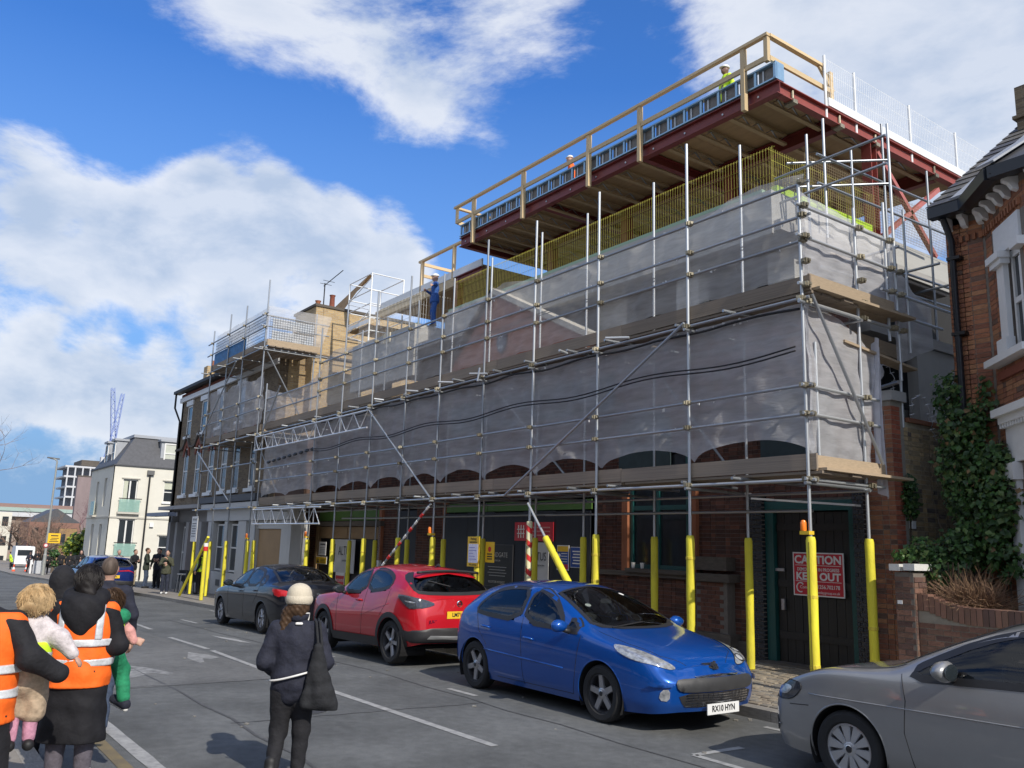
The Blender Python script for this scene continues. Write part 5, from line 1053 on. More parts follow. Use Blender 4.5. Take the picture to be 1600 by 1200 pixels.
def blob(c, r, n, nrm=(0, -1, .3)):
    for _ in range(n):
        d = Vector((random.gauss(0, 1), random.gauss(0, 1), random.gauss(0, 1))).normalized()*random.random()**.4; spots.append(((c[0]+d.x*r[0], c[1]+d.y*r[1], c[2]+d.z*r[2]), Vector(nrm)+d))
for c, r, n in (((-6.55, 13.0, 4.4), (.28, .4, .42), 900), ((-6.3, 12.75, 3.85), (.38, .28, .4), 1300), ((-5.95, 12.6, 3.3), (.42, .22, .38), 1200), ((-6.2, 12.7, 2.85), (.42, .3, .45), 1400), ((-6.5, 12.9, 3.3), (.3, .45, .5), 1100), ((-6.0, 12.55, 2.4), (.4, .25, .45), 1100), ((-5.7, 12.45, 2.75), (.3, .2, .4), 700), ((-6.35, 12.6, 2.1), (.35, .3, .35), 900), ((-7.1, 14.5, 3.5), (.2, .4, .7), 600), ((-7.1, 14.6, 2.5), (.2, .45, .8), 600), ((-6.02, 12.85, 4.25), (.12, .08, .4), 160), ((-5.75, 12.5, 1.95), (.35, .2, .3), 500)): blob((c[0]+.06, c[1], c[2]), r, int(n*.6))
leaves('foliage', IV, spots, leafm+[mat('leaf_brown', (.16, .1, .04), .7, var=.3)], .082, (4, 3, 3, 2, .5))
for k in range(9):
    p = Vector((-6.6+k*.11, 12.75, .3)); pts = [p]
    for _ in range(8): p = p+Vector((random.uniform(-.12, .12), random.uniform(-.05, .06), .42)); pts.append(p)
    MB().tube(pts, [.018-.0018*i for i in range(9)], 5).build('stem', mat('bark_dark', (.06, .045, .03), .9, var=.3), IV)
spots = []
for c, r, n in (((-7.23, 12.98, 2.85), (.09, .2, .32), 300), ((-7.2, 12.92, 3.1), (.1, .13, .14), 90)): blob(c, r, n, (1, -.4, .3))
SI = thing('climbing_plant', 'small green climber growing on the stock brick wall near the utility box', 'climber', (-7.23, 12.95, .12)); leaves('foliage', SI, spots, leafm, .075); MB().tube([(-7.26, 13.0, .2), (-7.25, 12.92, 1.2), (-7.26, 12.98, 2.6)], .012, 5).build('stem', MATS['bark_dark'], SI)
spots = []
for c, r, n in (((-6.6, 12.1, 2.0), (.3, .25, .26), 420), ((-6.35, 12.0, 1.78), (.25, .22, .25), 300), ((-6.8, 11.95, 1.98), (.2, .15, .1), 130), ((-6.2, 12.3, 2.1), (.3, .2, .3), 260)): blob(c, r, n)
SH = thing('garden_shrub', 'leafy green shrub leaning over the square garden wall pillar', 'shrub', (-6.4, 12.1, .12)); leaves('foliage', SH, spots, leafm, .07, (3, 3, 2, 3))
for k in range(12): MB().tube([(-6.5+.03*k, 12.1, .15), (-6.6+.05*k+random.uniform(-.1, .1), 12.05, 1.2), (-6.8+.08*k, 11.95+random.uniform(-.1, .1), 1.9)], .009, 4).build('stem', MATS['bark_dark'], SH)
DB = thing('dry_bush', 'rounded dry brown twiggy bush behind the low garden wall', 'bush', (-5.75, 11.98, .12)); b = MB()
for k in range(1500):
    d = Vector((random.gauss(0, 1), random.gauss(0, .7), abs(random.gauss(.5, .6)))).normalized(); o = Vector((-5.95+random.gauss(0, .14), 11.98, 1.3)); l = random.uniform(.25, .58); m = o+d*l*.6+Vector((random.gauss(0, .03), 0, random.gauss(0, .03))); e = o+d*l+Vector((random.gauss(0, .06), random.gauss(0, .04), random.gauss(0, .05)))
    b.mi(random.randrange(2)).tube([o+d*.08, m, e], [.004, .003, .0015], 3, False)
b.build('twigs', [mat('twig_dry', (.3, .19, .11), .9, var=.3, scale=20), mat('twig_dark', (.17, .1, .065), .9)], DB, fix=False); box('root_mound', (-6.3, 11.85, .13), (-5.1, 12.3, 1.15), gm, DB)
# ------------------------------------------------------------------ people: one smooth surface per body, one per garment
def sdf_mesh(prims, res, k=.035, cuts=(), amp=0., fr=23., infl=0.):
    lo = np.full(3, 1e9); hi = np.full(3, -1e9)
    for p in prims:
        if p[0] == 'c':
            for q, r in ((p[1], p[2]), (p[3], p[4])): lo = np.minimum(lo, np.array(q)-r); hi = np.maximum(hi, np.array(q)+r)
        else: lo = np.minimum(lo, np.array(p[1])-max(p[2])); hi = np.maximum(hi, np.array(p[1])+max(p[2]))
    for (pt, n) in cuts:                     # tighten the box along axis aligned cuts
        for a in range(3):
            if n[a] == 1: hi[a] = min(hi[a], pt[a])
            if n[a] == -1: lo[a] = max(lo[a], pt[a])
    lo -= .03+infl+res; hi += .03+infl+res; ax = [np.arange(lo[a], hi[a]+res, res) for a in range(3)]
    X, Y, Z = np.meshgrid(*ax, indexing='ij'); F = None
    for p in prims:
        if p[0] == 'c':
            a, b_ = np.array(p[1], float), np.array(p[3], float); ab = b_-a; l2 = max(ab@ab, 1e-9)
            t = np.clip(((X-a[0])*ab[0]+(Y-a[1])*ab[1]+(Z-a[2])*ab[2])/l2, 0, 1)
            d = np.sqrt((X-a[0]-t*ab[0])**2+(Y-a[1]-t*ab[1])**2+(Z-a[2]-t*ab[2])**2)-(p[2]+(p[4]-p[2])*t)
        else:
            c, r = p[1], p[2]; q = np.sqrt(((X-c[0])/r[0])**2+((Y-c[1])/r[1])**2+((Z-c[2])/r[2])**2); d = (q-1)*min(r)
        if F is None: F = d
        else: h = np.clip(.5+.5*(d-F)/k, 0, 1); F = d*(1-h)+F*h-k*h*(1-h)
    F = F-infl
    if amp: F = F+amp*(np.sin(fr*X+9*np.sin(4*Z)+1)*np.sin(fr*.8*Z+5*np.sin(5*X+2*Y))+.6*np.sin(fr*1.9*Y+fr*1.3*Z+3*np.sin(9*X)))
    for (pt, n) in cuts: F = np.maximum(F, (X-pt[0])*n[0]+(Y-pt[1])*n[1]+(Z-pt[2])*n[2])
    S = F < 0; nx, ny, nz = F.shape; cnt = np.zeros((nx-1, ny-1, nz-1)); acc = np.zeros((nx-1, ny-1, nz-1, 3))
    sl_ = lambda o, n: slice(o, n-1+o)
    for a in range(3):
        for u in (0, 1):
            for w in (0, 1):
                o0 = [0, 0, 0]; o1 = [0, 0, 0]; b_, c_ = [q for q in range(3) if q != a]; o0[b_] = o1[b_] = u; o0[c_] = o1[c_] = w; o1[a] = 1
                s0 = tuple(sl_(o0[q], F.shape[q]) for q in range(3)); s1 = tuple(sl_(o1[q], F.shape[q]) for q in range(3)); m = S[s0] != S[s1]
                t = np.where(m, F[s0]/np.where(m, F[s0]-F[s1], 1), 0); cnt += m
                for q in range(3): acc[..., q] += np.where(m, o0[q]+(t if q == a else 0), 0)
    act = cnt > 0; ids = -np.ones(act.shape, int); ids[act] = np.arange(act.sum()); I, J, K = np.nonzero(act)
    P = np.stack([I, J, K], 1)+acc[act]/cnt[act][:, None]; v = lo+P*res; f = []
    for a in range(3):
        b_, c_ = (a+1) % 3, (a+2) % 3; s0 = [slice(1, -1)]*3; s0[a] = slice(0, -1); s1 = list(s0); s1[a] = slice(1, None)
        A, B_ = S[tuple(s0)], S[tuple(s1)]; idx = np.argwhere(A != B_)
        if not len(idx): continue
        fl = A[tuple(idx.T)]; base = idx.copy()
        for q in range(3):
            if q != a: base[:, q] += 1
        def cell(db, dc): e = base.copy(); e[:, b_] -= db; e[:, c_] -= dc; return ids[e[:, 0], e[:, 1], e[:, 2]]
        q4 = np.stack([cell(1, 1), cell(0, 1), cell(0, 0), cell(1, 0)], 1); q4 = np.where(fl[:, None], q4, q4[:, ::-1]); f += [tuple(r) for r in q4 if min(r) >= 0]
    b = MB(); b.add([tuple(p) for p in v], f); return b
# ------------------------------------------------------------------ cars
def pchip(kn, x):
    """monotone cubic through the knots"""
    X = np.array([k[0] for k in kn], float); Y = np.array([k[1] for k in kn], float); x = np.clip(np.asarray(x, float), X[0], X[-1])
    h = np.diff(X); d = np.diff(Y)/h; m = np.zeros(len(X)); m[0], m[-1] = d[0], d[-1]
    for i in range(1, len(X)-1):
        if d[i-1]*d[i] > 0: w1_, w2_ = 2*h[i]+h[i-1], h[i]+2*h[i-1]; m[i] = (w1_+w2_)/(w1_/d[i-1]+w2_/d[i])
    i = np.clip(np.searchsorted(X, x)-1, 0, len(h)-1); t = (x-X[i])/h[i]
    return (2*t**3-3*t**2+1)*Y[i]+(t**3-2*t**2+t)*h[i]*m[i]+(-2*t**3+3*t**2)*Y[i+1]+(t**3-t**2)*h[i]*m[i+1]
def chaikin(p, n=2, closed=True):
    for _ in range(n):
        q = []; m = len(p)
        for i in range(m if closed else m-1):
            a, c = Vector(p[i]), Vector(p[(i+1) % m]); q += [a*.75+c*.25, a*.25+c*.75]
        p = q if closed else [Vector(p[0])]+q+[Vector(p[-1])]
    return [Vector(a) for a in p]
tyrem = mat('tyre_rubber', (.018, .018, .019), .85, var=.2); rimm = mat('rim_silver', (.42, .42, .44), .3, metal=.8, var=.06); rimd = mat('rim_dark', (.05, .05, .055), .4, metal=.5)
cglass = mat('car_glass', (.018, .024, .028), .03, spec=.75, var=.2); trim = mat('black_trim', (.02, .02, .022), .5, var=.15); chrome = mat('chrome', (.75, .76, .78), .12, metal=1., var=.03); seamm = mat('seam', (.008, .008, .01), .7)
lampg = mat('lamp_clear', (.2, .21, .23), .1, rgb2=(.72, .74, .76), scale=17, metal=.55); lampd = mat('lamp_dark', (.05, .055, .065), .06, spec=.8, var=.4, scale=20); lampr = mat('lamp_red', (.42, .015, .02), .12, var=.2, scale=16)
platew = mat('plate_white', (.74, .75, .74), .4, var=.03); platey = mat('plate_yellow', (.78, .5, .03), .4, var=.03)
def paint(name, rgb, met=.45): 
    m = mat(name, rgb, .3, metal=met, coat=1., var=.03, spec=.2); nt = m.node_tree; N = nt.nodes; L = nt.links; p = N['Principled BSDF']; src = p.inputs['Base Color'].links[0].from_socket
    tc = N.new('ShaderNodeTexCoord'); sp_ = N.new('ShaderNodeSeparateXYZ'); L.new(tc.outputs['Object'], sp_.inputs[0]); nz = N.new('ShaderNodeTexNoise'); L.new(tc.outputs['Object'], nz.inputs[0]); nz.inputs['Scale'].default_value = 9; nz.inputs['Detail'].default_value = 8
    mr = N.new('ShaderNodeMapRange'); L.new(sp_.outputs[2], mr.inputs[0]); mr.inputs[1].default_value = .2; mr.inputs[2].default_value = .62; mr.inputs[3].default_value = .14; mr.inputs[4].default_value = .01
    mu = N.new('ShaderNodeMath'); mu.operation = 'MULTIPLY'; L.new(mr.outputs[0], mu.inputs[0]); L.new(nz.outputs[0], mu.inputs[1])
    mx = N.new('ShaderNodeMix'); mx.data_type = 'RGBA'; L.new(mu.outputs[0], mx.inputs['Factor']); L.new(src, mx.inputs['A']); mx.inputs['B'].default_value = (.1, .095, .085, 1); L.new(mx.outputs['Result'], p.inputs['Base Color'])
    iv = N.new('ShaderNodeMath'); iv.operation = 'SUBTRACT'; iv.inputs[0].default_value = 1; L.new(mu.outputs[0], iv.inputs[1]); L.new(iv.outputs[0], p.inputs['Coat Weight']); return m
def glassmat():
    m = bpy.data.materials.new('car_glass'); m.use_nodes = True; nt = m.node_tree; N = nt.nodes; L = nt.links; N.clear()
    t = N.new('ShaderNodeBsdfTransparent'); t.inputs[0].default_value = (.58, .63, .62, 1); g = N.new('ShaderNodeBsdfGlossy'); g.inputs['Roughness'].default_value = .02; g.inputs['Color'].default_value = (1, 1, 1, 1); f = N.new('ShaderNodeFresnel'); f.inputs[0].default_value = 1.55
    a = N.new('ShaderNodeMixShader'); L.new(f.outputs[0], a.inputs[0]); L.new(t.outputs[0], a.inputs[1]); L.new(g.outputs[0], a.inputs[2]); o = N.new('ShaderNodeOutputMaterial'); L.new(a.outputs[0], o.inputs[0]); return m
carglass = glassmat(); seatm = mat('seat_fabric', (.045, .045, .05), .9, var=.2); lining = mat('cabin_lining', (.035, .035, .038), .9)
class Car:
    def __init__(s, name, label, P, M, paintm, group=None):
        s.P = P; s.M = M; s.pm = paintm; s.foh, s.wb, s.L = P['foh'], P['wb'], P['L']; s.W2 = P['W']/2
        s.root = link(name, None, None, M, label=label, cat='car', group=group); s.shell()
    def X(s, t): return s.foh-t
    def shell(s):
        P = s.P; L = s.L; W2 = s.W2; rot = np.sort(np.concatenate([L*0+.35*(1-np.cos(np.linspace(0, PI/2, 14))), np.arange(.38, L-.36, .03), L-.35*(1-np.cos(np.linspace(0, PI/2, 14)))]))
        rot = np.unique(rot.round(4)); n = len(rot); pl = pchip(P['plan'], rot)*W2
        col = []
        for i in range(5):
            w = pchip(P['k'][i], rot)*pl; z = pchip(P['z'][i], rot)
            ff = np.clip(1-rot/.5, 0, 1)**2; fr = np.clip(1-(L-rot)/.5, 0, 1)**2
            col.append((rot+P['dxf'][i]*ff-P['dxr'][i]*fr, w, z))
        zc = pchip(P['zc'], rot); x4, w4, z4 = col[4]
        col.append((x4, w4*.53, z4+(zc-z4)*.72)); col.append((x4, w4*0, zc))
        A = np.array(col)                       # 7,3,n
        SUB = 6; kv = np.arange(7); fv = np.linspace(0, 6, 6*SUB+1); G = np.zeros((len(fv), 3, n))
        for j in range(n):
            for c in range(3): G[:, c, j] = pchip(list(zip(kv, A[:, c, j])), fv)
        nv = len(fv); j3 = 3*SUB; v = []; f = []
        bl = (P['bulge'], P['bulger'])
        for j, sg in ((0, 1), (n-1, -1)):      # the ends: top edge follows the cap
            x3, w3, z3 = G[j3, :, j]; zt_ = G[-1, 2, j]
            for q in range(j3, nv):
                t = (q-j3)/(nv-1-j3); G[q, :, j] = (x3-sg*bl[0 if sg > 0 else 1]*(1-(1-t)**2), w3*(1-t), z3+(zt_-z3)*(1-(1-t)**2))
        idx = {}
        def vid(q, j, sd):
            if q == nv-1: sd = 1
            k = (q, j, sd)
            if k not in idx: idx[k] = len(v); v.append((s.X(G[q, 0, j]), sd*G[q, 1, j], G[q, 2, j]))
            return idx[k]
        for sd in (1, -1):
            for q in range(nv-1):
                for j in range(n-1): f.append((vid(q, j, sd), vid(q, j+1, sd), vid(q+1, j+1, sd), vid(q+1, j, sd)))
        m = nv-1-j3
        for j, sg in ((0, 1), (n-1, -1)):
            row = {}
            for q in range(j3+1):
                for t in range(-m, m+1):
                    tt = abs(t)/m
                    if tt == 1: row[q, t] = vid(q, j, 1 if t > 0 else -1)
                    elif q == j3: row[q, t] = vid(nv-1-abs(t), j, 1 if t > 0 else -1)
                    else:
                        x, w, z = G[q, :, j]; u = 1-tt; row[q, t] = len(v); zt_ = G[-1, 2, j]-G[j3, 2, j]
                        v.append((s.X(x-sg*bl[0 if sg > 0 else 1]*(1-(1-u)**2)), w*t/m, z+zt_*(q/j3)**3*(1-(1-u)**2)))
            for q in range(j3):
                for t in range(-m, m): f.append((row[q, t], row[q, t+1], row[q+1, t+1], row[q+1, t]))
        s.bvh = BVHTree.FromPolygons([Vector(p) for p in v], f)
        # wheel arches: snap a ring of vertices, drop the faces inside
        va = np.array(v); ra = P['arch']; drop = np.zeros(len(va), bool)
        for xw in (0., -s.wb):
            dx, dz = va[:, 0]-xw, va[:, 2]-P['r']; d = np.hypot(dx, dz); side = np.abs(va[:, 1]) > .62*W2
            near = side & (np.abs(d-ra) < .024); k = ra/np.maximum(d, 1e-6)
            va[near, 0] = xw+dx[near]*k[near]; va[near, 2] = P['r']+dz[near]*k[near]
            drop |= side & (np.hypot(va[:, 0]-xw, va[:, 2]-P['r']) < ra+1e-4)
        f2 = [q for q in f if not all(drop[i] for i in q)]; kv_ = np.zeros(len(va), bool)
        for q in f2: kv_[list(q)] = True
        for xw in (0., -s.wb):
            dx, dz = va[:, 0]-xw, va[:, 2]-P['r']; d = np.hypot(dx, dz); m_ = kv_ & (np.abs(va[:, 1]) > .62*W2) & (d < ra) & (d > ra*.5); k = ra/np.maximum(d, 1e-6)
            va[m_, 0] = xw+dx[m_]*k[m_]; va[m_, 2] = P['r']+dz[m_]*k[m_]
        s.va, s.f2, s.cuts = va, f2, []
        b = MB(); zb = P['z'][0][len(P['z'][0])//2][1]
        b.box((s.X(s.L-.25), -W2*.72, zb+.02), (s.X(.25), W2*.72, zb+.06))
        for sd in (1, -1):
            b.box((-s.wb+ra, sd*W2*.7 if sd > 0 else -W2*.93, zb+.005), (-ra, W2*.93 if sd > 0 else -W2*.7, zb+.05))
            for xw in (0., -s.wb):
                arc = [(xw+(ra+.012)*math.cos(t), P['r']+(ra+.012)*math.sin(t)) for t in np.linspace(-.5, PI+.5, 22)]
                for y0, y1 in ((W2*.45, W2*.965),): b.grid(lambda i, y: (arc[int(i)][0], sd*y, arc[int(i)][1]), range(22), [y0, y1])
                b.add([(xw, sd*W2*.46, P['r'])]+[(a, sd*W2*.46, c) for a, c in arc], [(0, i, i+1) for i in range(1, 22)])
        b.build('underbody', mat('underbody', (.008, .008, .009), .95), s.root, mw=s.M, fix=False)
        lip = P.get('lip')
        for sd in (1, -1):
            for xw in (0., -s.wb):
                if lip:
                    pts = [(xw+q*math.cos(t), 0, P['r']+q*math.sin(t)) for q, ts in ((ra+.002, np.linspace(-.28, PI+.28, 26)), (ra+lip, np.linspace(PI+.24, -.24, 26))) for t in ts]
                    s.patch('arch_trim', pts, (0, -sd, 0), trim, .012, sm=0)
                else:
                    ts = np.linspace(-.35, PI+.35, 30); q = [s.hit((xw+(ra+.006)*math.cos(t), 3*sd, P['r']+(ra+.006)*math.sin(t)), (0, -sd, 0)) for t in ts]
                    q = [p[0]+Vector((0, -sd*.006, 0)) for p in q if p]
                    if len(q) > 3: MB().tube(q, .009, 6).build('arch_lip', s.pm, s.root, smooth=True, mw=s.M)
    def hit(s, o, d):
        h = s.bvh.ray_cast(Vector(o), Vector(d).normalized())
        return (h[0], h[1]) if h[0] is not None else None
    def patch(s, name, pts, d, m, off=.004, sm=1, par=None, g=.045, smooth=True):
        d = Vector(d).normalized(); pts = chaikin(pts, sm) if sm else [Vector(p) for p in pts]
        e1 = d.orthogonal().normalized(); e2 = d.cross(e1); P2 = [Vector((p.dot(e1), p.dot(e2))) for p in pts]
        n = len(P2); xs = [p.x for p in P2]; ys = [p.y for p in P2]; extra = []
        def inside(x, y):
            c = False; j = n-1
            for i in range(n):
                if (P2[i].y > y) != (P2[j].y > y) and x < (P2[j].x-P2[i].x)*(y-P2[i].y)/(P2[j].y-P2[i].y)+P2[i].x: c = not c
                j = i
            return c
        for x in np.arange(min(xs)+g/2, max(xs), g):
            for y in np.arange(min(ys)+g/2, max(ys), g):
                if inside(x, y): extra.append(Vector((x, y)))
        r = delaunay_2d_cdt(P2+extra, [(i, (i+1) % n) for i in range(n)], [], 1, 1e-5)
        vs = []
        for p in r[0]:
            o = e1*p.x+e2*p.y-d*6; h = s.bvh.ray_cast(o, d)
            if h[0] is None: h = s.bvh.find_nearest(o+d*5.2)
            nn = h[1] if h[1].dot(d) < 0 else -h[1]; vs.append(h[0]+nn*off)
        b = MB(); b.add(vs, [tuple(t) for t in r[2]]); ob_ = b.build(name, m, par or s.root, smooth=smooth, mw=s.M)
        me = ob_.data                       # face the outside
        if sum(p.normal.dot(d)*p.area for p in me.polygons) > 0: me.flip_normals()
        return ob_
    def both(s, name, pts, d, m, off=.004, sm=1, frame=0, **k):
        for sd in (1, -1):
            q = [(s.X(p[0]), sd*p[1], p[2]) for p in pts]; dd = (d[0], -sd*d[1] if d[1] else 0, d[2])
            if frame:
                c = sum((Vector(p) for p in q), Vector())/len(q); s.patch('window_frame', [c+(Vector(p)-c)*frame for p in q], dd, trim, off*.4, sm)
            s.patch(name, q, dd, m, off, sm, **k)
    def sym(s, name, half, d, m, off=.004, sm=1, **k):
        """a patch across the centre line; half outline from one centre end to the other"""
        q = [(s.X(p[0]), p[1], p[2]) for p in half]+[(s.X(p[0]), -p[1], p[2]) for p in reversed(half) if abs(p[1]) > 1e-6]
        return s.patch(name, q, d, m, off, sm, **k)
    def window(s, name, pts, d, sm=1, w=.045, sym=False):
        for sd in ((1,) if sym else (1, -1)):
            if sym: q = [(s.X(p[0]), p[1], p[2]) for p in pts]+[(s.X(p[0]), -p[1], p[2]) for p in reversed(pts) if abs(p[1]) > 1e-6]; dd = Vector(d)
            else: q = [(s.X(p[0]), sd*p[1], p[2]) for p in pts]; dd = Vector((d[0], -sd*d[1], d[2]))
            dd.normalize(); q = chaikin(q, sm) if sm else [Vector(p) for p in q]; e1 = dd.orthogonal().normalized(); e2 = dd.cross(e1)
            s.patch(name, q, dd, carglass, .003, 0); P2 = [Vector((p.dot(e1), p.dot(e2))) for p in q]; s.cuts.append((P2, e1, e2, dd))
            n = len(P2); ar = sum(P2[i].x*P2[(i+1) % n].y-P2[(i+1) % n].x*P2[i].y for i in range(n)); sg = 1 if ar > 0 else -1; vs = []; D = []
            for i in range(n):
                k = max(1, int((P2[(i+1) % n]-P2[i]).length/.04))
                for t in range(k): D.append(P2[i].lerp(P2[(i+1) % n], t/k))
            n = len(D)
            for i in range(n):
                t = (D[(i+1) % n]-D[i-1]).normalized(); nn = Vector((t.y, -t.x))*sg
                for o_ in (-.012, w):
                    p = D[i]+nn*o_; o = e1*p.x+e2*p.y-dd*6; h = s.bvh.ray_cast(o, dd)
                    if h[0] is None: h = s.bvh.find_nearest(o+dd*5.2)
                    vs.append(h[0]+(h[1] if h[1].dot(dd) < 0 else -h[1])*(.006 if o_ < 0 else .004))
            b = MB(); b.add(vs, [(2*i, 2*i+1, 2*((i+1) % n)+1, 2*((i+1) % n)) for i in range(n)]); b.build('window_trim', trim, s.root, smooth=True, mw=s.M)
    def finish(s, xs=(2.2, 3.15), xd=1.45):
        va, f = s.va, s.f2; inn = np.zeros(len(va), bool); fn = None
        drop = set()
        for P2, e1, e2, dd in s.cuts:
            px, py = va@np.array(e1), va@np.array(e2); c = np.zeros(len(va), bool); n = len(P2); j = n-1
            for i in range(n):
                yi, yj, xi, xj = P2[i].y, P2[j].y, P2[i].x, P2[j].x
                if abs(yj-yi) > 1e-9: m = ((yi > py) != (yj > py)) & (px < (xj-xi)*(py-yi)/(yj-yi)+xi); c ^= m
                j = i
            dn = np.array(dd)
            for k, q in enumerate(f):
                if c[list(q)].any() and k not in drop:
                    cen = va[list(q)].mean(0); h = s.bvh.ray_cast(Vector(cen-dn*6), dd)
                    if h[0] is not None and (h[0]-Vector(cen)).length < .06: drop.add(k)
        f = [q for k, q in enumerate(f) if k not in drop]; b = MB(); b.add([tuple(p) for p in va], f); o = b.build('body', s.pm, s.root, smooth=48, mw=s.M)
        me = o.data; nv = np.zeros(len(va)*3); me.vertices.foreach_get('normal', nv); nv = nv.reshape(-1, 3); b = MB(); b.add([tuple(p) for p in va-nv*.016], f); b.build('cabin_lining', lining, s.root, smooth=True, mw=s.M, fix=False)
        if 'seat' not in BR:
            BR['seat'] = sdf_mesh([('c', (.0, -.17, .3), .09, (0, .17, .3), .09), ('c', (.3, -.16, .32), .08, (.3, .16, .32), .08), ('c', (-.12, -.15, .45), .08, (-.27, -.13, .82), .07), ('c', (-.12, .15, .45), .08, (-.27, .13, .82), .07), ('c', (-.15, 0, .5), .1, (-.27, 0, .8), .08), ('c', (-.32, -.07, .98), .055, (-.32, .07, .98), .055), ('c', (-.29, 0, .85), .03, (-.31, 0, .95), .03)], .028, k=.07).mesh('seat', seatm, smooth=True, fix=False)
        for x in xs:
            for y in (-.37, .37): link('seat', BR['seat'], s.root, s.M @ Matrix.Translation((s.X(x)-.05, y, .05 if x == xs[0] else .02)))
        b = MB(); b.prism([(xd-.28, .5), (xd-.28, .9), (xd, .93), (xd+.12, .86), (xd+.1, .5)], lambda a, c, d: (s.X(a), d, c), -.66, .66); b.build('dashboard', lining, s.root, mw=s.M)
        MB().tube([(s.X(xd+.28)+.05*math.sin(a), -.37+.18*math.cos(a), .88+.17*math.sin(a)) for a in np.linspace(0, 2*PI, 22)], .016, 6).build('steering_wheel', lining, s.root, mw=s.M, smooth=True)
        MB().box((s.X(xd+.4), -.09, 1.25), (s.X(xd+.38), .09, 1.31)).build('rear_view_mirror', lining, s.root, mw=s.M)
    def seam(s, pts, d, sides=(1, -1), r=.0035, m=None, name='door_seam'):
        for sd in sides:
            q = []
            for a, c in zip(pts, pts[1:]):
                for t in np.linspace(0, 1, 9):
                    p = Vector(a).lerp(Vector(c), t); h = s.hit((s.X(p.x) if d[1] else s.X(p.x)-4*d[0], 3*sd if d[1] else sd*p.y, p.z if not d[2] else 4), (d[0], -sd*abs(d[1]), d[2]))
                    if h: q.append(h[0])
            if len(q) > 2: MB().tube(q, r, 5).build(name, m or seamm, s.root, mw=s.M, smooth=True)
    def handle(s, x, z, m=None):
        for sd in (1, -1):
            h = s.hit((s.X(x), 3*sd, z), (0, -sd, 0))
            if not h: continue
            y = h[0].y; b = MB(); b.tube([(s.X(x)+.1, y-.005*sd, z-.012), (s.X(x)+.07, y+.03*sd, z), (s.X(x)-.06, y+.032*sd, z+.004), (s.X(x)-.1, y-.005*sd, z+.005)], [.012, .015, .015, .012], 8); b.build('door_handle', m or s.pm, s.root, mw=s.M, smooth=True)
    def mirror(s, x, z, m=None, sz=(.085, .12, .075)):
        for sd in (1, -1):
            h = s.hit((s.X(x), 3*sd, z-.06), (0, -sd, 0)); y = h[0].y if h else .8*sd
            mr_ = link('wing_mirror', None, s.root, s.M @ Matrix.Translation((s.X(x), y, z)))
            b = MB(); b.ball((0, 0, 0), 1, 18); b.v = [(s.X(x)+.0+(sz[0]*px if px > 0 else sz[0]*.55*px), y+sd*(.145+sz[1]*py), z+sz[2]*pz*(1-.15*py*sd)) for px, py, pz in b.v]; b.build('mirror_shell', m or s.pm, mr_, smooth=True, mw=s.M)
            b = MB(); b.tube([(s.X(x)+.02, y-.02*sd, z-.07), (s.X(x), y+.09*sd, z-.045)], [.035, .025], 8); b.build('mirror_arm', trim, mr_, smooth=True, mw=s.M)
            b = MB(); b.ball((0, 0, 0), 1, 14); b.v = [(s.X(x)-.05+.006*px, y+sd*(.145+sz[1]*.82*py), z+sz[2]*.78*pz) for px, py, pz in b.v]; b.build('mirror_glass', cglass, mr_, smooth=True, mw=s.M)
    def wheels(s, style, rimr, tw=.205, m1=None):
        r = s.P['r']; m1 = m1 or rimm
        ty = MB().lathe([(rimr-.005, -.5*tw+.02), (rimr+.012, -.5*tw), (r-.035, -.5*tw-.004), (r-.012, -.5*tw+.012), (r, -.5*tw+.035), (r, .5*tw-.035), (r-.012, .5*tw-.012), (r-.035, .5*tw+.004), (rimr+.012, .5*tw), (rimr-.005, .5*tw-.02)], ax=(0, 1, 0), n=48).mesh('tyre', tyrem, smooth=35)
        b = MB(); b.lathe([(rimr, .5*tw-.018), (rimr-.012, .5*tw-.016), (rimr-.02, .5*tw-.04), (rimr-.03, 0), (.0, -.02)], ax=(0, 1, 0), n=40); ba = b.mesh('rim_barrel', rimd if style != 'cap' else rimm, smooth=35)
        b = MB(); yo = .5*tw-.02
        def sp(a, r0, r1, w0, w1_, y0, y1, t=.018, k=0):
            c, sn = math.cos(a), math.sin(a); q = []
            for rr, w, y in ((r0, w0, y0), (r1, w1_, y1)):
                for e in (-1, 1): q += [(rr*c-e*w*sn, y, rr*sn+e*w*c), (rr*c-e*(w+.006)*sn, y-t, rr*sn+e*(w+.006)*c)]
            b.mi(k).add(q, [(0, 2, 6, 4), (1, 5, 7, 3), (0, 4, 5, 1), (2, 3, 7, 6), (4, 6, 7, 5), (0, 1, 3, 2)])
        if style == 'five':
            for i in range(5): sp(2*PI*i/5+.3, .05, rimr-.01, .034, .03, yo-.012, yo-.006)
            for i in range(5): sp(2*PI*i/5+.3+.26, .05, .085, .02, .005, yo-.02, yo-.03)
        elif style == 'twin':
            for i in range(5):
                for e in (-.16, .16): sp(2*PI*i/5+.5+e*.5, .05, rimr-.01, .02, .013, yo-.01, yo-.006)
                sp(2*PI*i/5+.5, .08, rimr-.012, .03, .045, yo-.03, yo-.028, .01, 1)
        else:
            nn = 10 if style == 'cap' else 8
            for i in range(nn): sp(2*PI*i/nn+.2, .06, rimr-.008, .014, .042 if nn == 10 else .036, yo-.004, yo-.008, .012)
        b.mi(0).lathe([(.0, yo+.004), (.036, yo+.002), (.062, yo-.008), (.066, yo-.03)], ax=(0, 1, 0), n=20)
        if style == 'cap' or style == 'eight': b.lathe([(rimr, yo+.002), (rimr-.016, yo+.004), (rimr-.02, yo-.012)], ax=(0, 1, 0), n=40)
        me = b.mesh('spokes', [m1, rimd], smooth=25)
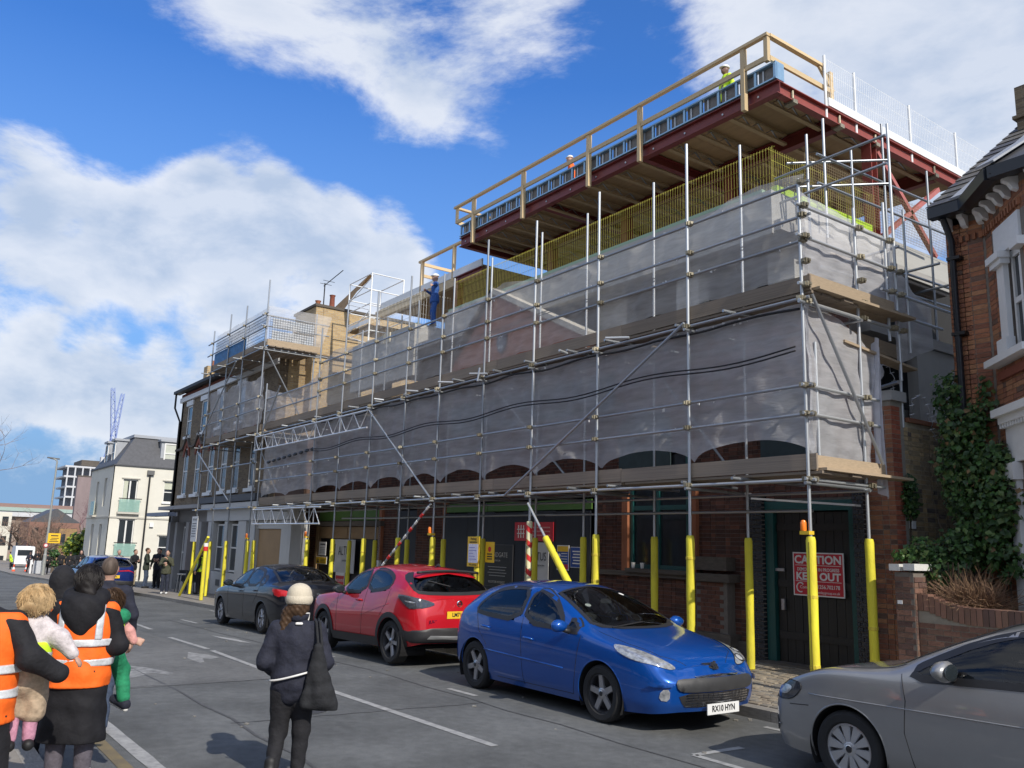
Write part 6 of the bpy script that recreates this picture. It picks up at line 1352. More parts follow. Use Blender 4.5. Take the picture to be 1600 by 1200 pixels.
        hb = MB().mi(0).lathe([(.0, yo+.007), (.024, yo+.006), (.03, yo+.002)], ax=(0, 1, 0), n=16).mi(1).lathe([(.03, yo+.0045), (.034, yo+.003)], ax=(0, 1, 0), n=16).mesh('hub_badge', [rimd, chrome])
        for xw in (0., -s.wb):
            for sd in (1, -1):
                mw = s.M @ Matrix.Translation((xw, sd*(s.W2-.03-tw/2), r)) @ (Matrix.Identity(4) if sd > 0 else Matrix.Rotation(PI, 4, 'Z')) @ Matrix.Rotation(random.uniform(0, 6), 4, 'Y')
                w = link('wheel', None, s.root, mw)
                for nm, me_ in (('tyre', ty), ('rim_barrel', ba), ('spokes', me), ('hub_badge', hb)): link(nm, me_, w, mw)
    def plate(s, txt, m, x, z, sg, tilt=0.):
        c = Vector((s.X(x), 0, z)); p = link('number_plate', None, s.root, s.M @ Matrix.Translation(c))
        n = Vector((sg*math.cos(tilt), 0, math.sin(tilt))); r = Vector((0, sg, 0)); u = n.cross(r)
        b = MB(); b.obox(c, r*.26, u*.056, n*.005); b.build('plate', m, p, mw=s.M)
        t = text('lettering', txt, (0, 0, 0), .088, S_blk, None, sx=.92, bold=.0025)
        lm = t.data; bpy.data.objects.remove(t); k = c+n*.0062
        lm.transform(Matrix.Diagonal((.92, 1, 1, 1)))
        link('lettering', lm, p, s.M @ Matrix(((r.x, u.x, n.x, k.x), (r.y, u.y, n.y, k.y), (r.z, u.z, n.z, k.z), (0, 0, 0, 1))))
SIDE, TOP, FRONT, REAR = (0, 1, 0), (0, 0, -1), (-1, 0, 0), (1, 0, 0)
def place(xfront, yc, heading): return Matrix.Translation((xfront, yc, ground(xfront-(1.3 if heading > 0 else -1.3)))) @ Matrix.Rotation(0 if heading > 0 else PI, 4, 'Z') @ Matrix.Rotation(math.atan2(ground(xfront-2.6*heading)-ground(xfront), 2.6), 4, 'Y')
PLAN = lambda L: [(0, .62), (.05, .76), (.12, .845), (.25, .91), (.5, .965), (.9, .995), (1.5, 1), (L-1.3, 1), (L-.7, .985), (L-.28, .935), (L-.13, .88), (L-.05, .79), (L, .66)]
# --- blue hatchback, nose towards us on the right
P1 = dict(L=4.276, W=1.815, foh=.955, wb=2.608, r=.318, arch=.365, plan=PLAN(4.276), bulge=.085, bulger=.05, dxf=[.05, .01, 0, .13, .13], dxr=[.03, 0, 0, .05, .08],
    z=[[(0, .235), (.3, .2), (.9, .175), (3.3, .175), (4, .24), (4.276, .3)], [(0, .34), (1, .33), (4.276, .38)], [(0, .52), (1, .64), (3, .74), (4.276, .64)],
       [(0, .655), (.1, .69), (.3, .755), (.7, .845), (1.05, .895), (1.3, .93), (2, .965), (3, 1.0), (3.5, 1.03), (3.9, 1.03), (4.1, .95), (4.276, .82)],
       [(0, .675), (.1, .725), (.3, .80), (.7, .90), (1.05, .965), (1.25, 1.01), (1.5, 1.115), (1.9, 1.27), (2.2, 1.36), (2.6, 1.42), (3.1, 1.41), (3.5, 1.365), (3.8, 1.29), (4.0, 1.15), (4.15, 1.03), (4.276, .87)]],
    k=[[(0, .95), (.5, .93), (4.276, .93)], [(0, .985), (4.276, .985)], [(0, 1), (4.276, 1)], [(0, .97), (1.2, .965), (3, .965), (4.276, .96)], [(0, .667), (.7, .72), (1.1, .77), (1.3, .79), (1.8, .73), (2.4, .665), (3.2, .655), (3.7, .65), (4.276, .66)]],
    zc=[(0, .70), (.1, .755), (.3, .835), (.7, .935), (1.05, 1.0), (1.2, 1.035), (1.45, 1.165), (1.8, 1.325), (2.1, 1.43), (2.4, 1.485), (2.7, 1.498), (3.1, 1.49), (3.5, 1.46), (3.8, 1.41), (3.95, 1.33), (4.12, 1.1), (4.22, 1.0), (4.276, .9)])
bluep_ = paint('paint_blue', (.002, .068, .33), .3)
c = Car('parked_car', 'bright blue hatchback with a white front number plate, facing the grey car', P1, place(-7.67, 7.76, 1), bluep_, 'cars parked along the scaffold')
c.wheels('five', .215)
c.window('side_window', [(1.62, 1, .99), (1.98, 1, 1.255), (2.28, 1, 1.36), (2.44, 1, 1.385), (2.42, 1, 1.0)], SIDE, 1)
c.window('side_window', [(2.55, 1, 1.005), (2.57, 1, 1.39), (2.95, 1, 1.385), (3.25, 1, 1.335), (3.42, 1, 1.24), (3.55, 1, 1.1), (3.5, 1, 1.045)], SIDE, 1)
c.window('quarter_window', [(1.33, 1, .965), (1.56, 1, 1.1), (1.57, 1, .98)], SIDE, 1)
c.window('windscreen', [(1.13, 0, 0), (1.16, .3, 0), (1.24, .52, 0), (1.36, .655, 0), (1.7, .60, 0), (2.1, .535, 0), (2.13, .3, 0), (2.16, 0, 0)], TOP, 0, .04, True)
c.sym('cowl', [(1.06, 0, 0), (1.1, .35, 0), (1.22, .62, 0), (1.3, .66, 0), (1.2, .5, 0), (1.15, .3, 0), (1.12, 0, 0)], TOP, trim, .004, 0)
c.window('rear_window', [(3.8, 0, 1.36), (3.8, .5, 1.33), (3.9, .56, 1.08), (3.9, 0, 1.06)], REAR, 0, .04, True)
hl = [(.84, .80, .85), (.58, .735, .85), (.28, .6, .755), (.12, .46, .66), (.2, .62, .625), (.42, .79, .68), (.68, .84, .765)]
c.both('headlight', hl, (-.55, .62, -.55), lampg, .008, 2, g=.022)
def lamp_edge(c, pts, d, r=.005):
    for sd in (1, -1):
        dd = Vector((d[0], -sd*d[1], d[2])).normalized(); q = []
        P_ = chaikin([(c.X(p[0]), sd*p[1], p[2]) for p in pts], 2)
        for p in P_+P_[:1]:
            h = c.bvh.ray_cast(p-dd*4, dd)
            if h[0] is not None: q.append(h[0]+h[1]*.006)
        if len(q) > 4: MB().tube(q, r, 5).build('lamp_edge', trim, c.root, mw=c.M, smooth=True)
lamp_edge(c, hl, (-.55, .62, -.55))
for sd in (1, -1):
    for q in ((.42, .70, .735), (.25, .6, .685)):
        h = c.hit(Vector((c.X(q[0]), sd*q[1], q[2]))+Vector((.55, sd*.62, .55))*2, (-.55, -sd*.62, -.55))
        if h: MB().lathe([(.05, .014), (.062, .012), (.066, 0)], h[0], h[1], 18).build('lamp_ring', trim, c.root, mw=c.M, smooth=True); MB().lathe([(.001, .016), (.03, .014), (.045, .012), (.05, .008)], h[0], h[1], 16).build('lamp_lens', mat('lens_bright', (.7, .72, .75), .05, metal=.5), c.root, mw=c.M, smooth=True)
c.sym('bumper_band', [(0, 0, .578), (0, .48, .578), (0, .62, .56), (0, .6, .47), (0, .5, .445), (0, 0, .445)], FRONT, mat('bumper_rubber', (.035, .036, .038), .5, var=.1), .02, 1)
c.sym('lower_grille', [(0, 0, .43), (0, .6, .435), (0, .53, .305), (0, .45, .285), (0, 0, .285)], FRONT, trim, .006, 1)
for z in (.305, .332, .358, .385, .411): c.sym('grille_bar', [(0, 0, z+.004), (0, .5, z+.004), (0, .5, z-.004), (0, 0, z-.004)], FRONT, chrome, .012, 0, g=.2)
for y in np.linspace(-.48, .48, 15):
    c.patch('grille_bar', [(c.X(0), y-.003, .292), (c.X(0), y+.003, .292), (c.X(0), y+.003, .425), (c.X(0), y-.003, .425)], FRONT, chrome, .011, 0, g=.2)
c.sym('upper_grille', [(0, 0, .612), (0, .36, .6), (0, .33, .58), (0, 0, .588)], FRONT, chrome, .008, 0)
c.both('fog_lamp', [(.2, .70, .46), (.14, .62, .47), (.16, .62, .34), (.24, .7, .35)], (-.8, .5, -.1), lampg, .008, 1)
c.both('fog_recess', [(.26, .8, .55), (.1, .6, .53), (.12, .63, .49), (.26, .8, .49)], (-.8, .5, -.1), bluep_, .03, 1)
bd = c.patch('badge', [(c.X(.05), -.1, .745), (c.X(.05), .1, .745), (c.X(.05), .065, .65), (c.X(.05), 0, .625), (c.X(.05), -.065, .65)], (-1, 0, -.45), trim, .012, 0)
h = c.hit((3, 0, .69+.0), (-1, 0, 0)); o = h[0]; n_ = Vector((.85, 0, .5)).normalized(); u_ = Vector((-.5, 0, .85)).normalized()
lion = [(-.03, -.045), (-.02, -.02), (-.035, 0), (-.02, .02), (-.03, .035), (-.005, .045), (.01, .03), (.035, .035), (.03, .015), (.045, 0), (.025, -.005), (.02, -.03), (.035, -.05), (.005, -.045), (-.005, -.025), (-.015, -.05)]
MB().prism([(-a*1.5, b_*1.1) for a, b_ in lion], lambda a, b_, d: tuple(o+n_*(d+.022)+Vector((0, a, 0))+u_*(b_+.0)), 0, .006).build('emblem', chrome, c.root, mw=c.M)
c.plate('RX10 HYN', platew, -.1, .262, 1)
c.seam([(1.3, 0, .93), (1.36, 0, .6), (1.42, 0, .25)], SIDE); c.seam([(2.48, 0, 1.4), (2.47, 0, .9), (2.44, 0, .5), (2.4, 0, .22)], SIDE); c.seam([(3.55, 0, 1.05), (3.45, 0, .8), (3.25, 0, .62)], SIDE); c.seam([(1.42, 0, .25), (3.0, 0, .24)], SIDE)
c.seam([(.14, .33, 0), (.3, .58, 0), (.7, .7, 0), (1.15, .72, 0)], TOP); c.seam([(1.6, 0, .52), (3.3, 0, .56)], SIDE, r=.012, m=bluep_, name='side_moulding')
c.handle(2.3, .80); c.handle(3.28, .86); c.mirror(1.55, 1.02)
for sd in (1, -1):   # wipers lying on the cowl
    pass
q = [c.hit((c.X(x), y, 4), (0, 0, -1))[0]+Vector((0, 0, .015)) for x, y in ((1.16, -.5), (1.2, -.2), (1.25, .1))]; MB().tube(q, .008, 6).build('wiper', trim, c.root, mw=c.M)
for x, y, m in ((1.95, .38, S_wht), (1.7, -.42, S_wht)):
    h = c.hit((c.X(x), y, 4), (0, 0, -1)); MB().lathe([(.001, .008), (.04, .008)], h[0], h[1], 14).build('windscreen_sticker', m, c.root, mw=c.M)

c.finish()
# --- red crossover seen from behind
P2 = dict(L=4.21, W=1.80, foh=.83, wb=2.636, r=.345, arch=.39, lip=.085, plan=[(0, .62), (.05, .76), (.12, .845), (.25, .91), (.5, .965), (.9, .99), (1.5, .985), (2.4, .985), (3.2, 1.0), (3.6, .985), (3.95, .93), (4.1, .86), (4.17, .78), (4.21, .68)], bulge=.08, bulger=.06, dxf=[.05, .01, 0, .08, .1], dxr=[.06, .0, .02, .09, .1],
    z=[[(0, .27), (.4, .24), (3.4, .24), (3.9, .3), (4.21, .36)], [(0, .4), (4.21, .46)], [(0, .62), (1, .66), (3, .74), (4.21, .72)],
       [(0, .8), (.15, .88), (.5, .96), (1.0, 1.0), (1.6, 1.03), (2.4, 1.07), (3.0, 1.13), (3.5, 1.16), (3.9, 1.13), (4.1, 1.08), (4.21, 1.0)],
       [(0, .83), (.15, .92), (.5, 1.005), (1.0, 1.06), (1.2, 1.1), (1.5, 1.25), (1.85, 1.42), (2.2, 1.5), (2.6, 1.52), (3.1, 1.49), (3.5, 1.42), (3.75, 1.36), (3.95, 1.22), (4.08, 1.12), (4.21, 1.03)]],
    k=[[(0, .95), (.5, .94), (4.21, .93)], [(0, .99), (4.21, .985)], [(0, 1), (4.21, 1)], [(0, .97), (1.2, .93), (2.6, .92), (3.2, .92), (4.21, .95)], [(0, .667), (.7, .74), (1.1, .78), (1.5, .74), (2.2, .68), (3.2, .66), (3.7, .66), (4.0, .74), (4.21, .76)]],
    zc=[(0, .86), (.15, .96), (.5, 1.04), (.95, 1.09), (1.15, 1.14), (1.5, 1.34), (1.85, 1.5), (2.2, 1.575), (2.6, 1.595), (3.1, 1.57), (3.5, 1.525), (3.72, 1.49), (3.86, 1.36), (3.98, 1.2), (4.1, 1.13), (4.21, 1.05)])
redp = paint('paint_red', (.44, .008, .016), .08)
c = Car('parked_car', 'red crossover with black wheel arches, seen from behind with a yellow number plate', P2, place(-15.46, 7.78, -1), redp, 'cars parked along the scaffold')
c.wheels('twin', .245, .22, rimm)
c.window('side_window', [(1.52, 1, 1.09), (1.8, 1, 1.33), (2.1, 1, 1.445), (2.35, 1, 1.475), (2.4, 1, 1.12)], SIDE, 1)
c.window('side_window', [(2.5, 1, 1.125), (2.47, 1, 1.475), (2.8, 1, 1.47), (3.15, 1, 1.40), (3.32, 1, 1.3), (3.25, 1, 1.2)], SIDE, 1)
c.window('windscreen', [(1.12, 0, 0), (1.2, .4, 0), (1.36, .63, 0), (1.8, .58, 0), (1.9, .3, 0), (1.93, 0, 0)], TOP, 0, .04, True)
c.window('rear_window', [(3.8, 0, 1.455), (3.8, .5, 1.43), (3.85, .63, 1.36), (4, .70, 1.2), (4, .64, 1.15), (4, 0, 1.13)], REAR, 1, .04, True)
c.sym('roof_spoiler', [(3.55, 0, 0), (3.55, .5, 0), (3.72, .6, 0), (3.80, .55, 0), (3.8, 0, 0)], TOP, redp, .03, 0)
MB().tube([(c.X(3.82), y, 1.49-.09*abs(y)**2) for y in np.linspace(-.6, .6, 15)], .022, 8).build('spoiler_lip', trim, c.root, mw=c.M, smooth=True)
c.both('tail_light', [(3.62, .88, 1.11), (3.95, .84, 1.1), (4.1, .62, 1.04), (4.16, .40, .97), (4.1, .55, .91), (4.02, .8, .89), (3.95, .86, .93)], (.75, .66, 0), lampd, .012, 1, g=.025)
c.both('lamp_strip', [(3.86, .86, 1.02), (4.02, .8, 1.01), (4.06, .7, .985), (3.98, .84, .985)], (.75, .66, 0), lampg, .016, 1, g=.025)
c.sym('rear_bumper', [(4.2, 0, .6), (4.2, .5, .6), (4.2, .86, .56), (4.2, .86, .38), (4.2, 0, .37)], REAR, trim, .012, 0)
c.sym('bumper_step', [(4.2, 0, .47), (4.2, .55, .49), (4.2, .6, .44), (4.2, 0, .42)], REAR, mat('bumper_satin', (.16, .165, .17), .4), .02, 0)
c.both('sill_cladding', [(1.25, 1, .38), (3.05, 1, .40), (3.05, 1, .25), (1.25, 1, .24)], SIDE, trim, .012, 0)
c.seam([(.55, 0, .0), (.5, 0, 0)], SIDE); c.seam([(1.35, 0, 1.03), (1.42, 0, .7), (1.4, 0, .36)], SIDE); c.seam([(2.45, 0, 1.48), (2.46, 0, .9), (2.42, 0, .4)], SIDE); c.seam([(3.35, 0, 1.2), (3.3, 0, .95), (3.12, 0, .74)], SIDE)
c.seam([(2.4, 0, .72), (3.4, 0, .95)], SIDE, r=.005, m=redp, name='crease')
c.handle(2.25, .96); c.mirror(1.62, 1.12, trim)
c.plate('LM71 JUY', platey, 4.245, .80, -1)
h = c.hit((-6, 0, .97), (1, 0, 0)); MB().lathe([(.035, .012), (.05, .014), (.056, .004)], h[0], (-1, 0, 0), 20).build('badge', chrome, c.root, mw=c.M, smooth=True); MB().box((h[0].x-.014, -.055, .962), (h[0].x-.006, .055, .978)).build('badge_bar', chrome, c.root, mw=c.M)
h = c.hit((-6, .5, .70), (1, 0, 0)); o = text('tmp', 'JUKE', (0, 0, 0), .07, chrome, None); lm = o.data; bpy.data.objects.remove(o); link('lettering', lm, c.root, c.M @ Matrix(((0, 0, -1, h[0].x-.006), (-1, 0, 0, .5), (0, 1, 0, .70), (0, 0, 0, 1))))
MB().tube([(c.X(3.4), 0, 1.53), (c.X(3.5), 0, 1.58), (c.X(3.56), 0, 1.55)], [.02, .03, .01], 6).build('aerial_fin', trim, c.root, mw=c.M)
MB().tube([(c.X(3.93), .02, 1.24), (c.X(3.9), .25, 1.29), (c.X(3.88), .42, 1.33)], .008, 5).build('wiper', trim, c.root, mw=c.M)

c.finish()
# --- black saloon beyond it
P3 = dict(L=4.78, W=1.886, foh=.95, wb=2.85, r=.32, arch=.37, plan=PLAN(4.78), bulge=.09, bulger=.09, dxf=[.05, .01, 0, .09, .1], dxr=[.05, 0, 0, .06, .08],
    z=[[(0, .24), (.3, .2), (4, .2), (4.78, .32)], [(0, .4), (1, .42), (4.78, .44)], [(0, .58), (1, .74), (4, .8), (4.78, .72)],
       [(0, .68), (.2, .76), (.7, .86), (1.2, .92), (2.4, .96), (3.4, 1.0), (4.2, 1.02), (4.6, 1.0), (4.78, .92)],
       [(0, .7), (.2, .8), (.7, .91), (1.2, .98), (1.45, 1.05), (1.9, 1.25), (2.3, 1.37), (2.8, 1.42), (3.3, 1.38), (3.8, 1.25), (4.15, 1.1), (4.5, 1.05), (4.78, .95)]],
    k=[[(0, .95), (4.78, .93)], [(0, .985), (4.78, .985)], [(0, 1), (4.78, 1)], [(0, .97), (1.2, .975), (3.6, .97), (4.78, .97)], [(0, .667), (.9, .74), (1.3, .78), (1.9, .73), (2.6, .67), (3.4, .64), (4.0, .7), (4.4, .74), (4.78, .7)]],
    zc=[(0, .72), (.2, .82), (.7, .94), (1.2, 1.01), (1.35, 1.04), (1.9, 1.31), (2.3, 1.45), (2.7, 1.5), (3.1, 1.485), (3.5, 1.42), (3.9, 1.28), (4.25, 1.13), (4.4, 1.1), (4.65, 1.06), (4.78, .98)])
blackp = paint('paint_black', (.004, .005, .009), 0.)
c = Car('parked_car', 'black saloon with silver hubcaps parked beyond the red crossover', P3, place(-21.95, 7.95, -1), blackp, 'cars parked along the scaffold')
c.wheels('eight', .21)
c.window('side_window', [(1.72, 1, 1.0), (2.05, 1, 1.22), (2.35, 1, 1.33), (2.62, 1, 1.37), (2.62, 1, 1.01)], SIDE, 1)
c.window('side_window', [(2.72, 1, 1.015), (2.72, 1, 1.375), (3.05, 1, 1.365), (3.4, 1, 1.28), (3.5, 1, 1.04)], SIDE, 1)
c.window('quarter_window', [(3.56, 1, 1.05), (3.5, 1, 1.24), (3.75, 1, 1.14), (3.82, 1, 1.06)], SIDE, 1)
c.window('windscreen', [(1.36, 0, 0), (1.45, .5, 0), (1.6, .68, 0), (2.2, .58, 0), (2.3, 0, 0)], TOP, 0, .04, True)
c.window('rear_window', [(3.42, 0, 0), (3.45, .45, 0), (3.55, .57, 0), (4.15, .62, 0), (4.25, .4, 0), (4.28, 0, 0)], TOP, 0, .04, True)
c.both('tail_light', [(4.3, .92, .98), (4.62, .86, .97), (4.74, .68, .93), (4.74, .62, .84), (4.55, .9, .8)], (.7, .7, 0), lampr, .008, 1)
c.sym('boot_trim', [(4.7, 0, .88), (4.7, .55, .88), (4.7, .55, .86), (4.7, 0, .86)], REAR, chrome, .008, 0); c.plate('LS08 VNE', platey, 4.84, .74, -1)
c.seam([(1.5, 0, .95), (1.55, 0, .6), (1.55, 0, .28)], SIDE); c.seam([(2.67, 0, 1.38), (2.66, 0, .8), (2.62, 0, .28)], SIDE); c.seam([(3.6, 0, 1.04), (3.5, 0, .8), (3.3, 0, .62)], SIDE)
c.handle(2.45, .86); c.handle(3.4, .9); c.mirror(1.85, 1.03)

c.finish()
# --- grey hatchback in the front right corner
P4 = dict(L=4.255, W=1.79, foh=.87, wb=2.637, r=.316, arch=.362, plan=[(0, .70), (.04, .79), (.1, .865), (.22, .925), (.45, .97), (.8, .995), (1.5, 1), (3, 1), (3.6, .985), (3.98, .935), (4.13, .88), (4.2, .79), (4.255, .66)], bulge=.10, bulger=.05, dxf=[.04, .0, 0, .045, .06], dxr=[.03, 0, 0, .05, .08],
    z=[[(0, .23), (.3, .2), (.9, .185), (3.3, .185), (4, .24), (4.255, .3)], [(0, .36), (4.255, .38)], [(0, .54), (1, .66), (3, .74), (4.255, .62)],
       [(0, .66), (.1, .71), (.3, .785), (.7, .86), (1.05, .885), (1.4, .90), (2, .92), (3, .945), (3.5, .96), (3.9, .96), (4.1, .9), (4.255, .8)],
       [(0, .675), (.1, .73), (.3, .815), (.7, .895), (1.05, .93), (1.25, .965), (1.5, 1.07), (1.9, 1.24), (2.2, 1.33), (2.6, 1.37), (3.2, 1.36), (3.6, 1.3), (3.85, 1.2), (4.05, 1.03), (4.255, .86)]],
    k=[[(0, .95), (.5, .93), (4.255, .93)], [(0, .985), (4.255, .985)], [(0, 1), (4.255, 1)], [(0, .975), (1.2, .965), (3, .955), (4.255, .96)], [(0, .667), (.7, .76), (1.1, .80), (1.35, .80), (1.8, .74), (2.4, .67), (3.2, .66), (4.255, .66)]],
    zc=[(0, .70), (.1, .765), (.4, .865), (.9, .935), (1.15, .965), (1.3, 1.03), (1.7, 1.23), (2.05, 1.375), (2.4, 1.44), (2.8, 1.452), (3.4, 1.42), (3.8, 1.34), (4.0, 1.2), (4.15, 1.0), (4.255, .9)])
greyp_ = paint('paint_grey', (.31, .31, .31), .45)
gs = lambda q: q+.19*min(1, max(0, (q-.8)/.4))*min(1, max(0, (4.255-q)/1.2))
for key in ('z', 'k'): P4[key] = [[(gs(a) if n_ < 4 else a, b_+(.075*min(1, a/.6) if key == 'z' and n_ > 2 else 0)) for a, b_ in q] for n_, q in enumerate(P4[key])]
P4['zc'] = [(a, b_+.075*min(1, a/.6)) for a, b_ in P4['zc']]
c = Car('parked_car', 'metallic grey hatchback in front of the low garden wall, nose towards the blue car', P4, place(-4.57, 7.82, -1), greyp_, 'cars parked along the scaffold')
c.wheels('cap', .212, .2, mat('hubcap_silver', (.5, .51, .53), .35, metal=.6, var=.05))
c.window('side_window', [(1.46, 1, 1.0), (1.6, 1, 1.1), (2.0, 1, 1.3), (2.35, 1, 1.405), (2.62, 1, 1.42), (2.64, 1, 1.06), (1.9, 1, 1.025)], SIDE, 1)
c.window('side_window', [(2.76, 1, 1.06), (2.76, 1, 1.42), (3.15, 1, 1.4), (3.45, 1, 1.32), (3.55, 1, 1.09)], SIDE, 1)
c.window('windscreen', [(1.2, 0, 0), (1.28, .45, 0), (1.42, .64, 0), (1.9, .58, 0), (2.05, .51, 0), (2.1, 0, 0)], TOP, 0, .04, True)
c.sym('cowl', [(1.1, 0, 0), (1.18, .45, 0), (1.3, .66, 0), (1.38, .63, 0), (1.26, .44, 0), (1.18, 0, 0)], TOP, trim, .003, 0)
hl = [(.48, .83, .79), (.28, .76, .80), (.1, .62, .735), (.06, .5, .68), (.09, .58, .62), (.2, .76, .61), (.34, .85, .65)]
c.both('headlight', hl, (-.6, .7, -.2), lampd, .006, 2, g=.022); lamp_edge(c, hl, (-.6, .7, -.2)); c.both('lamp_lens', [(.36, .82, .76), (.2, .74, .745), (.16, .7, .66), (.27, .81, .665)], (-.6, .7, -.2), lampg, .01, 2, g=.022)
c.sym('grille', [(0, 0, .68), (0, .5, .68), (0, .5, .63), (0, 0, .625)], FRONT, trim, .006, 0); c.sym('lower_grille', [(0, 0, .42), (0, .5, .42), (0, .44, .27), (0, 0, .26)], FRONT, trim, .006, 0)
c.both('side_grille', [(.16, .74, .46), (.06, .6, .45), (.07, .6, .32), (.16, .74, .34)], (-.8, .6, 0), trim, .006, 1)
c.both('fog_bar', [(.18, .77, .405), (.08, .65, .40), (.08, .65, .385), (.18, .77, .39)], (-.8, .6, 0), lampg, .012, 0)
c.seam([(1.390, 0, 1.005), (1.430, 0, 0.800), (1.410, 0, 0.550), (1.490, 0, 0.240)], SIDE); c.seam([(2.790, 0, 1.435), (2.790, 0, 0.800), (2.750, 0, 0.260)], SIDE); c.seam([(1.490, 0, 0.240), (3.190, 0, 0.240)], SIDE)
c.seam([(0.080, .5, 0.000), (0.300, .66, 0.000), (0.700, .73, 0.000), (1.390, .76, 0.000)], TOP); c.seam([(0.500, 0, 0.720), (1.390, 0, 0.735), (3.535, 0, 0.770)], SIDE, r=.006, m=greyp_, name='crease'); c.seam([(0.280, 0, 0.600), (0.500, 0, 0.620)], SIDE)
c.handle(2.5, .83); c.mirror(1.83, 1.085, None, (.1, .13, .082)); c.plate('EK64 OXB', platew, -.11, .48, 1)

c.finish()
# --- dark blue electric car at the kerb by the pub
P5 = dict(P2, L=4.6, wb=2.85, foh=.85, W=1.89, r=.36, arch=.4, lip=None); sc_ = 4.6/4.21
P5['z'] = [[(a*sc_, b_) for a, b_ in q] for q in P2['z']]; P5['k'] = [[(a*sc_, b_) for a, b_ in q] for q in P2['k']]; P5['zc'] = [(a*sc_, b_) for a, b_ in P2['zc']]; P5['plan'] = [(a*sc_, b_) for a, b_ in P2['plan']]
navyp = paint('paint_navy', (.012, .03, .17), .5)
c = Car('parked_car', 'dark blue crossover at the kerb in front of the group of men', P5, place(-40.9, 7.55, -1), navyp, 'cars parked along the scaffold')
c.wheels('five', .25)
for q in ([(1.75, 1, 1.1), (2.1, 1, 1.38), (2.55, 1, 1.48), (2.6, 1, 1.13)], [(2.7, 1, 1.14), (2.68, 1, 1.48), (3.2, 1, 1.45), (3.6, 1, 1.3), (3.5, 1, 1.2)]): c.window('side_window', q, SIDE)
c.window('rear_window', [(4.1, 0, 1.44), (4.1, .55, 1.42), (4.2, .7, 1.2), (4.3, .66, 1.14), (4.3, 0, 1.13)], REAR, 1, .04, True)
c.sym('light_bar', [(4.5, 0, .96), (4.5, .6, 1.0), (4.5, .85, .9), (4.5, .85, .86), (4.5, .6, .95), (4.5, 0, .92)], REAR, lampr, .01, 0)
c.sym('rear_bumper', [(4.5, 0, .6), (4.5, .9, .58), (4.5, .86, .38), (4.5, 0, .37)], REAR, trim, .012, 0); c.plate('LB23 KVA', platey, 4.66, .74, -1)
MB().tube([(c.X(4.18), y, 1.47-.1*abs(y)**2) for y in np.linspace(-.66, .66, 15)], .03, 8).build('spoiler', navyp, c.root, mw=c.M, smooth=True); c.mirror(1.85, 1.1, trim)
c.finish((2.4, 3.4), 1.6)
def cloth(name, prims, m, par, M, res, **k): return sdf_mesh(prims, res, **k).build(name, m, par, smooth=True, mw=M, fix=False)
skin = mat('skin', (.45, .27, .2), .55, var=.06); skin2 = mat('skin_brown', (.2, .11, .075), .5, var=.06)
hairm = {n: mat('hair_'+n, c, .6, spec=.25, var=.4, scale=30, stretch=(1, 1, .2)) for n, c in (('crop', (.1, .075, .06)), ('black', (.012, .01, .01)), ('brown', (.06, .035, .02)), ('grey', (.25, .24, .23)), ('blond', (.42, .29, .15)))}
def cl(name, rgb, **k): return mat('cloth_'+name, rgb, .85, var=k.pop('var', .3), scale=26, bump=.75, bscale=15, **k)
def arm_hand(prims, e, w, f, n=(0, 0, 1)):
    """hand at wrist w pointing on from elbow e: palm, four unequal fingers and a thumb"""
    d = (Vector(w)-Vector(e)).normalized(); s = d.cross(Vector(n)); s = s.normalized() if s.length > .1 else d.orthogonal().normalized(); u = s.cross(d); w = Vector(w)
    prims.append(('c', w, .026*f, w+d*.075*f, .03*f))
    for k, l in enumerate((.072, .082, .076, .06)):
        b0 = w+d*.085*f+s*((k-1.5)*.02*f); m = b0+d*l*.5*f-u*.008*f; prims.append(('c', b0, .0095*f, m, .009*f)); prims.append(('c', m, .009*f, m+d*l*.42*f-u*.028*f, .0075*f))
    t0 = w+d*.03*f+s*.03*f; prims.append(('c', t0, .012*f, t0+d*.04*f+s*.022*f, .01*f)); prims.append(('c', t0+d*.04*f+s*.022*f, .01*f, t0+d*.07*f+s*.018*f-u*.01*f, .0085*f))
def strands(par, M, c, r, n, m, L=.1, down=.9, th=.0022, back=True):
    """hair: locks of thin strands lying over the hair shape"""
    b = MB(); rs = random.Random(len(par.name)+n)
    for _ in range(n):
        d = Vector((rs.gauss(0, 1), rs.gauss(-.35 if back else 0, 1), rs.gauss(.35, .8))).normalized()
        if d.y > .45 and d.z < .5: continue
        p = Vector((c[0]+d.x*r[0], c[1]+d.y*r[1], c[2]+d.z*r[2])); t = Vector((-d.x*.2+rs.gauss(0, .12), -.35+rs.gauss(0, .12), -down)); t = (t-d*t.dot(d)).normalized(); pts = [p]; l = L*rs.uniform(.5, 1.25)
        for k in range(3):
            q = pts[-1]+t*l/3; e = Vector(((q.x-c[0])/r[0], (q.y-c[1])/r[1], (q.z-c[2])/r[2]))
            if e.length < 1.02: e = e.normalized()*1.02; q = Vector((c[0]+e.x*r[0], c[1]+e.y*r[1], c[2]+e.z*r[2]))
            pts.append(q); t = (t+Vector((rs.gauss(0, .15), rs.gauss(0, .12), -.25))).normalized()
        b.tube(pts, [th, th*1.1, th*.8, th*.3], 3, False)
    b.build('hair_strands', m, par, mw=M, fix=False)
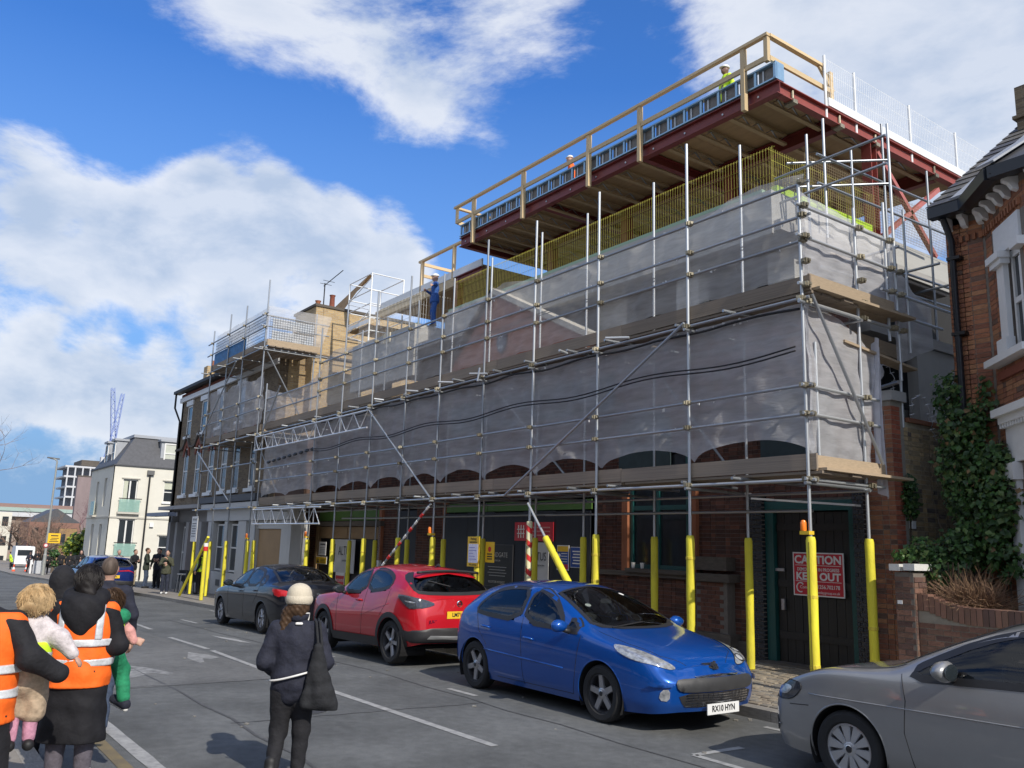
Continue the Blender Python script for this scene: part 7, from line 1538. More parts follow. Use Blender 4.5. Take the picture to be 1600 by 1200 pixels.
def person(label, x, y, z, face, h, coat, trou, hair='brown', res=.024, hem=.78, arms=None, stride=.0, skinm=None, hood=False, hat=None, vest=None, build=1., shoes=None, lean=0., group=None, bald=False, beard=False, legs=True, bag=None):
    f = h/1.75; M = Matrix.Translation((x, y, z)) @ Matrix.Rotation(face-PI/2, 4, 'Z'); sm = skinm or skin; B = build
    t = link('person', None, None, M, label=label, cat='person', group=group)
    S = lambda *p: tuple(q*f for q in p)
    hip, chest, neck, head = S(0, 0, .95), S(0, lean*.5, 1.3), S(0, lean*.8+.0, 1.47), S(0, lean+.015, 1.63)
    arms = arms or [((-.27, -.02, 1.15), (-.27, .08, .9)), ((.27, -.02, 1.15), (.27, .08, .9))]
    feet = [S(-.1, stride, .05), S(.1, -stride, .05)]; kn = [S(-.1, stride*.6+.04, .5), S(.1, -stride*.5+.04, .5)]
    sk = [('c', neck, .055*f, S(0, lean+.0, 1.55), .055*f), ('e', head, S(.078, .098, .115)), ('e', S(0, lean+.035, 1.575), S(.058, .07, .06)), ('c', S(0, lean+.105, 1.63), .013*f, S(0, lean+.122, 1.6), .017*f), ('c', S(-.03, lean+.1, 1.558), .009*f, S(.03, lean+.1, 1.558), .009*f),
          ('e', S(-.08, lean+.005, 1.62), S(.012, .022, .034)), ('e', S(.08, lean+.005, 1.62), S(.012, .022, .034)), ('c', hip, .11*f, chest, .12*f)]
    tor = [('e', S(0, lean*.5, 1.27), S(.185*B, .125*B, .22)), ('e', S(0, lean*.2, 1.02), S(.17*B, .125*B, .2)), ('c', S(-.15*B, lean*.7, 1.4), .06*f, S(.15*B, lean*.7, 1.4), .06*f), ('c', S(0, lean*.75, 1.42), .075*f, S(0, lean*.85, 1.49), .068*f)]
    if hem < .9: tor += [('e', S(-.05, 0, (.95+hem)/2), S(.15*B, .14*B, (1.1-hem)/2+.1)), ('e', S(.05, 0, (.95+hem)/2), S(.15*B, .14*B, (1.1-hem)/2+.1))]
    sl2 = []
    for sd, (e, w) in zip((-1, 1), arms):
        sh_ = S(sd*.185*B, lean*.7, 1.39); e, w = S(*e), S(*w); sl2 += [('c', sh_, .066*f*B, e, .055*f), ('c', e, .055*f, w, .042*f)]; arm_hand(sk, e, w, f, (sd, 0, .2))
        sk += [('c', sh_, .04*f, e, .035*f), ('c', e, .035*f, w, .027*f)]
    lg = []; sh2 = []
    for sd, k_, ft in zip((-1, 1), kn, feet):
        h0 = S(sd*.085, 0, .9); sk += [('c', h0, .07*f, k_, .045*f), ('c', k_, .045*f, ft, .035*f)]
        lg += [('c', h0, .098*f*B, k_, .07*f), ('c', k_, .068*f, (ft[0], ft[1], ft[2]+.04*f), .056*f)]
        sh2 += [('c', (ft[0], ft[1]-.035*f, z0_ := .045*f), .045*f, (ft[0], ft[1]+.13*f, .036*f), .036*f), ('c', (ft[0], ft[1]-.01*f, .06*f), .042*f, (ft[0], ft[1], .11*f), .042*f)]
    cloth('body', sk, sm, t, M, min(res, .014 if res < .02 else .02), k=.02)
    if legs: cloth('trousers', lg, trou, t, M, res, cuts=[(S(0, 0, .06), (0, 0, -1))], amp=.004); cloth('shoes', sh2, shoes or black, t, M, min(res, .018), k=.02, cuts=[((0, 0, 0), (0, 0, -1))])
    cloth('coat', tor+sl2, coat, t, M, res, cuts=[(S(0, 0, hem), (0, 0, -1)), (S(0, 0, 1.51), (0, 0, 1))], amp=.006)
    if vest:
        cloth('vest', tor, vest, t, M, res, infl=.022, cuts=[(S(0, 0, .86), (0, 0, -1)), (S(0, 0, 1.45), (0, 0, 1))], amp=.003)
        for zz in (.98, 1.12): cloth('reflective_band', tor, retro, t, M, res*.8, infl=.03, cuts=[(S(0, 0, zz), (0, 0, -1)), (S(0, 0, zz+.05), (0, 0, 1))])
    hp = [('e', S(0, lean-.012, 1.665), S(.088, .1, .095))]
    hm = hairm[hair]
    if hood: cloth('hood', [('e', S(0, lean-.015, 1.64), S(.115, .125, .15)), ('c', S(-.08, lean-.04, 1.5), .08*f, S(.08, lean-.04, 1.5), .08*f)], coat, t, M, res, cuts=[(S(0, lean+.06, 1.6), (0, 1, 0))])
    elif hat is not None:
        hd = cloth('hat', [('e', S(0, lean, 1.70), S(.1, .118, .085))], hat, t, M, min(res, .016), cuts=[(S(0, lean, 1.685), (0, 0, -1))]); cloth('hat_brim', [('e', S(0, lean+.03, 1.69), S(.108, .145, .012))], hat, t, M, .008)
    elif not bald: cloth('hair', hp, hm, t, M, min(res, .016), k=.02, cuts=[(S(0, lean+.05, 1.665), (0, .8, -.6)), (S(0, 0, 1.57), (0, 0, -1))], amp=.004, fr=60)
    else: cloth('hair', [('e', S(0, lean-.006, 1.642), S(.083, .1, .108))], hairm['crop'], t, M, .012, cuts=[(S(0, lean+.03, 1.66), (0, .9, -.4)), (S(0, 0, 1.565), (0, 0, -1))])
    if beard: cloth('beard', [('e', S(0, lean+.055, 1.555), S(.055, .058, .05))], hm, t, M, .014, cuts=[(S(0, lean, 1.575), (0, 0, 1))])
    b = MB()
    for sd in (-1, 1): b.ball(S(sd*.031, lean+.104, 1.638), .011*f, 8)
    b.build('eyes', black, t, smooth=True, mw=M)
    return t
retro = mat('retro_silver', (.6, .62, .64), .45, metal=.2, var=.25, scale=22, bump=.4, bscale=14); orange = mat('hivis_orange', (.9, .14, .008), .75, var=.12, scale=9, bump=.6, bscale=11)
navy = cl('navy', (.014, .016, .03)); blk = cl('black', (.009, .009, .012)); olive = cl('olive', (.055, .058, .035)); dgreen = cl('green_dark', (.025, .033, .022)); gry = cl('grey', (.09, .09, .095)); den = cl('denim', (.045, .065, .11)); denD = cl('denim_dark', (.02, .025, .045)); khaki = cl('khaki', (.36, .3, .2)); cream_ = cl('cream', (.66, .6, .5), rnd=0.)
D = lambda dx, dy: math.atan2(dy, dx)
pg = 'men standing outside the pub'; gz2 = lambda x: ground(x)+.122
hold = [((-.26, .06, 1.14), (-.08, .26, 1.24)), ((.26, .06, 1.14), (.08, .27, 1.2))]; phone = [((-.25, .1, 1.15), (-.05, .24, 1.38)), ((.26, .04, 1.15), (.07, .26, 1.22))]
for (lb, x, y, fc, h, ct, tr, hr, kw) in (
    ('man in olive jacket and dark jeans drinking, standing nearest the kerb', -36.5, 9.4, D(.9, -.4), 1.72, olive, denD, 'black', dict(arms=phone, shoes=white)),
    ('bearded man in dark green jacket and pale jeans seen from the side', -43.6, 10.3, D(.3, .9), 1.86, dgreen, den, 'brown', dict(beard=True, arms=hold)),
    ('man in black jacket and light trousers looking down at his hands', -46.2, 10.3, D(.8, .55), 1.8, blk, khaki, 'brown', dict(arms=hold, lean=.05)),
    ('grey haired man in grey jacket drinking beside the dark blue car', -46.8, 9.7, D(.85, .2), 1.78, gry, khaki, 'grey', dict(arms=phone)),
    ('man in navy hooded jacket and black trousers facing the street', -43.8, 10.9, D(.9, -.5), 1.84, navy, blk, 'black', dict(arms=hold)),
    ('man in dark coat standing behind the olive jacketed man', -45.6, 11.3, D(.6, -.5), 1.9, blk, blk, 'brown', dict())):
    person(lb, x, y, gz2(x), fc, h, ct, tr, hr, res=.03, group=pg, stride=.03, **kw)
person('hooded person in dark clothes standing beyond the dark blue car', -58.0, 9.9, gz2(-58), D(.9, -.3), 1.78, blk, blk, 'black', hood=True, res=.04)
person('worker in black with bright yellow green vest behind the short yellow post', -36.0, 10.6, gz2(-36), D(-.5, -.8), 1.78, blk, blk, 'black', vest=hivis, res=.035)
person('pedestrian with pale backpack walking away along the far pavement', -73.5, 11.2, gz2(-73), D(-1, 0), 1.75, blk, blk, 'brown', res=.05, stride=.12)
person('small pedestrian in black walking along the far pavement by the lamp post', -76.0, 10.6, gz2(-76), D(-1, 0), 1.65, blk, blk, 'black', res=.05)
person('road worker in yellow green jacket bending beside the white van', -92, 9.9, ground(-92), D(0, -1), 1.7, hivis, blk, 'black', res=.06, lean=.2)
# roof workers
helm = mat('helmet_white', (.78, .78, .76), .35, var=.03); tealc = cl('blue_work', (.03, .1, .34))
person('roof worker in yellow jacket and white helmet behind the stud parapet, right', -11.16, 13.5, 10.87, D(-.3, -1), 1.5, hivis, navy, 'black', hat=helm, skinm=skin2, res=.024)
person('roof worker in orange jacket and white helmet bending behind the stud parapet', -16.3, 13.5, 10.87, D(-.8, -.5), 1.32, orange, navy, 'black', hat=helm, res=.03, lean=.12)
person('worker in blue overalls and white helmet on the concrete beside the red column', -22.2, 12.9, 8.52, D(-.3, -1), 1.7, tealc, tealc, 'black', hat=helm, res=.03, arms=[((-.36, .1, 1.3), (-.55, .22, 1.22)), ((.25, .05, 1.15), (.1, .26, 1.2))])
# --- the woman in the cream beanie, walking away down the road
M = Matrix.Translation((-7.07, 2.93, 0)) @ Matrix.Rotation(D(-.86, .5)-PI/2, 4, 'Z'); t = link('person', None, None, M, label='woman in cream beanie and navy fleece walking away with a black shoulder bag', cat='person')
rr = .0105
torso = [('e', (0, 0, 1.08), (.185, .135, .22)), ('e', (0, 0, .82), (.19, .145, .24)), ('c', (-.15, 0, 1.2), .075, (.15, 0, 1.2), .075), ('c', (0, 0, 1.22), .085, (0, .01, 1.3), .07)]
slv = [('c', (-.165, 0, 1.2), .075, (-.24, -.03, .95), .068), ('c', (-.24, -.03, .95), .068, (-.2, .15, .86), .055), ('c', (.165, 0, 1.2), .075, (.25, -.03, .95), .068), ('c', (.25, -.03, .95), .068, (.2, .15, .86), .055)]
cloth('coat', torso+slv, navy, t, M, rr, cuts=[((0, 0, .6), (0, 0, -1)), ((0, 0, 1.345), (0, 0, 1))], amp=.0045, fr=30)
cloth('collar', [('e', (0, 0, 1.32), (.09, .098, .07))], navy, t, M, rr, cuts=[((0, 0, 1.345), (0, 0, 1))])
MB().tube([(.02, -.092, 1.343), (.07, -.06, 1.345), (.09, 0, 1.34), (.085, .03, 1.3), (.08, -.0, 1.26)], .007, 6).build('collar_trim', S_wht, t, mw=M, smooth=True)
cloth('collar_tab', [('c', (.005, -.098, 1.262), .012, (.045, -.096, 1.262), .012)], S_wht, t, M, .005)
q = []
for u in np.linspace(-.19, .15, 14): q.append((u, -.148*math.sqrt(max(.05, 1-(u/.2)**2))-.022-.006*math.sin(u*20), .815+.17*(u+.19)+.012*math.sin(u*9)))
MB().tube(q, .0085, 6).build('drawcord', S_wht, t, mw=M, smooth=True)
sk = [('c', (0, 0, 1.2), .05, (0, .01, 1.36), .05), ('e', (0, .015, 1.43), (.075, .094, .11)), ('e', (0, .05, 1.39), (.055, .065, .055)), ('c', (0, .115, 1.44), .012, (0, .13, 1.41), .016), ('c', (0, 0, .75), .1, (0, 0, 1.1), .1),
      ('c', (-.085, 0, .7), .075, (-.1, .08, .42), .05), ('c', (-.1, .08, .42), .05, (-.11, -.06, .1), .035), ('c', (.085, 0, .7), .075, (.085, .02, .42), .05), ('c', (.085, .02, .42), .05, (.08, .0, .1), .035)]
arm_hand(sk, (-.255, -.03, .95), (-.19, .17, .85), .9, (0, 0, 1)); arm_hand(sk, (.265, -.03, .95), (.19, .17, .85), .9, (0, 0, 1)); cloth('body', sk, skin, t, M, .012, k=.02)
cloth('trousers', [('c', (-.085, 0, .72), .1, (-.095, .03, .4), .071), ('c', (-.095, .03, .4), .071, (-.115, -.10, .12), .055), ('c', (.085, 0, .72), .1, (.088, .02, .4), .071), ('c', (.088, .02, .4), .071, (.08, .0, .11), .055)], blk, t, M, rr, amp=.003, fr=35)
sho = []
for x, y, z, up in ((-.12, -.10, .05, .03), (.08, 0, .0, 0)): sho += [('c', (x, y-.04, z+.05), .046, (x-.01, y+.14, z+.042-up), .04), ('c', (x, y-.01, z+.06), .05, (x, y, z+.13), .05)]
cloth('shoes', sho, black, t, M, .012, k=.02)
cloth('hair', [('e', (0, -.02, 1.40), (.092, .1, .12)), ('c', (-.06, -.045, 1.36), .045, (-.11, -.05, 1.17), .03), ('c', (-.09, .0, 1.36), .042, (-.13, -.01, 1.14), .026), ('c', (-.085, -.03, 1.33), .04, (-.135, -.045, 1.2), .02)], hairm['brown'], t, M, .009, cuts=[((0, .06, 0), (0, 1, 0))], amp=.005, fr=120)
knit = mat('knit_cream', (.56, .5, .39), .9, var=.06, scale=60, stretch=(1, 1, .1), bump=.4, bscale=120)
hd = cloth('beanie', [('e', (0, -.012, 1.475), (.106, .118, .105)), ('e', (0, -.02, 1.53), (.075, .082, .05))], knit, t, M, .009, cuts=[((0, 0, 1.42), (0, -.12, -1))]); cloth('beanie_cuff', [('e', (0, -.012, 1.455), (.114, .126, .085))], knit, t, M, .008, cuts=[((0, 0, 1.405), (0, -.12, -1)), ((0, 0, 1.485), (0, .12, 1))])
bg = tag(link('shoulder_bag', None, None, M), 'slouchy black fabric shoulder bag hanging on the right side of the beanie woman', 'bag')
blkb = cl('bag_black', (.011, .012, .015)); cloth('bag_body', [('c', (.2, -.14, 1.08), .026, (.12, -.165, .66), .036), ('c', (.2, -.14, 1.08), .026, (.35, -.12, .64), .036), ('c', (.12, -.165, .63), .03, (.36, -.12, .595), .03), ('c', (.2, -.145, 1.0), .035, (.23, -.15, .68), .062), ('c', (.19, -.145, .9), .04, (.29, -.14, .66), .05)], blkb, bg, M, rr, k=.05, amp=.004, fr=26, cuts=[((0, 0, .585), (0, 0, -1))])
for dx in (0, .03): MB().tube([(.2+dx, -.145, .9), (.2+dx, -.15, 1.1), (.165+dx, -.085, 1.27), (.14+dx, .02, 1.29), (.17+dx, .11, 1.2), (.21+dx, .1, 1.0), (.23+dx, -.04, .88)], .012, 6).build('strap', blkb, bg, mw=M, smooth=True)
# --- the woman in the orange vest and long black coat, seen from behind
fc = D(-.93, .36); M = Matrix.Translation((-7.5, 1.36, 0)) @ Matrix.Rotation(fc-PI/2, 4, 'Z'); t = link('person', None, None, M, label='woman in orange reflective vest over long black coat, carrying a child in green', cat='person'); rr = .0115
quilt = mat('cloth_quilt', (.012, .012, .015), .8, spec=.3, var=.35, scale=9, bump=.8, bscale=8)
tor = [('e', (0, 0, 1.2), (.19, .14, .27)), ('e', (0, 0, .92), (.195, .15, .28)), ('c', (-.155, 0, 1.355), .07, (.155, 0, 1.355), .07)]
skirt = [('c', (-.05, 0, .9), .16, (-.075, .02, .42), .165), ('c', (.05, 0, .9), .16, (.075, -.01, .42), .165)]
slv = [('c', (-.175, 0, 1.36), .075, (-.25, .0, 1.1), .066), ('c', (-.25, .0, 1.1), .066, (-.1, .26, 1.02), .066), ('c', (.175, 0, 1.36), .075, (.255, .0, 1.1), .068), ('c', (.255, .0, 1.1), .068, (.14, .27, 1.08), .066)]
cloth('coat', tor+skirt+slv, quilt, t, M, rr, k=.05, cuts=[((0, 0, .40), (0, 0, -1))], amp=.006, fr=17)
cloth('hood', [('e', (0, -.1, 1.38), (.16, .1, .12)), ('c', (-.1, -.02, 1.46), .07, (.1, -.02, 1.46), .07), ('e', (0, -.13, 1.3), (.09, .06, .12))], quilt, t, M, rr, k=.06, amp=.004)
vz = [((0, 0, .80), (0, 0, -1)), ((0, 0, 1.43), (0, 0, 1))]
cloth('vest', tor+[('c', (-.03, 0, .95), .15, (-.045, 0, .75), .165), ('c', (.03, 0, .95), .15, (.045, 0, .75), .165)], orange, t, M, rr, k=.05, infl=.02, cuts=vz, amp=.006, fr=19)
for zz in (.955, 1.10): cloth('reflective_band', tor, retro, t, M, .009, k=.05, infl=.035, cuts=[((0, 0, zz), (.0, .0, -1)), ((0, 0, zz+.055), (0, 0, 1))], amp=.006, fr=19)
for xx in (-.135, .135): cloth('reflective_band', tor, retro, t, M, .009, k=.05, infl=.034, cuts=[((xx-.025, 0, 0), (-1, 0, 0)), ((xx+.025, 0, 0), (1, 0, 0)), ((0, 0, 1.15), (0, 0, -1)), ((0, .03, 0), (0, 1, 0))])
sk = [('c', (0, 0, 1.35), .055, (0, .01, 1.52), .055), ('e', (0, .02, 1.58), (.078, .098, .115)), ('e', (0, .055, 1.53), (.057, .068, .058)), ('c', (0, .125, 1.585), .013, (0, .14, 1.555), .017), ('e', (-.082, .01, 1.57), (.013, .024, .036)), ('e', (.082, .01, 1.57), (.013, .024, .036)), ('c', (0, 0, .8), .1, (0, 0, 1.2), .12)]
arm_hand(sk, (-.27, .02, 1.1), (-.09, .28, 1.02), .92, (0, 0, 1)); arm_hand(sk, (.28, .02, 1.1), (.13, .29, 1.08), .92, (0, 0, 1))
for sd in (-1, 1): sk += [('c', (sd*.09, 0, .8), .07, (sd*.1, .01, .45), .05), ('c', (sd*.1, .01, .45), .05, (sd*.1, 0, .1), .038)]
cloth('body', sk, skin, t, M, .013, k=.02)
cloth('leggings', [('c', (sd*.1, .0, .6), .085, (sd*.1, 0, .12), .055) for sd in (-1, 1)], cl('leggings_grey', (.1, .09, .11)), t, M, rr, k=.01, cuts=[((0, 0, .14), (0, 0, -1))])
cloth('boots', [('c', (sd*.1, -.03, .05), .05, (sd*.1, .14, .04), .042) for sd in (-1, 1)]+[('c', (sd*.1, 0, .05), .05, (sd*.1, 0, .19), .056) for sd in (-1, 1)], black, t, M, .012, k=.02, cuts=[((0, 0, 0), (0, 0, -1))])
for sd in (-1, 1): MB().lathe([(.06, 0), (.062, .012), (.058, .024)], (sd*.1, 0, .185), n=16).build('boot_trim', S_wht, t, mw=M, smooth=True)
cloth('hair', [('e', (0, -.005, 1.605), (.102, .115, .115)), ('e', (0, -.07, 1.55), (.085, .06, .08)), ('e', (.03, -.105, 1.49), (.05, .04, .05))], hairm['black'], t, M, .011, k=.03, cuts=[((0, .07, 1.62), (0, .85, -.5))], amp=.004, fr=80)
strands(t, M, (0, -.012, 1.6), (.104, .118, .118), 500, hairm['black'], .05, th=.0016)
MB().ball((-.088, .008, 1.532), .007, 8).build('earring', retro, t, mw=M, smooth=True)
# the child in green on her front right
M2 = M @ Matrix.Translation((.13, .27, .98)) @ Matrix.Rotation(.9, 4, 'Z'); t2 = link('person', None, None, M2, label='small child in green suit and pink top carried by the woman in long black coat', cat='person')
grn = cl('green_suit', (.015, .22, .1)); pnk = cl('pink', (.62, .3, .27))
cloth('body', [('e', (0, 0, .43), (.075, .085, .095)), ('c', (0, 0, .3), .04, (0, 0, .4), .04), ('c', (0, 0, 0), .07, (0, 0, .3), .08)]+[('c', (.15, -.02, .18), .024, (.2, -.1, .1), .02)]+[('c', (.2+.006*k, -.1, .1+.008*k), .009, (.225+.006*k, -.13-.004*k, .07+.012*k), .007) for k in range(5)], skin, t2, M2, .009, k=.015)
cloth('suit', [('c', (0, 0, .02), .105, (0, 0, .27), .095), ('c', (.1, 0, 0), .075, (.2, .02, -.13), .062), ('c', (.2, .02, -.13), .062, (.19, -.05, -.34), .05), ('c', (-.08, 0, 0), .07, (-.1, .1, -.2), .055)], grn, t2, M2, .011, amp=.003)
cloth('hood', [('e', (.05, -.05, .31), (.1, .075, .07))], grn, t2, M2, .011); cloth('sleeve', [('c', (.1, -.02, .26), .048, (.17, -.05, .18), .042), ('c', (.17, -.05, .18), .04, (.19, -.09, .11), .034)], pnk, t2, M2, .01); cloth('vest', [('c', (.06, -.075, .2), .02, (.09, -.06, .28), .02)], hivis, t2, M2, .008)
cloth('hair', [('e', (0, -.005, .445), (.085, .095, .092))], hairm['brown'], t2, M2, .01, cuts=[((0, .05, .44), (0, .8, -.5))], amp=.004, fr=80)
cloth('shoe', [('c', (.19, -.075, -.39), .042, (.2, .07, -.36), .036)], navy, t2, M2, .009); cloth('shoe_sole', [('c', (.19, -.08, -.425), .022, (.2, .085, -.39), .02)], S_wht, t2, M2, .007)
# --- the man ahead of them and the dark head on the left
person('man with close cropped hair in navy jacket walking ahead of the orange vest woman', -9.71, 1.94, 0, D(-.95, .3), 1.72, navy, den, 'brown', res=.015, bald=True, stride=.12, skinm=skin, hem=.72)
person('person in black with hood up, half hidden by orange vest woman', -8.7, 1.36, .0, D(-.9, .4), 1.63, blk, blk, 'black', res=.016, hood=True, stride=.05, hem=.5, build=1.1)
# --- the woman at the left edge with the toddler
fc = D(-.9, .42); M = Matrix.Translation((-6.65, .622, .0)) @ Matrix.Rotation(fc-PI/2, 4, 'Z'); t = link('person', None, None, M, label='woman in plain orange vest and long black coat holding a blond toddler', cat='person')
slv2 = [('c', (-.175, 0, 1.36), .075, (-.25, .0, 1.1), .066), ('c', (-.25, .0, 1.1), .066, (-.1, .26, 1.02), .066), ('c', (.175, 0, 1.36), .078, (.3, -.05, 1.15), .07), ('c', (.3, -.05, 1.15), .07, (.46, .06, 1.03), .058)]
cloth('coat', tor+skirt+slv2, blk, t, M, .013, k=.05, cuts=[((0, 0, .2), (0, 0, -1))], amp=.006, fr=17)
cloth('vest', tor+[('c', (-.03, 0, .95), .15, (-.045, 0, .75), .165), ('c', (.03, 0, .95), .15, (.045, 0, .75), .165)], orange, t, M, .012, k=.05, infl=.02, cuts=[((0, 0, .74), (0, 0, -1)), ((0, 0, 1.43), (0, 0, 1))], amp=.006, fr=19)
for zz in (.9, 1.05): cloth('reflective_band', tor, retro, t, M, .009, k=.05, infl=.035, cuts=[((0, 0, zz), (.0, .0, -1)), ((0, 0, zz+.055), (0, 0, 1))], amp=.006, fr=19)
cloth('body', [('c', (0, 0, 1.35), .055, (-.08, .01, 1.5), .055), ('e', (-.1, .02, 1.56), (.078, .098, .115)), ('e', (-.1, .055, 1.51), (.057, .068, .058)), ('c', (-.1, .125, 1.565), .013, (-.1, .14, 1.535), .017), ('c', (0, 0, .3), .1, (0, 0, 1.2), .12)], skin, t, M, .014, k=.02)
cloth('hair', [('e', (-.1, -.005, 1.58), (.1, .115, .12)), ('c', (-.1, -.06, 1.48), .08, (-.1, -.08, 1.38), .06)], hairm['brown'], t, M, .012, cuts=[((0, .07, 1.6), (0, .85, -.5))], amp=.004, fr=80)
strands(t, M, (-.1, -.01, 1.57), (.103, .118, .13), 900, hairm['brown'], .09)
# toddler on her right arm
M3 = M @ Matrix.Translation((.23, .16, 1.03)) @ Matrix.Rotation(.35, 4, 'Z'); t3 = link('person', None, None, M3, label='blond toddler in pale coat, beige trousers and pink tights held on an arm', cat='person')
pale = cl('coat_pale', (.55, .5, .5)); bei = cl('beige', (.42, .32, .22)); tig = cl('tights_pink', (.5, .24, .33))
bd_ = [('e', (0, 0, .46), (.085, .095, .1)), ('c', (0, 0, .3), .045, (0, 0, .42), .045), ('c', (0, 0, 0), .08, (0, 0, .3), .085)]
for sx, w in ((-1, (-.24, -.06, .33)), (1, (.27, -.1, .1))): arm_hand(bd_, (sx*.14, -.03, .25), w, .5, (0, 0, 1))
cloth('body', bd_, skin, t3, M3, .009, k=.015)
cloth('coat', [('c', (0, 0, .1), .125, (0, 0, .29), .105), ('c', (-.08, -.02, .28), .065, (-.16, -.06, .28), .06), ('c', (-.16, -.06, .28), .06, (-.24, -.06, .33), .045), ('c', (.08, -.02, .27), .065, (.17, -.06, .22), .06), ('c', (.17, -.06, .22), .058, (.25, -.09, .12), .045)], pale, t3, M3, .011, amp=.004)
cloth('vest', [('c', (0, 0, .08), .13, (0, 0, .2), .12)], hivis, t3, M3, .011, infl=.008, cuts=[((0, 0, .03), (0, 0, -1)), ((0, 0, .2), (0, 0, 1))], amp=.003); cloth('reflective_band', [('c', (0, 0, .08), .13, (0, 0, .2), .12)], retro, t3, M3, .009, infl=.013, cuts=[((0, 0, .1), (0, 0, -1)), ((0, 0, .135), (0, 0, 1))])
cloth('trousers', [('c', (0, 0, .02), .12, (0, 0, -.05), .11), ('c', (-.05, 0, 0), .09, (-.06, .04, -.24), .075), ('c', (.06, .01, 0), .09, (.07, .03, -.26), .075)], bei, t3, M3, .011, amp=.004)
for sx in (-.05, .06):
    cloth('tights', [('c', (sx, .035, -.24), .05, (sx, .02, -.42), .04)], tig, t3, M3, .009); cloth('shoe', [('c', (sx, -.03, -.46), .036, (sx, .1, -.455), .034)], black, t3, M3, .009)
cloth('hair', [('e', (0, -.01, .475), (.1, .108, .1)), ('e', (-.05, -.06, .44), (.055, .05, .05)), ('e', (.05, -.06, .44), (.055, .05, .05)), ('e', (0, -.08, .43), (.06, .05, .05))], hairm['blond'], t3, M3, .009, cuts=[((0, .06, .45), (0, .85, -.5))], amp=.009, fr=55)
strands(t3, M3, (0, -.015, .468), (.105, .112, .105), 1500, hairm['blond'], .06, .5, .0024); strands(t2, M2, (0, -.008, .445), (.088, .098, .095), 500, hairm['brown'], .06)
# ------------------------------------------------------------------ down the street
bark = mat('bark', (.13, .1, .075), .9, var=.3, scale=12, bump=.4); twigm = mat('twig_brown', (.2, .13, .095), .9, var=.25)
def bare_tree(label, x, y, z, h, seed, spread=.55, m=bark, tw=twigm, r0=.16, depth=5, lean=0., name='bare_tree'):
    rs = random.Random(seed); t = thing(name, label, 'tree', (x, y, z)); tr = MB(); cr = MB()
    def grow(p, d, l, r, k):
        pts = [p]; q = p; n = 4
        for i in range(n):
            d = (d+Vector((rs.gauss(0, .11), rs.gauss(0, .11), rs.gauss(.03, .06)))).normalized(); q = q+d*(l/n); pts.append(q)
        (tr if k <= 1 else cr).tube(pts, [r*(1-.5*i/n) for i in range(n+1)], 7 if k < 2 else 4, k == 0)
        if k >= depth: return
        for i in range(3 if k else 4):
            a = Vector((rs.gauss(0, 1), rs.gauss(0, 1), rs.gauss(.25, .5))).normalized(); grow(pts[-1] if i < 2 else pts[2], (d*(1-spread)+a*spread).normalized(), l*rs.uniform(.58, .8), r*.52, k+1)
    grow(Vector((x, y, z)), Vector((lean, 0, 1)).normalized(), h*.33, r0, 0)
    tr.build('trunk', m, t, smooth=True, fix=False); cr.build('crown', tw, t, fix=False); return t
bare_tree('bare street tree with a leaning trunk beside the lamp post', -84, 10.95, ground(-84)-.1, 6.2, 3, .5, lean=.1)
bare_tree('tall bare reddish tree at the left edge of the picture', -60, 1.3, ground(-60), 11.5, 11, .52, r0=.16)
bare_tree('bare tree in front of the far cream terrace', -112, 13, ground(-112), 8, 5, .6, r0=.28, depth=6)
bare_tree('bare tree behind the far white van', -125, 15.5, ground(-125), 8, 8, .6, r0=.3, depth=6)
bare_tree('bare tree standing between the far trees and the green bush', -105, 14.8, ground(-105), 7.5, 21, .6, r0=.26, depth=6)
bare_tree('purple brown bare tree above the green bush', -86, 14.6, ground(-86), 8.2, 9, .5, tw=mat('twig_purple', (.16, .09, .1), .9, var=.3), depth=6)
def leafy(label, x, y, z, blobs, mats, trunk_h, n, size):
    t = thing('leafy_tree', label, 'tree', (x, y, z)); sp = []
    for c, r, w in blobs:
        for _ in range(int(n*w)):
            d = Vector((random.gauss(0, 1), random.gauss(0, 1), random.gauss(0, 1))).normalized()*random.random()**.35; sp.append(((x+c[0]+d.x*r, y+c[1]+d.y*r, z+c[2]+d.z*r*.8), d+Vector((0, 0, .4))))
    leaves('crown', t, sp, mats, size); MB().tube([(x, y, z), (x+.1, y, z+trunk_h*.5), (x, y, z+trunk_h)], [.15, .12, .07], 7).build('trunk', bark, t)
lg = [mat('leaf_lime', (.36, .42, .05), .5, var=.3, transl=.3), mat('leaf_olive', (.2, .27, .04), .5, var=.3, transl=.3), leafm[0]]
leafy('rounded yellow green evergreen bush beyond the cream block', -76.5, 12.9, ground(-76)-.1, [((0, 0, 2.7), 1.1, 1), ((.5, .6, 3.3), .8, .7), ((-.6, -.4, 2.2), .9, .7), ((.2, .3, 1.5), 1, .7)], lg, 2.5, 700, .24)
leafy('dark ivy clad tree stump under the yellow road sign', -82, 11.9, ground(-82)-.1, [((0, 0, 1.8), .45, 1), ((0, .1, 1.0), .4, .7)], leafm, 1.8, 260, .2)
wallm = mat('far_wall', (.17, .16, .15), .9); fw = thing('garden_wall', 'grey boundary wall running back beside the far pavement', 'wall', (-72, 12.6, -1.3)); box('wall_face', (-79, 12.4, -1.6), (-70.1, 12.6, .15), wallm, fw); box('coping', (-79, 12.35, .15), (-70.1, 12.65, .22), stone, fw)
for k, (x, y, lb) in enumerate(((-68.5, 11.0, 'pedestrian in dark coat by the grey boundary wall'), (-82.5, 10.2, 'small pedestrian in black near the white barrier post'), (-94, 12.2, 'distant pedestrian in black on the pavement beside the white van'))):
    person(lb, x, y, ground(x)+.12, D(1 if k else -1, .2), 1.72, (blk, navy, blk)[k], blk, 'black', res=.05, stride=.08)
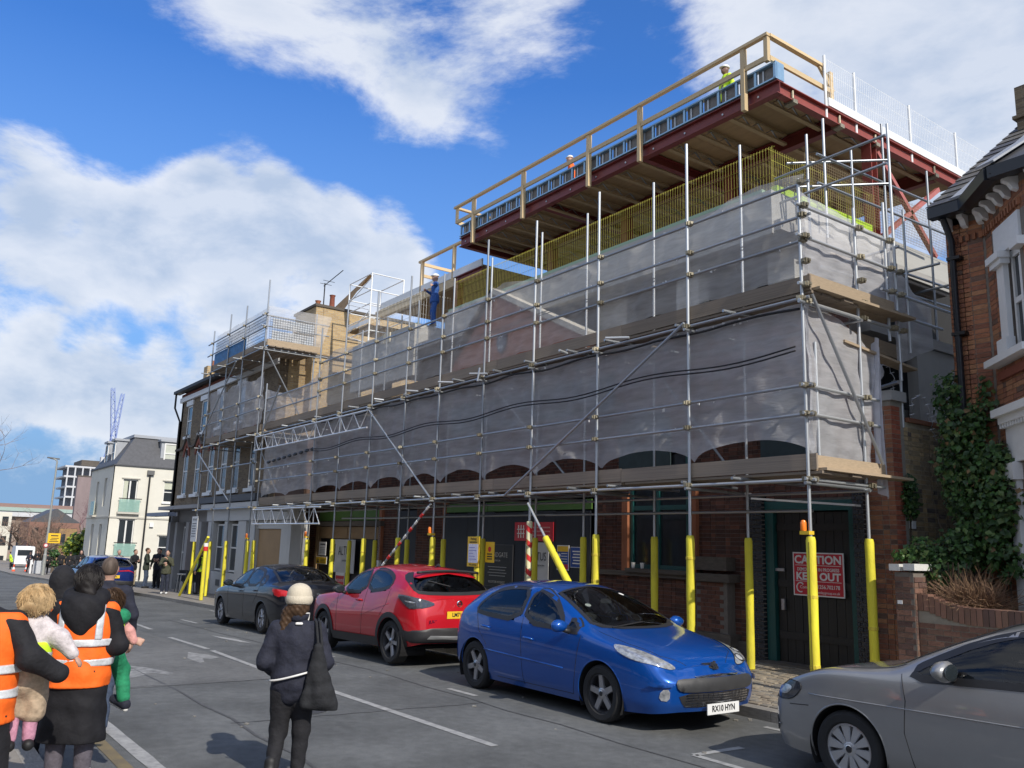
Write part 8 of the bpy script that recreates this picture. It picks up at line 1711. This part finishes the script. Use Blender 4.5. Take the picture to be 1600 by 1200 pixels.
# lamp post with the yellow sign
lamp = thing('street_lamp', 'tall grey street lamp post with flat lantern on the far pavement', 'street lamp', (-73, 10, ground(-73)+.12)); gpost = mat('post_grey', (.32, .33, .31), .6, metal=.3)
MB().tube([(-73, 10, -1.3), (-73, 10, .3), (-73, 10, .35), (-73, 10, 7.3)], [.13, .12, .09, .06], 10).build('column', gpost, lamp); MB().tube([(-73, 10, 7.3), (-73.1, 9.85, 7.42), (-73.2, 9.5, 7.5)], .05, 8).build('arm', gpost, lamp); MB().obox((-73.2, 9.75, 7.5), (.12, 0, 0), (0, .42, -.03), (0, 0, .045)).build('lantern', pv_, lamp)
rs_ = thing('road_sign', 'yellow diversion sign hung high on the far street lamp', 'sign', (-72.9, 10.4, 1.2)); box('board', (-72.88, 10.02, 1.15), (-72.84, 10.85, 1.88), S_yel, rs_); box('rule', (-72.838, 10.2, 1.66), (-72.835, 10.7, 1.74), S_blk, rs_)
for k in range(3): box('rule', (-72.838, 10.12+.06*k, 1.25+k*.12), (-72.835, 10.75-.1*(k % 2), 1.3+k*.12), S_blk, rs_)
rs_ = thing('road_sign', 'small round white and red sign on the far lamp post under the yellow one', 'sign', (-72.9, 9.95, .9)); MB().lathe([(.001, .02), (.16, .02), (.16, 0)], (-72.88, 9.95, .98), (1, 0, 0), 16).build('ring', S_red, rs_); MB().lathe([(.001, .004), (.11, .004)], (-72.858, 9.95, .98), (1, 0, 0), 16).build('disc', S_wht, rs_)
# white and red cones, barrier, van, far cars
coneo = mat('cone_orange', (.85, .1, .03), .6)
for x, y, lb in ((-86, 9.5, 'orange traffic cone lying nearest the road worker'), (-86, 10.45, 'orange traffic cone standing near the white barrier')):
    g_ = ground(x); tag_ = thing('traffic_cone', lb, 'traffic cone', (x, y, g_)); box('base', (x-.19, y-.19, g_), (x+.19, y+.19, g_+.04), coneo, tag_); MB().lathe([(.15, .04), (.03, .72), (.001, .73)], (x, y, g_), n=12).build('cone', coneo, tag_); MB().lathe([(.112, .28), (.075, .48)], (x, y, g_), n=12).build('band', S_wht, tag_)
br_ = thing('barrier', 'grey and white pedestrian barrier panels beside the leaning bare tree', 'barrier', (-79.5, 10.4, -1.4)); box('panel', (-79.6, 10.15, -1.45), (-79.55, 10.7, -.35), mat('panel_grey', (.45, .47, .5), .6), br_); box('post', (-79.62, 10.75, -1.45), (-79.5, 10.88, -.3), white, br_); box('post', (-79.62, 9.9, -1.45), (-79.5, 10.02, -.3), white, br_)
vn = thing('van', 'white van parked far down the street beyond the road worker', 'van', (-101, 11.6, ground(-101)+.1)); zv = ground(-101)+.12
MB().prism([(0, .35), (0, 1.9), (.2, 2.1), (2.6, 2.1), (3.2, 1.35), (3.7, 1.1), (3.8, .35)], lambda a, c, d: (-99-a, d, zv+c), 10.9, 12.6).build('body', white, vn); box('rear_window', (-98.995, 11.1, zv+1.2), (-98.97, 12.4, zv+1.75), glassd, vn)
for x in (-99.7, -102.0):
    for y in (10.88, 12.41): MB().lathe([(.001, 0), (.32, 0), (.32, .2), (.001, .2)], (x, y, zv+.32), (0, 1, 0), 16).build('wheel', tyrem, vn)
farcols = [('dark blue', mat('far_blue', (.03, .06, .16), .3)), ('silver', mat('far_silver', (.4, .41, .42), .3, metal=.5)), ('black', mat('far_black', (.02, .02, .022), .3)), ('pale grey', mat('far_grey', (.3, .31, .31), .3))]
for k, (x, y) in enumerate(((-108, 8.0), (-118, 8.1), (-96, 3.0), (-128, 8.2))):
    nm, m = farcols[k]; g_ = ground(x); t = thing('parked_car', nm+' car parked far down the street, '+('just past the white van', 'second past the white van', 'on the near side of the road', 'last in the row')[k], 'car', (x, y, g_))
    MB().prism([(0, .3), (.02, .8), (.3, .95), (.8, 1.4), (2.4, 1.45), (3.1, 1.0), (4.0, .85), (4.1, .35)], lambda a, c, d: (x-a, d, g_+c), y-.85, y+.85).build('body', m, t); MB().prism([(.35, .98), (.82, 1.36), (2.35, 1.4), (2.95, 1.0)], lambda a, c, d: (x-a, d, g_+c), y-.87, y+.87).build('window', glassd, t)
    for wx in (.75, 3.25):
        for wy in (y-.87, y+.68): MB().lathe([(.001, 0), (.3, 0), (.3, .19), (.001, .19)], (x-wx, wy, g_+.3), (0, 1, 0), 14).build('wheel', tyrem, t)
# pub tables on the pavement
def cafe(name, label, x, y, m, chair):
    g_ = ground(x)+.12; t = thing(name, label, name.split('_')[-1], (x, y, g_))
    zt_ = .45 if chair else .73
    box('seat' if chair else 'top', (x-.25, y-.25, g_+zt_), (x+.25, y+.25, g_+zt_+.04), m, t)
    for a in (-.22, .22):
        for c_ in (-.22, .22): tube('leg', (x+a*1.1, y+c_*1.1, g_), (x+a*.9, y+c_*.9, g_+zt_), .018, m, t)
    if chair: box('backrest', (x+.22, y-.25, g_+.5), (x+.25, y+.25, g_+.92), m, t)
cafe('cafe_table', 'small pale topped cafe table on the pavement behind the olive jacketed man', -37.8, 10.5, mat('table_grey', (.45, .45, .43), .6), False)
cafe('cafe_chair', 'dark cafe chair beside the small pale table, nearer the yellow tube', -36.6, 10.4, mat('chair_dark', (.03, .035, .045), .6), True)
cafe('cafe_chair', 'dark cafe chair tucked behind the small pale table', -38.7, 10.7, MATS['chair_dark'], True)
# far buildings
def block(name, label, x0, x1, y0, y1, z0, z1, m, nwin=(0, 0), wm=glassd, cat='building'):
    t = thing(name, label, cat, ((x0+x1)/2, (y0+y1)/2, z0)); box('walls', (x0, y0, z0), (x1, y1, z1), m, t); nx, nz = nwin
    for i in range(nx):
        for j in range(nz):
            wy = (y1-y0)/nx; wz = (z1-z0)/nz; box('window', (x1+.001, y0+wy*(i+.25), z0+wz*(j+.3)), (x1+.05, y0+wy*(i+.75), z0+wz*(j+.78)), wm, t)
    return t
brw = mat('far_brown', (.24, .19, .19), .9); t = block('building', 'plain brown block rising behind the cream corner building', -131, -130, 20.6, 26, -3, 9.6, brw)
box('parapet', (-131, 20.55, 9.6), (-129.95, 26, 9.75), stone, t)
t = thing('building', 'far unfinished tower block with open white concrete frame', 'building', (-235, 37, -4)); wfm = mat('frame_white', (.55, .56, .58), .8)
for k in range(9): box('floor', (-245, 33.4+(.6 if k < 7 else 0), -2+k*2.45), (-230, 42.5, -1.6+k*2.45), wfm, t)
for i in range(6):
    for j in range(8): box('column', (-230.4, 33.9+i*1.65, -1.6+j*2.45), (-230.02, 34.2+i*1.65, .45+j*2.45), wfm, t)
box('core', (-244, 35, -2), (-233, 42, 18.2), mat('far_grey_dark', (.16, .17, .2), .9), t); box('roof_plant', (-242, 37, 18.2), (-231, 41, 19.6), stone, t)
t = thing('station_building', 'long low building with pale green canopy closing the street', 'building', (-165, 20, -3)); box('walls', (-172, 12, -4), (-161, 26, 4.3), mat('far_tan', (.3, .24, .2), .9), t); box('canopy', (-172, 11.5, 5.15), (-160, 27, 5.75), mat('canopy_green', (.32, .42, .38), .7), t); box('canopy_white', (-172, 11.5, 4.301), (-160.2, 27, 5.1), wfm, t); box('roof', (-174, 11.5, 5.751), (-160.5, 27, 6.35), mat('far_roof_red', (.26, .17, .15), .9), t)
for i in range(8): box('window', (-160.99, 12.5+i*1.7, -1), (-160.9, 13.5+i*1.7, 3.2), glassd, t)
block('house', 'cream stucco terrace at the far left end of the street', -150, -138, 11.2, 14.2, -3.5, 4.5, cream, (2, 3))
block('house', 'ochre gabled house behind the green bush', -116, -110, 16.2, 18.0, -3, 2.4, mat('far_ochre', (.3, .19, .09), .9), (2, 2))
t = block('house', 'brown brick terrace behind the bare trees', -135, -126, 15, 21, -3, 3.2, mat('far_brick', (.24, .13, .1), .9), (4, 2)); MB().prism([(15, 3.2), (21, 3.2), (18, 5)], lambda a, c, d: (d, a, c), -135, -126).build('roof', slate, t)
# the blue tower crane
cr_ = thing('tower_crane', 'blue luffing tower crane far away behind the cream block roof', 'tower crane', (-300, 56, -5)); cb = mat('crane_blue', (.17, .24, .52), .5); Pc = lambda y, z: Vector((-300, y, z))
def truss(name, p, q, w, n, m=cb):
    b = MB(); d = (q-p).normalized(); s = Vector((0, 1, 0)) if abs(d.y) < .8 else Vector((0, 0, 1)); s = (s-d*s.dot(d)).normalized()*w/2
    for sg in (1, -1):
        for e in (-w/2, w/2): b.tube([p+s*sg+Vector((e, 0, 0)), q+s*sg*.5+Vector((e, 0, 0))], .12, 4)
    for i in range(n):
        a, c = i/n, (i+1)/n; b.tube([p.lerp(q, a)+s*(1 if i % 2 else -1)*(1-.5*a), p.lerp(q, c)+s*(-1 if i % 2 else 1)*(1-.5*c)], .09, 4)
    b.build(name, m, cr_, fix=False)
truss('mast', Pc(56.6, -6), Pc(56.9, 27), 2.0, 16); truss('jib', Pc(57, 28), Pc(54.6, 49), 1.7, 14); truss('jib', Pc(56.2, 30), Pc(57.8, 47.5), 1.6, 12); truss('counter_jib', Pc(57, 27.5), Pc(54, 25.5), 1.6, 4); truss('frame', Pc(54.6, 24), Pc(56, 32), 1.4, 6)
box('cab', (-301, 56.2, 26), (-299, 58, 28), wfm, cr_); box('counterweight', (-301, 53.4, 24.3), (-299, 54.8, 26.2), wfm, cr_)
# the terrace across the road, behind the viewer: it mirrors in the parked cars
hb_ = brickmat('terrace_brick', (.23, .12, .08), (.16, .085, .06), (.25, .22, .18))
tr_ = thing('terraced_house', 'red brick terraced house across the road behind the viewer', 'house', (0, -12, .1), group='terraced houses across the road')
wall('front_wall', (3, -12, .1), (-1, 0, 0), 6, 6.4, .3, hb_, tr_, [(.8, .9, 2.4, 2.6), (3.9, 0, 4.9, 2.4), (.9, 3.7, 2.1, 5.4), (3.6, 3.7, 4.8, 5.4)])
for x0, x1, z0, z1 in ((.6, 2.2, 1, 2.7), (.9, 2.1, 3.8, 5.5), (-1.8, -.6, 3.8, 5.5)): box('window', (x0, -12.2, z0), (x1, -12.15, z1), glassd, tr_); box('sill', (x0-.1, -12.1, z0-.1), (x1+.1, -11.9, z0), white, tr_)
box('door', (-1.9, -12.2, .1), (-.9, -12.15, 2.5), mat('door_blue', (.03, .06, .12), .4), tr_); MB().prism([(-11.7, 6.5), (-15.5, 9), (-19.5, 6.5)], lambda a, c, d: (d, a, c), -3, 3).build('roof', slate, tr_); box('party_wall', (-3, -19, .1), (-2.8, -12.3, 6.5), hb_, tr_); box('party_wall', (2.8, -19, .1), (3, -12.3, 6.5), hb_, tr_)
tr_.matrix_basis = tr_.matrix_basis @ Matrix.Diagonal((1, 1, 1.4, 1))
for k in range(-9, 4):
    if k: clone(tr_, Matrix.Translation((k*6.02, -12, ground(k*6.02)+.1)) @ Matrix.Diagonal((1, 1, 1.4, 1)), tr_['label'])
